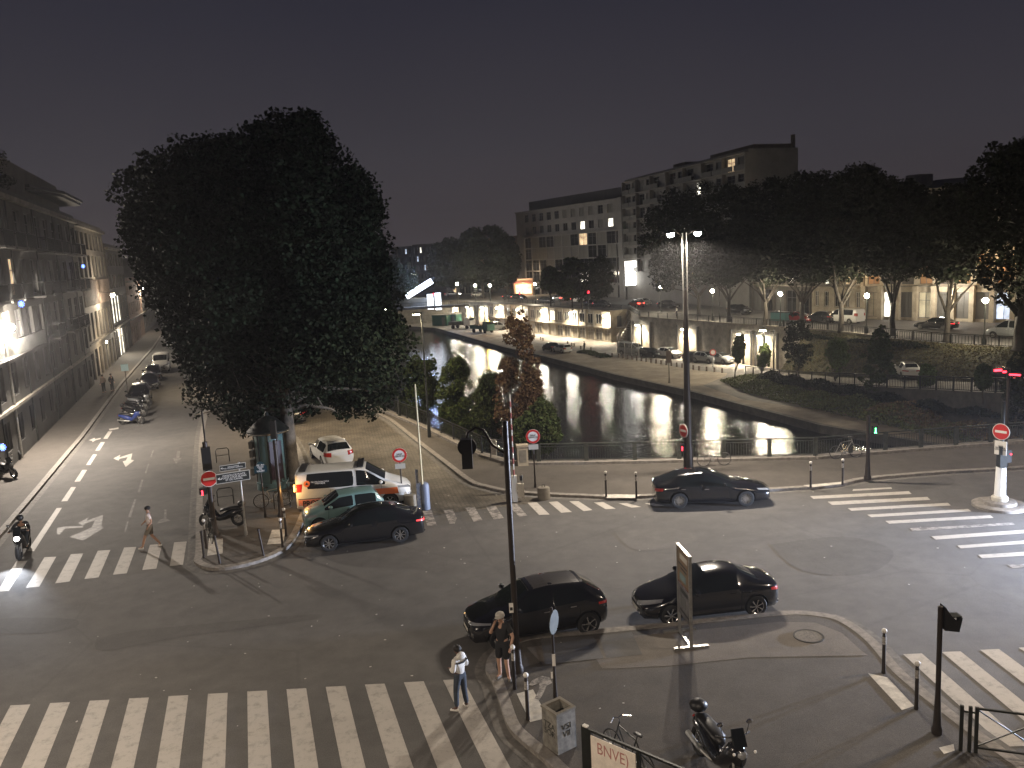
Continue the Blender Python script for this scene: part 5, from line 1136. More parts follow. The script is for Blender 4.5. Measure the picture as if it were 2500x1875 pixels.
# lower quay
la = math.atan2(-1, .45)
onstreet(1372, 860, estate, ja+PI*.98, 'white_paint', 'white car at the left end of the plaza below the quay house', z=LZ, group='cars parked on the lower quay')
onstreet(1344, 856, hatch, ja+PI, 'black_paint', 'dark car half behind the white car on the plaza edge', z=LZ, group='cars parked on the lower quay')
onstreet(1210, 806, pvan, ja+PI/2, 'grey_paint', 'silver van at the left foot of the quay house', z=LZ, cat='van')
onstreet(1545, 866, pvan, -.9, 'grey_paint', 'grey van with ladder rack behind the wire fence on the lower quay', z=LZ, cat='van')
onstreet(1590, 871, estate, -.95, 'black_paint', 'dark pickup like car between the grey van and the white car', z=LZ, group='cars parked on the lower quay')
onstreet(1635, 873, cross, -1.0, 'white_paint', 'bright white car facing the water on the lower quay', z=LZ, group='cars parked on the lower quay')
onstreet(1694, 882, hatch, -1.0, 'black_paint', 'dark small car right behind the tall mast on the lower quay', z=LZ, group='cars parked on the lower quay')
onstreet(1724, 885, cross, -1.0, 'grey_paint', 'silver car left of the last one by the pink round sign', z=LZ, group='cars parked on the lower quay')
onstreet(1759, 887, cross, -1.0, 'grey_paint', 'rightmost silver car beneath the pink round sign on the lower quay', z=LZ, group='cars parked on the lower quay')
g = G(2214, 920, -3.0); more(cross, (g.x, g.y, -3.0), math.atan2(14.5, -5.0)-.55, 'white_paint', 'white car driving up the ramp road above the planting')
g = G(2452, 936, -1.7); more(sedan, (g.x, g.y, -1.7), math.atan2(14.5, -5.0)-.2, 'black_paint', 'dark car with bright headlights at the top of the ramp', lights='f')
# a car arriving from the right, just outside the frame, its headlights wash the road
hc = more(sedan, (28.6, 27.6, 0), PI-.06, 'grey_paint', 'car with headlights on arriving from beyond the right frame edge', lights='f')
for y in (-.62, .62): lamp('headlight_beam', (26.0, 27.8+y, .80), 20000, (.66, .76, 1), .06, spot=80, dirv=(-1, -.06, .0), blend=1)

# trucks, containers far end of the lower quay
def truck(px, py, rz, label, colr, boxc):
    g = G(px, py, LZ); t = empty('work_truck', (g.x, g.y, LZ), rz, label, 'truck')
    b = MB(); b.box((2.2, 0, 1.25), (1.7, 2.0, 1.3)); b.plate([(1.4, 1.9), (2.9, 1.9), (2.7, 2.5), (1.5, 2.5)], -.95, 1.9); b.build('cab', colr, t)
    b = MB(); b.box((2.9, 0, 2.1), (.1, 1.7, .6)); b.build('windscreen', 'glass', t)
    b = MB(); b.box((-.9, 0, .95), (4.4, 2.1, .2)); 
    for sd in (1, -1): b.box((-.9, sd*1.05, 1.3), (4.4, .06, .6))
    b.box((-3.1, 0, 1.3), (.06, 2.1, .6)); b.build('flatbed', boxc, t)
    w = MB(); w.cyl((0, -.13, 0), .42, .26, 16, axis='y'); w0 = w.build('wheel', 'rubber', t); k = 0
    for x in (2.1, -1.9):
        for sd in (1, -1):
            w = w0 if k == 0 else dup(w0, parent=t); w.location = (x, sd*.9, .42); k += 1
    b = MB(); 
    for i in range(9): b.box((-2.6+i*.42, RND.uniform(-.6, .6), 1.25+RND.uniform(0, .3)), (RND.uniform(.3, .8), RND.uniform(.3, .8), RND.uniform(.3, .6)), RND.uniform(0, 1))
    b.build('load', M['stone'], t); return t
truck(1128, 802, -.6, 'flatbed truck loaded with rubble at the far quay end', 'white_paint', 'stone_dark')
tg = truck(1178, 812, -.9, 'dark green flatbed truck with amber beacon on the far lower quay', 'green_paint', 'green_paint')
b = MB(); b.ball((2.2, 0, 2.65), .16, 8); b.build('beacon', 'amber', tg); lamp('beacon_light', (0, 0, 0), 260, (1, .5, .06), .1, parent=tg).location = (2.2, 0, 3.2)
for px, py, lb in ((1080, 795, 'left green site container at the far lower quay'), (1103, 793, 'middle green site container at the far lower quay'), (1128, 788, 'dark brown site container right of the green ones')):
    g = G(px, py, LZ); s = empty('site_container', (g.x, g.y, LZ), -.5, lb, 'container', 'site containers')
    m_ = 'green_paint' if 'green' in lb[:20] or 'middle' in lb else 'wall_dark'
    b = MB(); b.box((0, 0, 1.35), (4.2, 2.4, 2.5)); 
    for i in range(20): b.box((-1.95+i*.205, -1.22, 1.35), (.09, .06, 2.3))
    b.build('shell', m_, s); b = MB(); b.box((0, 0, 2.66), (4.35, 2.55, .12)); b.build('roof', 'wall_pale', s)
    b = MB(); b.box((1.2, -1.27, 1.2), (.9, .05, 1.9)); b.build('door', 'frame_g', s)

def remove_tree(o):
    for ch in list(o.children): remove_tree(ch)
    bpy.data.objects.remove(o)
remove_tree(pvan)

_v = [o for o in bpy.data.objects if o.name.startswith('rescue_van')][0]
_b3 = MB(); _b3.box((0, 0, 0), (.05, .12, .3)); _ts = _b3.build('turn_signal', emi('lit amber signal', (1, .55, .12), 6), _v); _ts.location = (-2.56, -.84, 1.25)
lamp('turn_signal_light', (-2.75, -1.25, 1.25), 26, (1, .55, .18), .1, parent=_v)
# ------------------------------------------------------------------ street furniture
def rot(o, a): o.rotation_euler = (0, 0, a); return o
def face_cam(p, extra=0): return math.atan2(-p[0], p[1])*-1*-1 if False else math.atan2(p[0], p[1])*-1 + extra   # local -y looks to the camera
# railings ------------------------------------------------------
def railing(name, line, z0, h, label, m='rail', post=2.0, bar=.13, thick=.05, wide=.12, zf=None, cross=False, br=.016):
    o = Vector((line[0][0], line[0][1], z0)); root = empty(name, o, 0, label, 'railing')
    tb = MB(); bb = MB(); pb = MB()
    for i in range(len(line)-1):
        a = Vector((line[i][0], line[i][1], line[i][2] if len(line[i]) > 2 else z0))-o; c = Vector((line[i+1][0], line[i+1][1], line[i+1][2] if len(line[i+1]) > 2 else z0))-o
        d = c-a; L = d.length; rz = math.atan2(d.y, d.x); up = Vector((0, 0, 1))
        tb.bar(a+up*h, c+up*h, thick, thick*1.2); tb.bar(a+up*.1, c+up*.1, thick*.7); 
        if h > .9: tb.bar(a+up*(h-.14), c+up*(h-.14), thick*.6)
        npst = max(1, int(round(L/post)))
        for k in range(npst+1): p = a+d*(k/npst); pb.box((p.x, p.y, p.z+h/2), (wide, .07, h+.06), rz)
        nb = int(L/bar)
        if cross:
            for k in range(npst): p = a+d*(k/npst); q = a+d*((k+1)/npst); bb.bar(p+up*.12, q+up*(h-.1), br*1.5); bb.bar(q+up*.12, p+up*(h-.1), br*1.5)
        else:
            for k in range(nb): p = a+d*((k+.5)/nb); bb.box((p.x, p.y, p.z+h/2-.02), (br, br, h-.2), rz)
    tb.build('rail', m, root); bb.build('bars', m, root); tag(pb.build('post', m, root), kind='stuff') if len(pb.f) > 150 else pb.build('post', m, root); return root
railing('bridge_railing', [(x, y) for x, y in [(.15, 42.25), (1.2, 42.05), (6.1, 41.35), (15.0, 40.35), (18.7, 40.75), (26.2, 41.4), (36, 42.3), (52, 43.7)]], .26, .92, 'long green grey railing along the bridge over the canal end', post=2.05, wide=.22)
railing('bank_railing', [(-.45, 42.8), (-1.85, 44.6), (-5.45, 52.3), (-9.15, 59.4), (-17.2, 76), (-28.2, 100)], .26, .95, 'dark railing along the near bank of the canal beside the trees', m='metal_dark', post=2.0, bar=.12)
railing('ramp_fence', [(p.x, p.y, p.z) for p in RF], LZ, 1.15, 'iron fence on the canal side of the ramp road', m='metal_dark', post=2.2, bar=.2, thick=.08, wide=.16, br=.03)
railing('street_fence', [(x+.15, y+.1) for x, y in JL[4:14]], .0, 1.0, 'iron fence along the upper street above the retaining wall', m='metal_dark', post=2.5, bar=.3, thick=.07, wide=.14, br=.035)
g = Vector((.35, 42.0, .12)); t = empty('stone_pillar', g, .1, 'short pale stone pillar where the two railings meet', 'pillar')
b = MB(); b.box((0, 0, .5), (.55, .4, 1.0)); b.build('shaft', 'limestone', t); b = MB(); b.box((0, 0, 1.05), (.62, .46, .1)); b.build('cap', 'limestone', t); b = MB(); b.box((0, -.205, .52), (.36, .02, .66)); b.build('panel', 'stone', t)
b = MB(); g = G(1207, 1124, .12); t = empty('notice_board', g, -.6, 'white scribbled notice board standing by the bank railing', 'board')
b.box((0, 0, .72), (.36, .04, .85)); b.build('board', mat('scribbled board', (.5, .47, .42), .6, var=.35, vs=14), t); b = MB(); b.cyl((-.22, 0, 0), .03, 1.15, 8); b.build('post', 'pole', t)
# bollards
def bollard(g, label, ball=True, h=1.18, lean=(0, 0), group='ball topped bollards', proto=[None, None]):
    i = 0 if ball else 1
    if proto[i] is None:
        r = empty('bollard', g, 0, label, 'bollard', group)
        b = MB(); b.lathe([(.052, 0), (.052, .06), (.045, .1), (.043, 1.02), (.034, 1.04), (.034, 1.08)] if ball else [(.05, 0), (.042, .1), (.04, 1.0), (.055, 1.02), (.055, 1.08), (0, 1.1)], n=12); b.build('shaft', 'pole', r, smooth='auto')
        if ball: b = MB(); b.ball((0, 0, 1.13), .065, 12); b.build('ball', 'white', r, smooth=True); b = MB(); b.lathe([(.047, .78), (.047, .98)], n=12); b.build('band', mat('sticker band', (.32, .30, .27), .6, var=.5, vs=20), r)
        proto[i] = r
    else: r = dup(proto[i], g, 0, label)
    r.location = g; r.rotation_euler = (lean[0], lean[1], 0); r['label'] = label; r['group'] = group; return r
for (px, py), lb, ball, ln in (((1289, 1757), 'ball topped bollard beside the white spill near the bin', 1, (0, 0)), ((1257, 1682), 'bollard right in front of the man in the cap', 1, (0, 0)),
        ((2157, 1643), 'bollard at the upper end of the white tactile strip on the right corner', 1, (0, 0)), ((2237, 1731), 'bollard at the lower end of the white tactile strip on the right corner', 1, (0, 0)),
        ((1554, 1216), 'bollard left of the black saloon near the bridge', 1, (0, 0)), ((1480, 1213), 'bollard left of the small tactile strip before the bridge railing', 1, (0, 0)), ((1979, 1190), 'left bollard of the pair at the far zebra crossing', 1, (0, 0)), ((2057, 1183), 'right bollard of the pair at the far zebra crossing', 1, (0, 0)),
        ((690, 1336), 'front bollard of the pair at the right side of the left island', 1, (0, 0)), ((699, 1309), 'rear bollard of the pair at the right side of the left island', 1, (0, 0)),
        ((537, 1375), 'crooked slim bollard near the rounded tip of the left island', 0, (0, -.09)), ((644, 1357), 'crooked slim bollard at the middle of the island tip', 0, (0, -.11)), ((504, 1338), 'bollard beside the left tactile strip of the island', 1, (0, 0)), ((498, 1362), 'short stub bollard at the left edge of the island', 0, (0, 0))):
    bollard(G(px, py, .12), lb, ball, lean=ln, group='bollards' )
# traffic heads
M['red_led'] = emi('red signal lens', (1, .03, .05), 8); M['green_led'] = emi('green signal lens', (.1, 1, .25), 12)
def mast(g, h, r, name, label, cat, m='pole', base=.09):
    t = empty(name, g, 0, label, cat); b = MB(); b.lathe([(base*1.5, 0), (base*1.5, .12), (base*1.15, .2), (r, 1.0), (r, h), (0, h+.02)], n=14); b.build('mast', m, t, smooth='auto'); return t
def disc_sign(t, z, r, kind, yaw, off=.1, name='sign_disc', sub=None):
    """round sign, face looks along local -y turned by yaw"""
    b = MB(); b.cyl((0, 0, 0), r, .02, 32, axis='y'); s = b.build(name, 'white' if kind != 'back' else 'rail', t); s.rotation_euler = (0, 0, yaw)
    s.location = (math.sin(yaw)*off, -math.cos(yaw)*off, z)
    if kind == 'noentry':
        b = MB(); b.cyl((0, -.006, 0), r*.93, .006, 32, axis='y'); b.build('red_field', 'red', s); b = MB(); b.box((0, -.009, 0), (r*1.35, .006, r*.3)); b.build('white_bar', 'white', s)
    elif kind == 'ring':
        b = MB(); b.lathe([(r*.70, -.008), (r*.98, -.008)], n=32, axis='y'); b.build('red_ring', 'red', s)
        if sub: text('lettering', sub, r*.34, 'signblack', s, (0, -.008, 0), (PI/2, 0, 0))
    return s
def quad_board(t, name, w, h, z, yaw, m, off=.07, th=.02, x=0):
    b = MB(); b.box((x, 0, 0), (w, th, h)); s = b.build(name, m, t); s.rotation_euler = (0, 0, yaw); s.location = (math.sin(yaw)*off, -math.cos(yaw)*off, z); return s
def cy(g): return math.atan2(g[0], g[1])*-1   # yaw that turns a face to the camera
# central signal mast with curved arm
g = G(1265, 1640, .12); t = mast(g, 6.75, .075, 'signal_mast', 'tall dark signal mast at the corner where the man in the cap stands', 'signal mast', base=.10)
yy = cy(g); zt = 6.15
b = MB(); b.tube([(0, 0, 5.9), (-.35, 0, 6.15), (-.55, 0, 6.55), (-.75, 0, 6.62), (-.95, 0, 6.5), (-.98, 0, 6.35)], .035, 8); b.build('arm', 'pole', t, smooth=True)
b = MB(); b.cyl((-.99, .02, 6.13), .24, .03, 24, axis='y'); b.build('backing_board', 'blackplastic', t); b = MB(); b.box((-.99, -.12, 6.0), (.26, .26, .75)); b.build('signal_head', 'blackplastic', t)
b = MB(); b.box((-.09, -.075, 1.82), (.11, .02, .26)); b.build('sticker', 'white', t); b = MB(); b.box((-.09, -.088, 1.80), (.07, .01, .08)); b.build('sticker_print', 'signblack', t)
# small sign post seen from behind by the bin
g = G(1357, 1727, .12); t = mast(g, 2.55, .032, 'sign_post', 'thin post with a round sign turned edge on beside the litter bin', 'sign post', base=.05)
disc_sign(t, 2.2, .29, 'back', 1.15, .06)
b = MB(); b.box((0, -.05, 1.25), (.08, .02, .3)); b.build('sticker', 'white', t)
b = MB(); b.box((-.06, -.02, .85), (.05, .02, .16)); b.build('sticker', 'white', t)
# litter bin
g = G(1367, 1820, .12); t = empty('litter_bin', g, .62, 'square grey stone litter bin scrawled with graffiti at the corner', 'bin')
b = MB(); w = .24
for sd in (1, -1): b.box((sd*w, 0, .46), (.05, 2*w+.05, .92)); b.box((0, sd*w, .46), (2*w-.05, .05, .92))
b.box((0, 0, .03), (2*w-.05, 2*w-.05, .05)); b.build('body', mat('stained concrete bin', (.20, .19, .165), .8, var=.4, vs=5), t)
b = MB(); 
for sd in (1, -1): b.box((sd*w, 0, .94), (.08, 2*w+.08, .05)); b.box((0, sd*w, .94), (2*w-.08, .08, .05))
b.build('rim', 'stone', t); b = MB(); b.box((0, 0, .55), (2*w-.06, 2*w-.06, .04)); b.build('liner', 'void', t)
for a_, x_, tx in ((0, 0, 'V5I\nVII'), (-PI/2, 0, 'TZA\n5OR')): text('graffiti', tx, .2, 'signblack', t, (0 if a_ == 0 else -(w+.03), -(w+.03) if a_ == 0 else 0, .5), (PI/2, 0, a_), ext=.001)
# corner barrier with the graffiti board
p0, p1, p2 = G(1441, 1783, 1.12), G(1549, 1833, 1.12), G(1672, 1880, 1.12); d = (p2-p0); rz = math.atan2(d.y, d.x)
t = empty('pedestrian_barrier', (p0.x, p0.y, .12), rz, 'dark corner barrier carrying a white board with pink graffiti', 'barrier')
L1_ = Vector((p1.x-p0.x, p1.y-p0.y, 0)).length
b = MB()
for x in (-.22, L1_+.06, L1_+1.5): MB().box((x, 0 if x > -.1 else .05, .5), (.07, .07, 1.04)).build('post', 'metal_dark', t)
b.box((0, 0, .5), (.07, .07, 1.04))
b.box((-.11, .02, .5), (.18, .03, .9)); b.build('post', 'metal_dark', t)
b = MB(); b.bar((-.2, 0, 1.0), (L1_+1.5, 0, 1.0), .05); b.bar((0, 0, .12), (L1_+1.5, 0, .12), .04); b.bar((L1_+.06, 0, .14), (L1_+1.5, 0, .98), .025); b.bar((L1_+.06, 0, .98), (L1_+1.5, 0, .14), .025); b.build('rails', 'metal_dark', t)
b = MB(); b.box((L1_/2+.03, -.05, .50), (L1_-.03, .02, .86)); bd = b.build('board', mat('white painted board', (.80, .72, .62), .6, var=.14, vs=4), t)
M['pinkpaint'] = mat('pink spray paint', (.45, .20, .17), .6)
text('graffiti', 'BNVE)', .36, 'pinkpaint', t, (L1_/2+.03, -.063, .70), (PI/2, 0, .0), ext=.001, sx=.8)
b = MB(); b.box((-.12, 0, 1.06), (.12, .08, .03)); b.build('paper_cup', 'white', t)
# right corner barrier
q0, q1 = G(2345, 1832, .12), G(2362, 1815, .12)
t = empty('pedestrian_barrier', q0, -.35, 'dark barrier at the bottom right corner of the pavement', 'barrier')
b = MB(); 
for x in (.16, .28, 1.6): MB().box((x, -.02*x, .5), (.07, .06, 1.06)).build('post', 'metal_dark', t)
b.box((0, 0, .5), (.07, .06, 1.06))
b.build('post', 'metal_dark', t); b = MB(); b.bar((.28, 0, 1.0), (1.6, 0, 1.0), .04); b.bar((.28, 0, .12), (1.6, 0, .12), .04); b.bar((.28, 0, .14), (1.6, 0, .98), .025); b.bar((.28, 0, .98), (1.6, 0, .14), .025); b.bar((0, 0, .9), (.28, 0, .9), .03); b.build('rails', 'metal_dark', t)
# poster stand
a, c = G(1659, 1541, .13), G(1688, 1583, .13); d = c-a; rz = math.atan2(d.y, d.x); w = d.length
t = empty('poster_stand', a, rz, 'tall metal poster stand seen almost edge on before the black coupe', 'poster stand'); ht = ZH(c, 1679, 1362)-.13
b = MB(); b.box((0, 0, ht/2), (.06, .08, ht)); b.build('post', 'steel', t); b = MB(); b.box((w, 0, ht/2), (.06, .08, ht)); b.build('post', 'steel', t)
b = MB(); b.box((w/2, 0, ht+.02), (w+.06, .08, .04)); b.box((w/2, 0, .8), (w-.06, .04, .05)); b.build('crossbar', 'steel', t)
b = MB(); b.box((w, 0, .03), (.10, .95, .06)); b.box((0, 0, .03), (.10, .95, .06)); b.box((w/2, 0, .03), (w-.1, .08, .05)); b.build('foot', 'steel', t)
pm = mat('printed poster', (.12, .11, .07), .4, col2=(.22, .11, .04), vs=2.5); pm2 = mat('grey printed poster', (.17, .165, .16), .4, col2=(.07, .065, .07), vs=4)
b = MB(); b.box((w/2, 0, ht-.52), (w-.07, .05, .98)); b.build('poster', pm, t); b = MB(); b.box((w/2, 0, ht-1.5), (w-.07, .05, .92)); b.build('poster', pm2, t); b = MB(); b.box((w/2, 0, ht-1.02), (w-.07, .056, .03)); b.build('divider', 'red_paint', t)
for i_, (z_, h__, w_, m_) in enumerate(((.22, .16, .6, 'frame_w'), (.45, .05, .7, 'signblack'), (.56, .05, .5, 'signblack'), (.8, .2, .5, 'teal_paint'), (1.2, .12, .6, 'signblack'), (1.5, .3, .45, 'frame_g'), (1.8, .06, .7, 'signblack'))):
    b = MB(); b.box((w/2+.04*(-1)**i_, 0, ht-z_), (w*w_, .056, h__)); b.build('poster_print', m_, t)
# right signal post
g = G(2287, 1790, .12); t = mast(g, 2.95, .055, 'signal_post', 'dark signal post with a small head on the right pavement corner', 'signal post', base=.075)
b = MB(); b.plate([(.05, 2.45), (.36, 2.40), (.42, 2.72), (.30, 2.66), (.18, 2.78), (.05, 2.98)], -.12, .24); b.build('signal_head', 'blackplastic', t)
b = MB(); b.box((.30, -.0, 2.74), (.22, .22, .02)); b.build('hood', 'metal_dark', t)
# green pedestrian signal post
g = G(2118, 1170, .12); t = mast(g, ZH(g, 2120, 1015)-.12, .085, 'signal_post', 'dark post with a glowing green walking figure by the bridge railing', 'signal post', base=.11)
b = MB(); b.box((.28, -.02, 2.28), (.24, .16, .34)); b.build('signal_head', 'blackplastic', t)
b = MB(); b.ball((.28, -.115, 2.36), .03, 8); b.bar((.28, -.115, 2.33), (.28, -.115, 2.22), .045, .03); b.bar((.28, -.115, 2.24), (.24, -.115, 2.14), .025); b.bar((.28, -.115, 2.24), (.32, -.115, 2.14), .025); b.build('green_figure', 'green_led', t)
# left signal post with no entry sign
g = G(525, 1309, .12); t = mast(g, 4.0, .10, 'signal_post', 'dark signal mast with no entry sign and red light on the left island', 'signal post', base=.13)
yw = cy(g); zc = ZH(g, 512, 1167)-.12
disc_sign(t, zc, .33, 'noentry', yw+.05, .17)
b = MB(); b.box((0, 0, ZH(g, 508, 1119)-.12), (.36, .30, .92)); o = b.build('signal_head', 'blackplastic', t); o.rotation_euler = (0, 0, yw)
b = MB(); b.box((-.26, -.05, ZH(g, 500, 1197)-.12), (.26, .2, .26)); o = b.build('walk_signal', 'blackplastic', t); b = MB(); b.ball((-.26, -.17, ZH(g, 500, 1197)-.10), .035, 8); b.box((-.26, -.165, ZH(g, 500, 1197)-.2), (.05, .02, .14)); b.build('red_figure', 'red_led', t)
b = MB(); b.cyl((.02, 0, 4.0), .035, 1.3, 8); b.build('pole_extension', 'pole', t)
# direction signs
g = G(601, 1306, .12); t = mast(g, ZH(g, 590, 1128)-.12, .035, 'direction_sign', 'post with two dark arrow signs pointing left on the island', 'sign post', m='steel', base=.05)
yw = cy(g); s = quad_board(t, 'sign_panel', .98, .20, ZH(g, 592, 1137)-.12, yw+.12, 'signblack', .06, x=-.25); zz = 0
b = MB(); b.box((-.25, .005, 0), (1.02, .01, .24)); b.build('border', 'frame_w', s)
text('lettering', 'GENDARMERIE\nRES. CHATEAU LANDON', .066, 'white', s, (-.23, -.012, 0), (PI/2, 0, 0)); text('arrow', '<-', .13, 'white', s, (-.66, -.012, 0), (PI/2, 0, 0), bold=.004)
s = quad_board(t, 'sign_panel', 1.28, .36, ZH(g, 592, 1161)-.12, yw+.12, 'signblack', .06, x=-.28)
b = MB(); b.box((-.28, .005, 0), (1.33, .01, .41)); b.build('border', 'frame_w', s)
text('lettering', 'MAISON DE PLACE\nPOINT LOUIS BLANC\nET DU CANAL', .105, 'white', s, (-.24, -.012, 0), (PI/2, 0, 0)); text('arrow', '<-', .17, 'white', s, (-.80, -.012, 0), (PI/2, 0, 0), bold=.005)
# street name plate
g = G(648, 1263, .12); t = mast(g, ZH(g, 638, 1150)-.12, .03, 'street_name_sign', 'blue green street name plate QUAI DE VALMY with rounded top on a thin pole', 'street sign', base=.04)
yw = cy(g); zc = ZH(g, 637, 1142)-.12; b = MB(); w, h = .27, .16
poly = [(-w, -h*1.3), (w, -h*1.3), (w, h*.6)] + [(w*math.cos(a)*.62, h*.75+math.sin(a)*.17) for a in np.linspace(0, PI, 9)] + [(-w, h*.6)]
b.plate(poly, -.01, .02); s = b.build('plate', 'signgreen', t); s.rotation_euler = (0, 0, yw); s.location = (math.sin(yw)*.05, -math.cos(yw)*.05, zc)
text('lettering', '10e Arr\nQUAI\nDE\nVALMY', .105, 'white', s, (0, -.014, -.0), (PI/2, 0, 0), bold=.003)
# brown mast before the kiosk
g = G(688, 1260, .12); t = mast(g, ZH(g, 672, 1075)-.12, .085, 'signal_mast', 'bare brown mast rising in front of the kiosk on the left island', 'signal mast', base=.12)
b = MB(); b.box((.0, .0, 3.9), (.24, .24, .8)); b.build('signal_head', 'blackplastic', t)
# advertising column / kiosk
kc = V(664, 1150, 40.2); kc = Vector((kc.x, 40.2, .12)); t = empty('advertising_kiosk', kc, 0, 'round blue green kiosk with dark wide canopy under the plane tree', 'kiosk')
zr = ZH(kc, 660, 1053)-.12
b = MB(); b.lathe([(.78, 0), (.78, .35), (.70, .38), (.70, zr-.1)], n=28); b.build('drum', mat('kiosk blue green glass', (.07, .13, .135), .3, coat=.5, var=.15, vs=2), t, smooth='auto')
b = MB()
for k in range(9): a = 2*PI*k/9; b.box((math.cos(a)*.71, math.sin(a)*.71, zr/2+.1), (.06, .06, zr-.3), a)
b.build('frame', 'metal_dark', t)
b = MB(); b.lathe([(.70, zr-.1), (1.0, zr-.02), (1.02, zr+.1), (.95, zr+.16), (.75, zr+.35), (.45, zr+.62), (.12, zr+.8), (.05, zr+1.0), (0, zr+1.02)], n=28); b.build('canopy', 'metal_dark', t, smooth='auto')
b = MB(); b.lathe([(.90, zr-.07), (1.0, zr-.045)], n=28); b.lathe([(1.015, zr-.02), (1.03, zr+.05)], n=28)
b.build('rim', 'chrome', t)
b = MB(); b.box((.44, -.56, 1.5), (.62, .05, 1.9), .67); b.build('poster', mat('dark purple poster', (.022, .010, .016), .4), t)
for i_, z_ in enumerate((.9, 1.35, 1.8, 2.25)): b = MB(); b.box((-.84, -.1, z_), (.18, .5, .34)); b.build('news_rack', 'frame_g', t)
# round ring signs
for (bx, by), (cx_, cy_), lb, in (((984, 1233), (978, 1111), 'red ringed round sign on a striped post beside the white barrier arm'), ((1307, 1190), (1301, 1065), 'red ringed round sign on a thin post before the bridge railing')):
    g = G(bx, by, .12 if bx > 1200 else .0); zc = ZH(g, cx_, cy_)-g.z; t = mast(g, zc+.3, .032, 'road_sign', lb, 'road sign', base=.04)
    disc_sign(t, zc, .335, 'ring', cy(g)+.02, .05, sub='SAUF\nSERVICES'); quad_board(t, 'sub_plate', .46, .24, zc-.50, cy(g), 'frame_w', .05)
# lift barriers
g = G(1040, 1243, 0); t = empty('lift_barrier', g, cy(g), 'raised white barrier arm with blue rounded cabinet on the cobbled street', 'barrier')
b = MB(); b.lathe([(.2, 0), (.2, 1.08), (.17, 1.18), (.08, 1.24), (0, 1.25)], n=18); b.build('cabinet', mat('pale blue cabinet', (.17, .20, .27), .5), t, smooth='auto')
b = MB(); b.box((-.26, 0, .62), (.2, .26, 1.24)); b.box((-.30, -.02, 1.5), (.12, .05, .7)); b.build('post', mat('stickered post', (.07, .09, .13), .5, col2=(.24, .23, .22), vs=9), t)
za = ZH(g, 1028, 937); b = MB(); b.tube([(-.08, -.1, 1.15), (-.10, -.1, za)], [.045, .03], 8); b.build('arm', mat('cream barrier arm', (.62, .55, .36), .5), t)
g = G(1258, 1224, .0); t = empty('lift_barrier', g, cy(g), 'raised red and white striped barrier arm in front of the canal trees', 'barrier')
b = MB(); b.box((0, 0, .6), (.24, .22, 1.2)); b.build('cabinet', 'frame_w', t); b = MB(); b.box((.28, 0, .5), (.28, .2, .62)); b.box((.28, -.105, .5), (.2, .01, .5)); b.build('control_box', 'frame_w', t)
za = ZH(g, 1246, 962); b = MB(); b.cyl((0, -.1, 1.1), .035, za-1.1, 8, r2=.025); b.build('arm', 'frame_w', t); b = MB()
for k in range(7): z_ = 1.25+k*(za-1.3)/7; b.cyl((0, -.1, z_), .038, (za-1.3)/14, 8)
b.build('red_stripes', mat('faded red stripe', (.22, .05, .035), .6), t)
g = G(1277, 1217, .12); t = empty('key_post', g, 0, 'short post with a key box beside the striped barrier', 'post'); b = MB(); b.cyl((0, 0, 0), .03, 1.1, 8); b.build('shaft', 'steel', t); b = MB(); b.box((-.05, 0, .95), (.12, .12, .2)); b.build('key_box', 'blackplastic', t)
for (px, py), lb in (((1328, 1218), 'grey concrete block at the kerb by the striped barrier'), ((1002, 1236), 'grey concrete block behind the black saloon tail')):
    g = G(px, py, 0); t = empty('concrete_block', g, .1, lb, 'concrete block', 'concrete blocks'); b = MB(); b.lathe([(.29, 0), (.28, .5), (.25, .55), (0, .56)], n=14); b.build('block', 'stone', t, smooth='auto'); b = MB(); b.tube([(-.06, 0, .55), (-.06, 0, .66), (.06, 0, .66), (.06, 0, .55)], .015, 6); b.build('lifting_eye', 'metal_dark', t)
# white based island column
g = G(2440, 1236, 0); t = empty('island_beacon', g, 0, 'white tapered beacon with no entry sign on a round stone island at the right', 'beacon')
b = MB(); b.lathe([(1.0, 0), (1.0, .10), (.92, .13), (.62, .13), (.60, .24), (.55, .26), (.30, .26)], n=30); b.build('base', 'kerb', t, smooth='auto')
b = MB(); b.lathe([(.30, .26), (.30, .40), (.24, .46), (.0, .46)], n=22); b.build('collar', 'frame_w', t, smooth='auto')
b = MB(); b.lathe([(.21, .46), (.18, 1.62), (.0, 1.64)], n=22); b.build('white_column', mat('white reflective column', (.85, .85, .83), .4), t, smooth='auto')
b = MB(); b.lathe([(.07, 1.62), (.07, 4.3), (0, 4.3)], n=12); b.build('mast', 'metal_dark', t); b = MB(); b.box((.02, 0, 2.05), (.28, .28, .85)); b.build('signal_head', 'metal_dark', t); b = MB(); b.box((.28, .05, 2.05), (.2, .2, .5)); b.build('walk_signal', 'blackplastic', t)
b = MB(); b.ball((.34, -.06, 2.15), .035, 8); b.build('red_figure', 'red_led', t)
zc = ZH(g, 2441, 1053); disc_sign(t, zc, .33, 'noentry', cy(g)-.45, .12); s = quad_board(t, 'sub_plate', .46, .56, zc-.66, cy(g)-.45, 'white', .1)
text('lettering', 'SAUF\nRIVERAINS\nLIVRAISONS', .08, 'metal_dark', s, (0, -.013, .0), (PI/2, 0, 0))
lamp('column_light', (g.x-.2, g.y-1.2, .9), 14, (.85, .9, 1), .1)
g = V(2455, 1100, 37.2); t = mast(Vector((g.x, 37.2, .12)), 4.6, .07, 'signal_mast', 'signal mast with red light strips behind the island beacon', 'signal mast')
b = MB(); b.tube([(0, 0, 4.55), (-.55, 0, 4.75)], .03, 6); b.build('arm', 'pole', t)
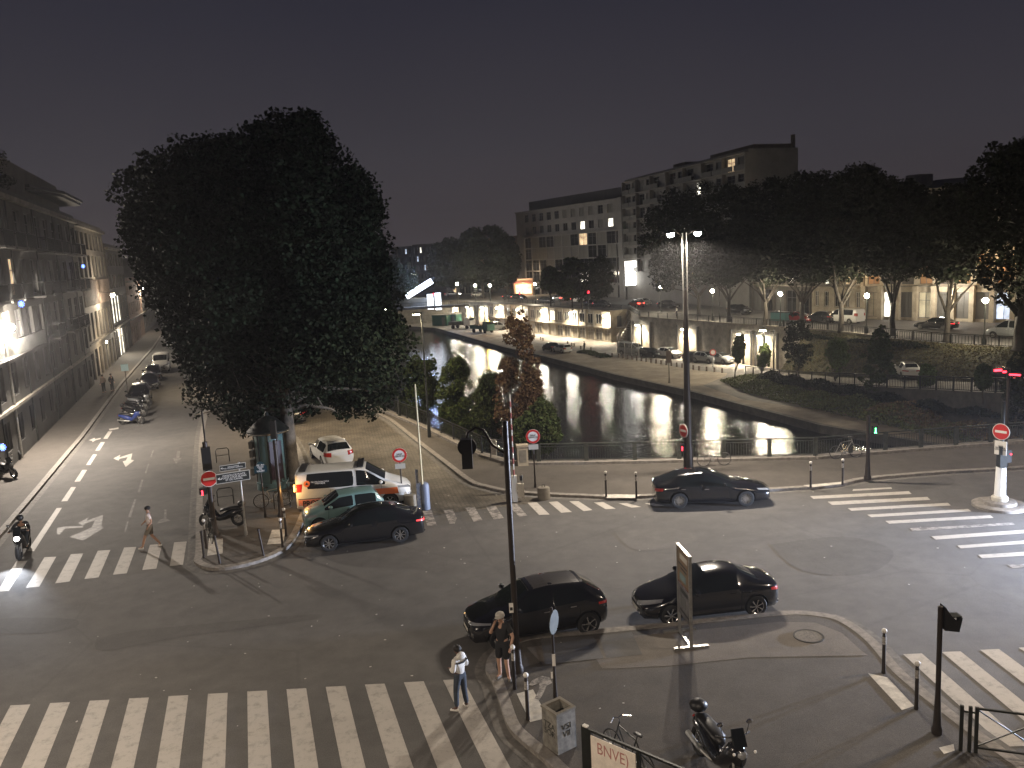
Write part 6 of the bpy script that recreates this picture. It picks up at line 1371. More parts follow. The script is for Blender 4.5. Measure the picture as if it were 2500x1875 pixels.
b = MB(); b.box((-.56, -.1, 4.55), (.34, .05, .10)); b.box((-.26, -.1, 4.46), (.16, .05, .08)); b.box((.22, -.1, 4.3), (.5, .05, .07), ry=.1); b.build('red_strip', 'red_led', t)
b = MB(); b.box((-.40, 0, 4.5), (.66, .16, .22)); b.box((.22, 0, 4.3), (.56, .16, .18)); b.build('signal_head', 'blackplastic', t)
# twin street lamp mast on the bridge
g = G(1681, 1152, .12); t = empty('twin_street_lamp', g, 0, 'tall twin headed street lamp rising behind the black saloon', 'street lamp')
b = MB(); b.lathe([(.24, 0), (.24, 1.2), (.20, 1.35), (.19, 3.2), (.15, 4.2), (.13, 7.2), (.06, 8.8), (.0, 8.81)], n=16); b.build('mast', 'pole', t, smooth='auto')
b = MB()
for x in (-.09, .09): b.cyl((x, 0, 7.0), .035, 4.45, 8)
b.build('twin_tubes', 'steel', t)
b = MB(); b.tube([(-.09, 0, 11.3), (-.35, 0, 11.5), (-.62, 0, 11.5)], .03, 6); b.tube([(.09, 0, 11.3), (.35, 0, 11.5), (.62, 0, 11.5)], .03, 6); b.build('arms', 'pole', t)
for sd in (-1, 1):
    b = MB(); b.lathe([(.0, .17), (.12, .15), (.17, .08), (.17, .03)], (sd*.63, 0, 11.42), n=16); h_ = b.build('lamp_head', 'pole', t, smooth='auto')
    b = MB(); b.ball((sd*.63, 0, 11.40), .17, 14, sq=(1, 1, .75)); b.build('bulb', 'lampglass', h_, smooth=True)
    lamp('lamp_light', (g.x+sd*.63, g.y, 11.2), 3300, (1, .87, .72), .15)
disc_sign(t, ZH(g, 1670, 1050)-.12, .33, 'noentry', -1.15, .26)
b = MB(); b.box((-.30, -.12, ZH(g, 1658, 1090)-.12), (.2, .2, .34)); b.build('walk_signal', 'blackplastic', t); b = MB(); b.ball((-.33, -.23, ZH(g, 1658, 1090)-.10), .035, 8); b.box((-.33, -.23, ZH(g, 1658, 1090)-.19), (.045, .02, .12)); b.build('red_figure', 'red_led', t)
# candelabra lamps on the upper street
first = None
for (px, py, ly), lb in (((1740, 783, 704), 'globe street lamp between the first two pale plane tree trunks'), ((1614, 765, 700), 'globe street lamp left of the pale trunked plane tree'), ((1905, 800, 713), 'bright globe street lamp before the black garage openings'), ((2115, 814, 717), 'globe street lamp right of the white van'), ((2402, 842, 720), 'big bright globe street lamp near the bluish display window'), ((1308, 742, 688), 'globe street lamp at the pink lit corner of the office block')):
    g = G(px, py, 0); 
    if first is None:
        t = empty('globe_street_lamp', g, 0, lb, 'street lamp', 'globe lamps along the upper street')
        b = MB(); b.lathe([(.22, 0), (.22, .5), (.14, .7), (.12, 1.0), (.07, 1.1), (.055, 3.9), (.11, 4.0), (.03, 4.05)], n=12); b.build('post', 'metal_dark', t, smooth='auto')
        b = MB(); b.ball((0, 0, 4.3), .27, 12); b.build('globe', 'lampglow', t, smooth=True); first = t
    else: dup(first, g, 0, lb)
    lamp('lamp_light', (g.x-.3, g.y-.5, 4.3), 1050, (1, .86, .62), .2)
# tall lamp on the street trees' edge
g = G(1757, 779); t = empty('street_lamp', g, 0, 'taller single street lamp glowing against the dark crowns', 'street lamp'); b = MB(); b.lathe([(.1, 0), (.08, 1), (.05, 7.6)], n=10); b.build('post', 'metal_dark', t); b = MB(); b.ball((0, 0, 7.75), .2, 10); b.build('globe', 'lampglow', t); lamp('lamp_light', (g.x, g.y-.5, 7.5), 300, (1, .9, .75), .2)
# far lamps
for i, ((px, py, ly), lb) in enumerate((((1118, 735, 693), 'left far street lamp under the distant trees'), ((1162, 737, 697), 'middle far street lamp under the distant trees'), ((1198, 738, 697), 'right far street lamp under the distant trees'), ((1013, 745, 671), 'greenish white street lamp beside the lit canopy'))):
    g = G(px, py); z_ = ZH(g, px-1, ly); t = empty('street_lamp', g, 0, lb, 'street lamp', 'far street lamps'); b = MB(); b.lathe([(.12, 0), (.06, z_)], n=8); b.build('post', 'metal_dark', t); b = MB(); b.ball((0, 0, z_), .32 if i < 3 else .55, 10); b.build('globe', 'lampglow', t); lamp('lamp_light', (g.x, g.y-1, z_), 900, (1, .88, .66), .3)
# uplights on the office corner
pp_ = V(1290, 640, 224); lamp('facade_light', (pp_.x-1.2, 218, 9.5), 2500, (1, .75, .5), .3, spot=110, dirv=(.25, .5, -1))
p = frontline(2010); lamp('entrance_light', (p[0]+1.2, p[1]-2.4, 3.6), 2600, (.95, .97, 1), .3)
p = frontline(2300); lamp('shop_light', (p[0]-1, p[1]-2.5, 3.6), 700, (1, .9, .75), .3)
p = frontline(2100); lamp('facade_light', (p[0]-1.4, p[1]-1.4, 7.2), 260, (1, .74, .45), .3)
p = frontline(2440); lamp('facade_light', (p[0]-1.6, p[1]-1.2, 7.0), 240, (1, .68, .38), .3)
p = frontline(1905); lamp('facade_light', (p[0]-1.4, p[1]-1.4, 7.0), 420, (1, .85, .62), .3)
# bright advertising screen beside the office block
p = V(1542, 665, 181); t = empty('lit_sign', (p.x, 181, 0), .5, 'bright white vertical sign board between office block and residential block', 'sign')
b = MB(); b.box((0, 0, 5.6), (3.2, .3, 5.2)); b.build('panel', emi('bright sign panel', (1, .97, .88), 8, light=True), t); [MB().box((x_, .1, 1.5), (.3, .3, 3)).build('post', 'metal_dark', t) for x_ in (-1.5, 1.5)]
# left building wall lantern
uw = Vector((-.336, .942, 0)); nw = Vector((.942, .336, 0))
def wallpt(s, A=(-19.5, 19)): return Vector((A[0], A[1], 0))+uw*s
p = Vector((-32.1, 52.6, 0))+nw*1.5; p = V(27, 800, 50.0); zl = p.z; p = Vector((p.x, p.y, 0)); print('LANT', p, zl)
t = empty('wall_lantern', (p.x-.2, p.y, zl), 0, 'blazing white street lantern on the grey building at the left edge', 'street lamp')
b = MB(); b.bar((0, 0, .2), (-1.0, -.35, .35), .06); b.build('bracket', 'metal_dark', t)
b = MB(); b.box((0, 0, .2), (.5, .35, .14)); b.build('housing', 'steel', t); b = MB(); b.ball((0, 0, .02), .34, 16, sq=(1.15, 1, .8)); b.build('bulb', 'lampglass', t, smooth=True)
lamp('lamp_light', (p.x+.25, p.y-.1, zl-.35), 7200, (1, .88, .76), .2)
_wx = -19.5-(p.y-19)*.3565; lamp('added_wall_fill', (_wx+.55, p.y, zl-.3), 110, (1, .93, .84), .2)  # extra bodiless lamp added to brighten the wall beside the lantern
b = MB(); b.cyl((0, 0, 0), .09, zl-.6, 10); dp = b.build('drain_pipe', 'steel'); dp.location = (_wx+.15, p.y, 0.1); tag(dp, 'pale drain pipe shining below the blazing wall lantern', 'pipe')
for (px, ly, D, pw), lb in (((275, 720, 96, 1000), 'white wall lantern on the slatted building'), ((347, 703, 150, 1100), 'distant wall lantern near the end of the left street'), ((256, 835, 98, 0), 'small pale lamp low on the slatted building')):
    p = V(px, ly, D); t = empty('wall_lantern', p, 0, lb, 'street lamp'); b = MB(); b.box((0, 0, .2), (.4, .4, .12)); b.build('housing', 'steel', t); b = MB(); b.ball((0, 0, 0), .24, 10); b.build('bulb', 'lampglow', t, smooth=True)
    b = MB(); b.bar((0, 0, .2), (-1.6, -.5, .5), .05); b.build('bracket', 'metal_dark', t)
    if pw: lamp('lamp_light', (p.x+.6, p.y-.2, p.z-.3), pw, (1, .84, .64), .2)
lamp('shop_light', (-52.2, 112, 3.2), 420, (1, .9, .72), .4); lamp('shop_light', (-49.5, 108.5, 2.6), 160, (1, .9, .72), .4)
lamp('slat_light', (-43.6, 92, 3.4), 200, (1, .8, .55), .4)
for (px, py, D), lb in (((52, 742, 46), 'blue neon sign high on the grey building'), ((203, 650, 79), 'small blue neon light near the far end of the grey building'), ((6, 1092, 40), 'blue light low at the left frame edge')):
    p = V(px, py, D); t = empty('neon_sign', p, 0, lb, 'neon sign'); b = MB(); r = .18
    for k in range(5): a = PI*k/5; b.bar((-r*math.cos(a), 0, -r*math.sin(a)), (r*math.cos(a), 0, r*math.sin(a)), .03)
    b.build('tubes', emi('blue neon', (.12, .22, 1), 7), t); b = MB(); b.bar((0, .02, 0), (-.5, .05, 0), .03); b.build('bracket', 'metal_dark', t)
# out of frame lamps, corner one read from shadows, the others added as foreground fill (their posts stand just beyond the edges)
for (x, y, h, pw), lb in (((15.8, 20.2, 9.2, 1900), 'street lamp on the pavement beyond the right frame edge'), ((-16.5, 11.0, 9.5, 4900), 'added unseen fill lamp on the left pavement beyond the lower frame edge'), ((2.5, 3.0, 9.0, 2600), 'added unseen fill lamp below the camera on the near pavement'), ((31, 36, 9.5, 1900), 'added unseen fill lamp on the bridge beyond the right frame edge')):
    t = empty('street_lamp', (x, y, 0), 0, lb, 'street lamp'); b = MB(); b.lathe([(.12, 0), (.09, 1), (.06, h)], n=10); b.build('post', 'pole', t); b = MB(); b.box((0, 0, h+.08), (.6, .3, .12)); b.build('lamp_head', 'pole', t); b = MB(); b.box((0, 0, h), (.5, .24, .03)); b.build('lens', 'lampglow', t)
    lamp('lamp_light', (x, y, h-.25), pw, (1, .82, .64), .15)
# lamp posts on the cobbled street
for (x, y, h, pw), lb in (((-5.25, 50.0, 7.6, 1500), 'slim dark lamp post on the bank pavement behind the white barrier arm'), ((-7.95, 56.9, 7.6, 1000), 'second lamp post on the bank pavement beside the hanging leaves'), ((-14.6, 53.0, 6.0, 900), 'lamp post hidden under the plane tree crown'), ((-24.5, 77, 7, 2400), 'farther lamp post on the island side of the cobbled street')):
    t = empty('street_lamp', (x, y, .12), 0, lb, 'street lamp', 'lamp posts of the cobbled street'); b = MB(); b.lathe([(.12, 0), (.10, .9), (.055, 1.1), (.045, h)], n=10); b.build('post', 'metal_dark', t, smooth='auto'); b = MB(); b.box((-.25, 0, h+.05), (.6, .22, .1)); b.build('lamp_head', 'metal_dark', t); b = MB(); b.box((-.3, 0, h-.015), (.4, .16, .03)); b.build('lens', 'lampglow', t)
    lamp('lamp_glow', (x-.3, y, h-.15), pw*.8, (1, .78, .50), .15, spot=128, dirv=(0, 0, -1), blend=.5)
# small posts row on the quay plaza
k = 0; pr = None
Lp = [Vector((a_[0], a_[1], 0)) for a_ in [(14.6, 126.6), (16.4, 124.6), (24.6, 107.4), (27.6, 103.3)]]
pts = []
for i in range(3):
    n_ = max(1, int((Lp[i+1]-Lp[i]).length/1.15))
    for j in range(n_): pts.append(Lp[i].lerp(Lp[i+1], j/n_))
ordn = ['first', 'second', 'third', 'fourth', 'fifth', 'sixth', 'seventh', 'eighth', 'ninth', 'tenth', 'eleventh', 'twelfth', 'thirteenth', 'fourteenth', 'fifteenth', 'sixteenth', 'seventeenth', 'eighteenth', 'nineteenth', 'twentieth', 'twenty first', 'twenty second', 'twenty third', 'twenty fourth', 'twenty fifth', 'twenty sixth', 'twenty seventh', 'twenty eighth', 'twenty ninth']
for i, p in enumerate(pts):
    lb = f'{ordn[i]} low wooden post from the planted triangle along the plaza edge'
    if pr is None: b = MB(); b.cyl((0, 0, 0), .14, .62, 8, r2=.12); pr = tag(b.build('wooden_post', 'wood'), lb, 'post', 'low posts along the plaza edge'); q = pr
    else: q = pr.copy(); COL.objects.link(q); q['label'] = lb
    q.location = (p.x, p.y, LZ)
for i, (px, py) in enumerate(((1386, 842), (1396, 845), (1402, 846), (1418, 853), (1426, 858), (1443, 857), (1320, 830), (1326, 832))):
    g = G(px, py, LZ); q = pr.copy(); COL.objects.link(q); q.location = g; q['label'] = f'{ordn[i]} low post near the crouching person on the plaza, counted from the white car'
g = [G(x, y, LZ) for x, y in ((1420, 860), (1440, 862), (1482, 874), (1470, 868))]
strip_leaves('low_planting', [g[0], g[1], g[2]], 2500, .7, .9, .2, 'leaf_mid', 0, 501)
# plaza notice board and round no parking sign, ramp lamp post, wire fence
g = G(1634, 935, LZ); t = mast(g, 4.2, .06, 'notice_board', 'tall notice board on a pole at the edge of the plaza', 'board', m='stone'); b = MB(); b.box((0, -.08, 3.2), (.65, .06, 1.5)); b.build('board', mat('faded notice', (.2, .15, .11), .6), t)
g = G(1741, 897, LZ); t = mast(g, ZH(g, 1740, 860)-LZ+.3, .05, 'road_sign', 'small pink red round sign before the silver cars on the lower quay', 'road sign', m='steel'); disc_sign(t, ZH(g, 1740, 860)-LZ, .42, 'ring', cy(g), .08)
g = G(1889, 924, LZ); t = mast(g, ZH(g, 1886, 806)-LZ, .09, 'street_lamp', 'slim lamp post with a short arm at the foot of the ramp', 'street lamp', m='metal_dark'); b = MB(); b.tube([(0, 0, 5.6), (-1.3, 0, 5.9)], .05, 6); b.build('arm', 'metal_dark', t); b = MB(); b.box((-1.3, 0, 5.82), (.7, .3, .1)); b.build('lens', 'lampglow', t); lamp('lamp_light', (g.x-1.3, g.y-.2, g.z+5.5), 900, (1, .84, .62), .15)
railing('wire_fence', [(G(1507, 855, LZ).x, G(1507, 855, LZ).y), (G(1509, 866, LZ).x, G(1509, 866, LZ).y), (G(1560, 875, LZ).x, G(1560, 875, LZ).y)], LZ, 2.3, 'tall wire fence around the grey van on the lower quay', m='steel', post=2, bar=.25, thick=.06, wide=.08)
b = MB()
for i in range(14): b.bar((0, i*.28, .2+i*.36), (1.0, i*.28, .2+i*.36), .28, .05)
b.bar((0, 0, 1.2), (0, 3.9, 6.1), .05); b.bar((1, 0, 1.2), (1, 3.9, 6.1), .05)
s_ = b.build('quay_stairs', 'steel'); s_.location = (19.0, 145.0, LZ); s_.rotation_euler = (0, 0, -1.0); tag(s_, 'dark metal staircase climbing from the lower quay beside the quay house', 'stairs')
# lit steps behind the left end of the railing
b = MB()
for i in range(12): b.box((0, i*.34, -i*.42), (1.6, .34, .2))
s_ = b.build('stone_steps', 'limestone'); s_.location = (1.9, 43.3, -.4); s_.rotation_euler = (0, 0, -.5); tag(s_, 'pale stone steps going down behind the left end of the bridge railing', 'steps')
g = G(313, 967, .12); t = mast(g, 2.9, .035, 'road_sign', 'small pale blue square sign on a pole in the left street', 'road sign'); quad_board(t, 'sign_plate', .6, .6, 2.6, cy(g), mat('pale blue sign', (.3, .42, .42), .5), .06)

# ------------------------------------------------------------------ bicycles and motorcycles
def bicycle(g, rz, label, lean=.12, fr='rail'):
    t = empty('bicycle', g, rz, label, 'bicycle', 'parked bicycles'); t.rotation_euler = (lean, 0, rz)
    def whl(x):
        b = MB(); n = 26; b.tube([(x+.33*math.cos(a), 0, .34+.33*math.sin(a)) for a in np.linspace(0, 2*PI, n)], .018, 6, cap=False); w = b.build('wheel', 'rubber', t)
        b = MB(); b.tube([(x+.31*math.cos(a), 0, .34+.31*math.sin(a)) for a in np.linspace(0, 2*PI, n)], .008, 5, cap=False)
        for k in range(12): a = PI*k/6; b.bar((x, 0, .34), (x+.31*math.cos(a), 0, .34+.31*math.sin(a)), .005)
        b.cyl((x, -.04, .34), .022, .08, 8, axis='y'); b.build('rim', 'steel', w)
    whl(-.52); whl(.52)
    b = MB(); bb_ = (-.06, 0, .29); hd = (.36, 0, .82); st_ = (-.22, 0, .80); ra = (-.52, 0, .34); fa = (.52, 0, .34)
    for p, q in ((bb_, hd), (bb_, st_), (st_, (.34, 0, .86)), (bb_, ra), (st_, ra), ((.33, 0, .95), fa)): b.tube([p, q], .016, 6)
    b.build('frame', fr, t)
    b = MB(); b.tube([(.33, 0, .95), (.36, 0, 1.02)], .014, 6); b.tube([(.28, -.28, 1.03), (.40, -.12, 1.04), (.38, 0, 1.02), (.40, .12, 1.04), (.28, .28, 1.03)], .013, 6); b.build('handlebar', 'chrome', t)
    b = MB(); b.tube([st_, (-.25, 0, .93)], .014, 6); b.ball((-.27, 0, .95), .12, 10, sq=(1.1, .6, .25)); b.build('saddle', 'blackplastic', t)
    b = MB(); b.cyl((-.06, -.03, .29), .09, .02, 14, axis='y'); b.bar((-.06, -.06, .29), (.05, -.06, .17), .02); b.bar((-.06, .06, .29), (-.17, .06, .41), .02); b.build('crankset', 'steel', t); return t
g = G(1740, 1127, .26); bicycle(Vector((g.x, g.y-.3, .12)), .05, 'pale bicycle leaning on the bridge railing right of the lamp mast', -.12)
g = G(2062, 1116, .12); bicycle(Vector((g.x, g.y-.2, .12)), .1, 'bicycle leaning on the railing left of the green walk signal', -.15, 'steel')
g = G(668, 1237, .12); bicycle(g, .25, 'white handled bicycle locked at the rack beside the brown mast', .08, 'steel')
g = G(748, 1185, .12); bicycle(g, .9, 'bicycle with a white frame bar near the tree trunk', .1)
g = G(512, 1318, .12); bicycle(g, sa+.15, 'thin bicycle leaning against the left signal mast', .12, 'metal_dark')
g = (p0+p1)/2; g = Vector((g.x+.35, g.y+.42, .12)); bicycle(g, math.atan2((p1-p0).y, (p1-p0).x)+2.9, 'bicycle behind the white graffiti board, only its handlebar sticking out', .1, 'metal_dark')
def hoop(g, rz, label):
    b = MB(); b.tube([(-.35, 0, 0), (-.35, 0, .68), (-.27, 0, .8), (.27, 0, .8), (.35, 0, .68), (.35, 0, 0)], .025, 8); b.tube([(-.35, 0, .4), (.35, 0, .4)], .015, 6); o = b.build('bicycle_rack', 'metal_dark'); o.location = g; o.rotation_euler = (0, 0, rz); tag(o, label, 'bicycle rack', 'bicycle racks')
for (px, py), lb in (((690, 1240), 'front bicycle rack hoop beside the brown mast'), ((722, 1212), 'middle bicycle rack hoop near the tree trunk'), ((745, 1190), 'rear bicycle rack hoop behind the tree trunk'), ((552, 1232), 'bicycle rack hoop right of the left signal mast'), ((545, 1128), 'farther rack hoop on the empty island pavement')): hoop(G(px, py, .12), .35, lb)
def moto(g, rz, label, col='black_paint', case=True, lean=0, group='parked motorcycles', name='motorcycle', light=False, sc=1.0):
    t = empty(name, g, rz, label, name, group); t.rotation_euler = (lean, 0, rz); t.scale = (sc, sc, sc)
    for x in (-.68, .72):
        b = MB(); b.lathe([(.19, -.06), (.27, -.07), (.31, -.03), (.31, .03), (.27, .07), (.19, .06)], n=22, axis='y'); w = b.build('wheel', 'rubber', t, smooth='auto'); w.location = (x, 0, .31)
        b = MB(); b.lathe([(.19, -.03), (.17, -.03), (.17, .03), (.19, .03)], n=18, axis='y')
        for k in range(5): a = 2*PI*k/5; b.bar((0, 0, 0), (.18*math.cos(a), 0, .18*math.sin(a)), .025)
        b.build('rim', 'alloy', w)
    def blob(nm, prof, m, par=t):      # prof: list of (x, zlow, zhigh, halfwidth)
        b = MB(); n = 12; k0 = 0
        for (x, z1, z2, w) in prof:
            for j in range(n): a = 2*PI*j/n; b.v.append((x, w*math.sin(a), (z1+z2)/2+(z2-z1)/2*math.cos(a)))
        for i in range(len(prof)-1):
            for j in range(n): a = i*n+j; c = i*n+(j+1) % n; b.f.append((a, c, c+n, a+n)); b.m.append(0)
        b.f.append(tuple(range(n))); b.m.append(0); b.f.append(tuple(range((len(prof)-1)*n, len(prof)*n))); b.m.append(0)
        o = b.build(nm, m, par, smooth=True); return o
    blob('bodywork', [(-.92, .66, .74, .06), (-.8, .55, .80, .15), (-.45, .38, .78, .19), (-.1, .26, .62, .20), (.12, .24, .50, .18), (.30, .28, .75, .20), (.45, .4, .98, .22), (.60, .55, 1.02, .18), (.78, .62, .92, .08)], col)
    blob('seat', [(-.85, .74, .80, .08), (-.7, .72, .88, .15), (-.35, .70, .86, .17), (-.05, .66, .80, .15), (.08, .62, .74, .07)], 'blackplastic')
    b = MB(); b.tube([(.72, .09, .31), (.52, .09, .95)], .025, 8); b.tube([(.72, -.09, .31), (.52, -.09, .95)], .025, 8); b.ball((.72, 0, .48), .2, 10, sq=(1.2, .4, .5)); b.build('fork', 'steel', t)
    b = MB(); b.tube([(.38, -.36, 1.05), (.50, -.15, 1.06), (.50, .15, 1.06), (.38, .36, 1.05)], .018, 8); b.tube([(.46, -.25, 1.06), (.44, -.30, 1.26)], .008, 5); b.tube([(.46, .25, 1.06), (.44, .30, 1.26)], .008, 5); b.build('handlebar', 'blackplastic', t)
    b = MB(); b.ball((.43, -.31, 1.29), .07, 8, sq=(.4, 1, .7)); b.build('mirror', 'chrome', t); b = MB(); b.ball((.43, .31, 1.29), .07, 8, sq=(.4, 1, .7)); b.build('mirror', 'chrome', t)
    b = MB(); b.plate([(.60, .98), (.70, .96), (.53, 1.22), (.50, 1.22)], -.13, .26); b.build('windshield', 'glass', t)
    b = MB(); b.ball((.76, 0, .84), .085, 10, sq=(.6, 1.2, 1)); b.build('headlight', 'hlamp_on' if light else 'hlamp', t)
    b = MB(); b.ball((-.93, 0, .70), .05, 8, sq=(.5, 1.6, .8)); b.build('taillight', 'tlamp', t)
    if case: b = MB(); b.ball((-.86, 0, .96), .19, 12, sq=(.9, 1, .7)); b.build('top_case', 'blackplastic', t, smooth=True)
    b = MB(); b.tube([(-.9, -.17, .38), (-.4, -.19, .33), (0, -.12, .3)], [.06, .05, .03], 8); b.build('exhaust', 'steel', t); return t
a_, c_ = G(1668, 1795, .12), G(1745, 1880, .12); d = c_-a_
t = moto(Vector((1.0*a_.x+.40, a_.y-1.45, .12)), math.atan2(d.y, d.x), 'large black maxi scooter parked at the bottom of the corner pavement', sc=1.08, lean=-.1)
b = MB(); b.ball((.82, .22, .92), .03, 8); b.ball((.82, -.22, .92), .03, 8); b.build('reflector', 'white', t)
for i, ((px, py), cl, lb) in enumerate((((322, 1036), 'navy', 'blue and silver motorcycle first in the left street row'), ((330, 1018), 'black_paint', 'second motorcycle in the left street row'), ((336, 1004), 'black_paint', 'third motorcycle in the left street row'), ((342, 992), 'grey_paint', 'fourth motorcycle in the left street row beside the first car'))):
    if cl == 'navy': M['navy'] = mat('dark blue paint', (.02, .035, .14), .25, coat=.8)
    moto(G(px, py), -.15+.05*i, lb, cl, case=(i % 2 == 1), lean=.1, sc=1.05)
for i, ((px, py), lb) in enumerate((((30, 1120), 'scooter parked by the wall below the blazing lantern'), ((18, 1165), 'second scooter parked by the wall at the left frame edge'), ((205, 935), 'dark motorcycle parked against the far wall of the grey building'))):
    moto(G(px, py, .12), -.5, lb, 'grey_paint' if i == 0 else 'black_paint', lean=.12)
moto(G(545, 1285, .12), sa+1.2, 'dark motorcycle parked just behind the left signal mast', lean=.1)
g = G(1905, 786); t = empty('dumpster', g, -1.0, 'teal waste container behind the pale plane tree trunk on the upper street', 'waste container'); b = MB(); b.box((0, 0, .75), (2.4, 1.1, 1.1)); b.build('tub', mat('teal plastic', (.04, .12, .12), .5), t); b = MB(); b.box((0, 0, 1.36), (2.5, 1.2, .12)); b.build('lid', 'blackplastic', t)

# ------------------------------------------------------------------ people
def skin_mesh(name, joints, bones, rad, m, parent, sub=2, extra=None):
    bm = bmesh.new(); ly = bm.verts.layers.skin.verify(); vs = {}
    for k_, p in joints.items(): v = bm.verts.new(p); vs[k_] = v; r = rad[k_]; r = r if isinstance(r, tuple) else (r, r); v[ly].radius = r
    first = True
    for k_ in joints: 
        if first: vs[k_][ly].use_root = True; first = False
    for a, b_ in bones: bm.edges.new((vs[a], vs[b_]))
    me = bpy.data.meshes.new(name); bm.to_mesh(me); bm.free(); me.materials.append(M[m] if isinstance(m, str) else m)
    o = bpy.data.objects.new(name, me); COL.objects.link(o); sk = o.modifiers.new('sk', 'SKIN'); sk.use_smooth_shade = True
    s = o.modifiers.new('su', 'SUBSURF'); s.levels = s.render_levels = sub; bake(o); o.parent = parent
    for p in o.data.polygons: p.use_smooth = True
    return o
def person(loc, rz, label, J, skin='skin', top='white', bottom='metal_dark', shoes='white', hat=None, hair='hair', sleeves='long', legs='long', H=1.72, hood=None, name='person', group=None):
    """J: joint positions in metres, facing local +y; pel, chest, neck, head, shoulders/elbows/hands L R, hips/knees/ankles/toes"""
    t = empty(name, loc, rz, label, 'person', group); s = H/1.72
    J = {k_: Vector(v)*s for k_, v in J.items()}
    jo = {'pel': J['pel'], 'wst': J['pel'].lerp(J['chest'], .5), 'chest': J['chest'], 'neck': J['neck'], 'nk2': J['neck'].lerp(J['head'], .45), 'head': J['head'], 'crown': J['head']+(J['head']-J['neck']).normalized()*.09*s}
    ra = {'pel': (.125*s, .105*s), 'wst': (.115*s, .095*s), 'chest': (.15*s, .11*s), 'neck': .055*s, 'nk2': .05*s, 'head': .088*s, 'crown': .075*s}
    bo = [('pel', 'wst'), ('wst', 'chest'), ('chest', 'neck'), ('neck', 'nk2'), ('nk2', 'head'), ('head', 'crown')]
    for q in 'LR':
        sh, el, ha = J['sh'+q], J['el'+q], J['ha'+q]; hp, kn, an, to = J['hp'+q], J['kn'+q], J['an'+q], J['to'+q]
        d = (ha-el).normalized(); palm = ha+d*.055*s
        jo.update({'sh'+q: sh, 'el'+q: el, 'ha'+q: ha, 'pa'+q: palm, 'hp'+q: hp, 'kn'+q: kn, 'an'+q: an, 'to'+q: to})
        ra.update({'sh'+q: .055*s, 'el'+q: .042*s, 'ha'+q: .028*s, 'pa'+q: (.034*s, .022*s), 'hp'+q: .092*s, 'kn'+q: .06*s, 'an'+q: .042*s, 'to'+q: .034*s})
        bo += [('chest', 'sh'+q), ('sh'+q, 'el'+q), ('el'+q, 'ha'+q), ('ha'+q, 'pa'+q), ('pel', 'hp'+q), ('hp'+q, 'kn'+q), ('kn'+q, 'an'+q), ('an'+q, 'to'+q)]
        sid = d.cross(Vector((0, 0, 1))); sid = sid.normalized() if sid.length > .1 else Vector((1, 0, 0)); cu = d.cross(sid)
        for i, (w, L) in enumerate(((-.027, .062), (-.009, .074), (.009, .070), (.026, .055))):
            jo[f'f{q}{i}'] = palm+sid*w*s+d*.035*s; jo[f'g{q}{i}'] = palm+sid*w*1.15*s+d*L*s+cu*.012*s; ra[f'f{q}{i}'] = .0095*s; ra[f'g{q}{i}'] = .008*s; bo += [('pa'+q, f'f{q}{i}'), (f'f{q}{i}', f'g{q}{i}')]
        jo[f't{q}'] = palm-sid*.048*s+d*.012*s; ra[f't{q}'] = .010*s; bo.append(('pa'+q, f't{q}'))
    body = skin_mesh('body', jo, bo, ra, skin, t)
    # face
    hd = J['head']; f = Vector((0, 1, 0)); b = MB(); b.ball(hd+Vector((0, .092*s, -.012*s)), .016*s, 8, sq=(.8, 1.3, 1.4)); b.ball(hd+Vector((0, .082*s, -.055*s)), .022*s, 8, sq=(1.2, .5, .35)); 
    for sd in (1, -1): b.ball(hd+Vector((sd*.088*s, -.005*s, -.005*s)), .022*s, 8, sq=(.4, .8, 1.2))
    b.build('face_features', skin, t, smooth=True); b = MB()
    for sd in (1, -1): b.ball(hd+Vector((sd*.032*s, .080*s, .012*s)), .012*s, 8, sq=(1.2, .6, .8))
    b.build('eyes', 'blackplastic', t)
    g_ = .018*s
    tj = {k_: jo[k_] for k_ in ('pel', 'wst', 'chest')}; tj['pel'] = J['pel']-Vector((0, 0, .07*s)); tj['col'] = J['neck']-Vector((0, 0, .005)); tr = {'pel': (.145*s, .125*s), 'wst': (.138*s, .118*s), 'chest': (.168*s, .13*s), 'col': .07*s}; tb = [('pel', 'wst'), ('wst', 'chest'), ('chest', 'col')]
    for q in 'LR':
        tj['sh'+q] = J['sh'+q]; tr['sh'+q] = .078*s; tb.append(('chest', 'sh'+q))
        if sleeves == 'long': tj['el'+q] = J['el'+q]; tj['cu'+q] = J['el'+q].lerp(J['ha'+q], .92); tr['el'+q] = .062*s; tr['cu'+q] = .045*s; tb += [('sh'+q, 'el'+q), ('el'+q, 'cu'+q)]
        else: tj['el'+q] = J['sh'+q].lerp(J['el'+q], .72); tr['el'+q] = .066*s; tb.append(('sh'+q, 'el'+q))
    skin_mesh('top', tj, tb, tr, top, t)
    if hood:
        b = MB(); n_ = J['neck']; b.ball(n_+Vector((0, -.075*s, .02*s)), .125*s, 12, sq=(1.1, .8, .8)); b.build('hood', hood, t, smooth=True)
    lj = {'top': J['pel']+Vector((0, 0, .13*s)), 'pel': J['pel']+Vector((0, 0, .03*s))}; lr = {'top': (.135*s, .115*s), 'pel': (.14*s, .12*s)}; lb_ = [('top', 'pel')]
    for q in 'LR':
        lj['hp'+q] = J['hp'+q]; lr['hp'+q] = .105*s; lb_.append(('pel', 'hp'+q))
        if legs == 'long': lj['kn'+q] = J['kn'+q]; lj['an'+q] = J['kn'+q].lerp(J['an'+q], .93); lr['kn'+q] = .078*s; lr['an'+q] = .062*s; lb_ += [('hp'+q, 'kn'+q), ('kn'+q, 'an'+q)]
        else: lj['kn'+q] = J['hp'+q].lerp(J['kn'+q], .96); lr['kn'+q] = .095*s; lb_.append(('hp'+q, 'kn'+q))
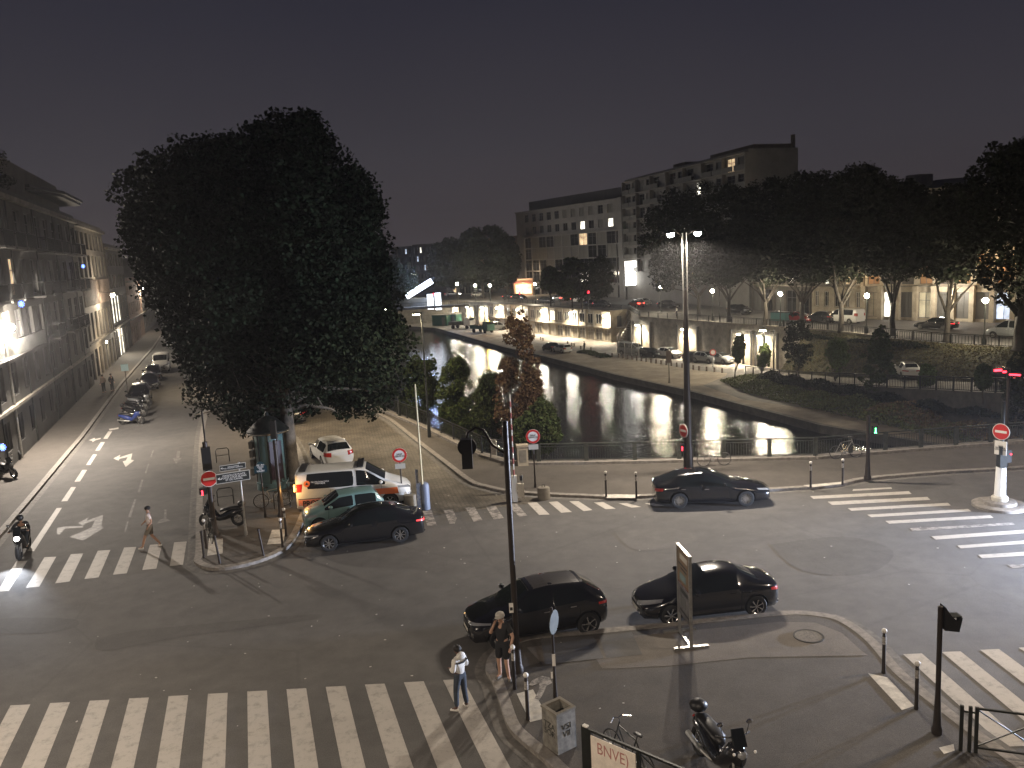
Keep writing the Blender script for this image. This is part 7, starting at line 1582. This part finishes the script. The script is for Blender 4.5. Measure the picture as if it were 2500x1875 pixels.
    skin_mesh('trousers' if legs == 'long' else 'shorts', lj, lb_, lr, bottom, t)
    for q in 'LR':
        a, c = J['an'+q], J['to'+q]; d = Vector((c.x-a.x, c.y-a.y, 0)).normalized(); z_ = min(a.z, c.z)-.055*s
        sh = skin_mesh('shoe', {'a': Vector((a.x, a.y, max(z_+.045*s, .045*s)))-d*.05*s, 'b': Vector((a.x, a.y, max(z_+.05*s, .05*s)))+d*.06*s, 'c': Vector((c.x, c.y, max(c.z-.0, .035*s)))+d*.03*s}, [('a', 'b'), ('b', 'c')], {'a': (.045*s, .05*s), 'b': (.048*s, .048*s), 'c': (.045*s, .03*s)}, shoes, t)
    if hair:
        b = MB(); b.ball(hd+Vector((0, -.018*s, .045*s)), .108*s, 14, sq=(.98, 1.05, .85)); b.build('hair', hair, t, smooth=True)
    if hat:
        b = MB(); b.ball(hd+Vector((0, -.01*s, .06*s)), .115*s, 14, sq=(1, 1.1, .78)); b.ball(hd+Vector((0, .115*s, .045*s)), .085*s, 12, sq=(.95, 1.0, .16)); b.build('cap', hat, t, smooth='auto')
    return t
STAND = dict(pel=(0, 0, .95), chest=(0, .01, 1.27), neck=(0, 0, 1.45), head=(0, .02, 1.60), shL=(-.17, 0, 1.38), shR=(.17, 0, 1.38), elL=(-.24, -.03, 1.12), elR=(.24, -.03, 1.12), haL=(-.24, .10, .89), haR=(.24, .10, .89), hpL=(-.09, 0, .90), hpR=(.09, 0, .90), knL=(-.10, .03, .50), knR=(.10, .03, .50), anL=(-.11, -.02, .09), anR=(.11, -.02, .09), toL=(-.13, .13, .04), toR=(.13, .13, .04))
M['hoodie'] = mat('white hoodie cloth', (.62, .60, .55), .8, var=.08, vs=8); M['tshirt'] = mat('pinkish white tee', (.78, .68, .64), .8, var=.08, vs=6); M['jeans'] = mat('dark jeans', (.035, .045, .06), .85, var=.3, vs=9); M['blackcloth'] = mat('black cloth', (.012, .012, .013), .85); M['beige'] = mat('beige shorts', (.16, .12, .09), .8); M['capcloth'] = mat('grey cap cloth', (.42, .39, .34), .8)
# white hooded person on the crossing, seen from behind, arms bent forward
J = dict(STAND); J.update(elL=(-.25, -.04, 1.13), haL=(-.13, .20, 1.10), elR=(.25, -.04, 1.13), haR=(.10, .24, 1.12), hpL=(-.09, 0, .9), knL=(-.11, .06, .50), anL=(-.16, .02, .09), toL=(-.24, .15, .04), knR=(.10, -.02, .5), anR=(.13, -.06, .09), toR=(.17, .08, .04), head=(0, .05, 1.60))
g = G(1128, 1731, 0); p_ = person(g, .85, 'person in a white hoodie and dark jeans standing on the zebra crossing', J, skin='skin_dark', top='hoodie', bottom='jeans', shoes='white', hood='hoodie', H=1.66)
b = MB(); b.tube([(-.175, -.02, 1.30), (-.16, -.115, 1.29), (0, -.15, 1.285), (.16, -.115, 1.29), (.175, -.02, 1.30)], .022, 8); b.build('dark_chest_band', 'blackcloth', p_)
# man in a cap leaning at the mast, hand at his face, on the phone
J = dict(STAND); J.update(head=(0, .06, 1.59), elL=(-.30, .04, 1.14), haL=(-.28, .18, .93), elR=(.26, .10, 1.17), haR=(.11, .16, 1.47), knL=(-.10, .05, .50), anL=(-.12, 0, .09), toL=(-.20, .12, .04), anR=(.12, -.04, .09), toR=(.16, .10, .04))
g = G(1236, 1660, .12); p_ = person(Vector((g.x-.05, g.y+.05, .12)), 2.75, 'man in a pale cap, black shirt and shorts beside the tall mast, hand at face', J, top='blackcloth', bottom='blackcloth', shoes='stone', hat='capcloth', sleeves='short', legs='short', H=1.86)
b = MB(); b.box((.13, .15, 1.62), (.03, .08, .15)); b.build('phone', 'blackplastic', p_)
b = MB(); b.lathe([(.035, -.02), (.035, .02)], (-.30, .19, 1.03), n=10); b.build('wrist_watch', 'blackplastic', p_)
# walker in the left street
J = dict(STAND); J.update(pel=(0, 0, .93), knL=(-.09, .20, .55), anL=(-.09, .34, .12), toL=(-.09, .48, .08), knR=(.09, -.02, .5), anR=(.09, -.30, .12), toR=(.09, -.20, .04), elL=(-.27, -.12, 1.16), haL=(-.38, .02, .98), elR=(.24, .08, 1.13), haR=(.22, .24, 1.0), hpL=(-.09, 0, .88), hpR=(.09, 0, .88))
g = G(372, 1338); person(g, 1.9, 'person in a white t-shirt and light shorts walking over the left zebra crossing', J, top='tshirt', bottom='stone', shoes='white', sleeves='short', legs='short', H=1.76)
# crouched / standing far people
J2 = dict(STAND)
g = G(1427, 858, LZ); person(g, 1.0, 'small dark figure bending beside the low posts on the quay plaza', J2, top='blackcloth', bottom='blackcloth', shoes='blackcloth')
g = G(255, 960, .12); person(g, 1.0, 'left person of two standing by the slatted building entrance', J2, top='beige', bottom='metal_dark', shoes='blackcloth', H=1.75)
g = G(262, 957, .12); person(Vector((g.x+.4, g.y+.2, .12)), -2.0, 'right person of two standing by the slatted building entrance', J2, top='blackcloth', bottom='blackcloth', shoes='blackcloth', H=1.7)
g = G(1652, 775); person(g, 1.0, 'pale dressed person standing at the upper street fence by the mast', J2, top='white', bottom='blackcloth', shoes='blackcloth', H=1.7)
# scooter rider coming toward us
g = G(60, 1352); sr = math.atan2(-.93, .30)
t = moto(g, sr, 'scooter with its headlight on ridden toward the left zebra crossing', 'black_paint', case=False, light=True, name='scooter', sc=1.05, group='ridden scooter')
JR = dict(STAND); JR.update(pel=(0, -.35, .82), chest=(0, -.20, 1.14), neck=(0, -.14, 1.30), head=(0, -.09, 1.46), shL=(-.18, -.18, 1.25), shR=(.18, -.18, 1.25), elL=(-.30, .06, 1.08), elR=(.30, .06, 1.08), haL=(-.33, .34, 1.06), haR=(.33, .34, 1.06), hpL=(-.10, -.30, .78), hpR=(.10, -.30, .78), knL=(-.16, .10, .72), knR=(.16, .10, .72), anL=(-.15, .08, .34), anR=(.15, .08, .34), toL=(-.15, .22, .30), toR=(.15, .22, .30))
p_ = person(Vector((g.x, g.y, .0)), sr-PI/2, 'scooter rider in a dark jacket and helmet', JR, top='blackcloth', bottom='jeans', shoes='blackcloth', hair='blackplastic', H=1.74)
b = MB(); b.ball((0, -.09, 1.50), .135, 14, sq=(1, 1.15, 1)); b.build('helmet', 'blackplastic', p_, smooth=True)
b = MB(); b.lathe([(.162, -.04), (.162, .04)], (0, -.27, 1.05), n=16); b.build('reflective_band', 'white', p_)
hv = Vector((math.cos(sr), math.sin(sr), 0)); lamp('headlight_beam', Vector((g.x, g.y, .85))+hv*.95, 480, (.85, .9, 1), .06, spot=60, dirv=hv+Vector((0, 0, -.30)), blend=.8)

lamp('canopy_glow', (V(1030, 720, 186).x, 184, 7), 2500, (.45, .6, 1), .5)
for (px, py, ly), lb in (((1438, 762, 716), 'red traffic light between the small trees and the office block'), ((1270, 742, 718), 'red traffic light at the far crossing beside the office corner'), ((1060, 735, 720), 'distant red traffic light under the dark trees')):
    g = G(px, py); h_ = ZH(g, px, ly); t = empty('traffic_light', g, cy(g), lb, 'traffic light', 'far traffic lights'); b = MB(); b.cyl((0, 0, 0), .08, h_, 8); b.build('post', 'metal_dark', t)
    b = MB(); b.box((0, -.1, h_), (.4, .3, 1.1)); b.build('signal_head', 'blackplastic', t); b = MB(); b.ball((0, -.28, h_+.25), .24, 10); b.build('red_lens', 'red_led', t)
p = V(1280, 700, 222); t = empty('corner_shop', (p.x, p.y, 0), -.2, 'small warm lit shop front at the foot of the office corner', 'shop'); b = MB(); b.box((0, 0, 2.2), (5.2, 2.5, 4.4)); b.build('wall', 'wall_brick', t)
b = MB(); b.box((0, -1.28, 1.7), (4.2, .06, 2.4)); b.build('window', emi('warm shop window', (1, .72, .38), 3, tex=.7), t); b = MB(); b.box((0, -1.7, 3.5), (5, 1.0, .25)); b.build('awning', 'red_paint', t); lamp('shop_light', (p.x-1, p.y-3.5, 3), 900, (1, .72, .42), .3)
# ------------------------------------------------------------------ faint lens veil haze added over the scene to imitate lens glare and bloom
hm = bpy.data.materials.new('lens veil haze'); hm.use_nodes = True; nn_ = hm.node_tree; nn_.nodes.clear(); ou = nn_.nodes.new('ShaderNodeOutputMaterial'); pv = nn_.nodes.new('ShaderNodeVolumePrincipled')
pv.inputs['Color'].default_value = (.85, .85, .9, 1); pv.inputs['Density'].default_value = .0005; pv.inputs['Anisotropy'].default_value = .55; nn_.links.new(pv.outputs[0], ou.inputs['Volume'])
b = MB(); b.box((0, 150, 10), (1300, 560, 45)); hz = b.build('haze', hm); tag(hz, kind='stuff')
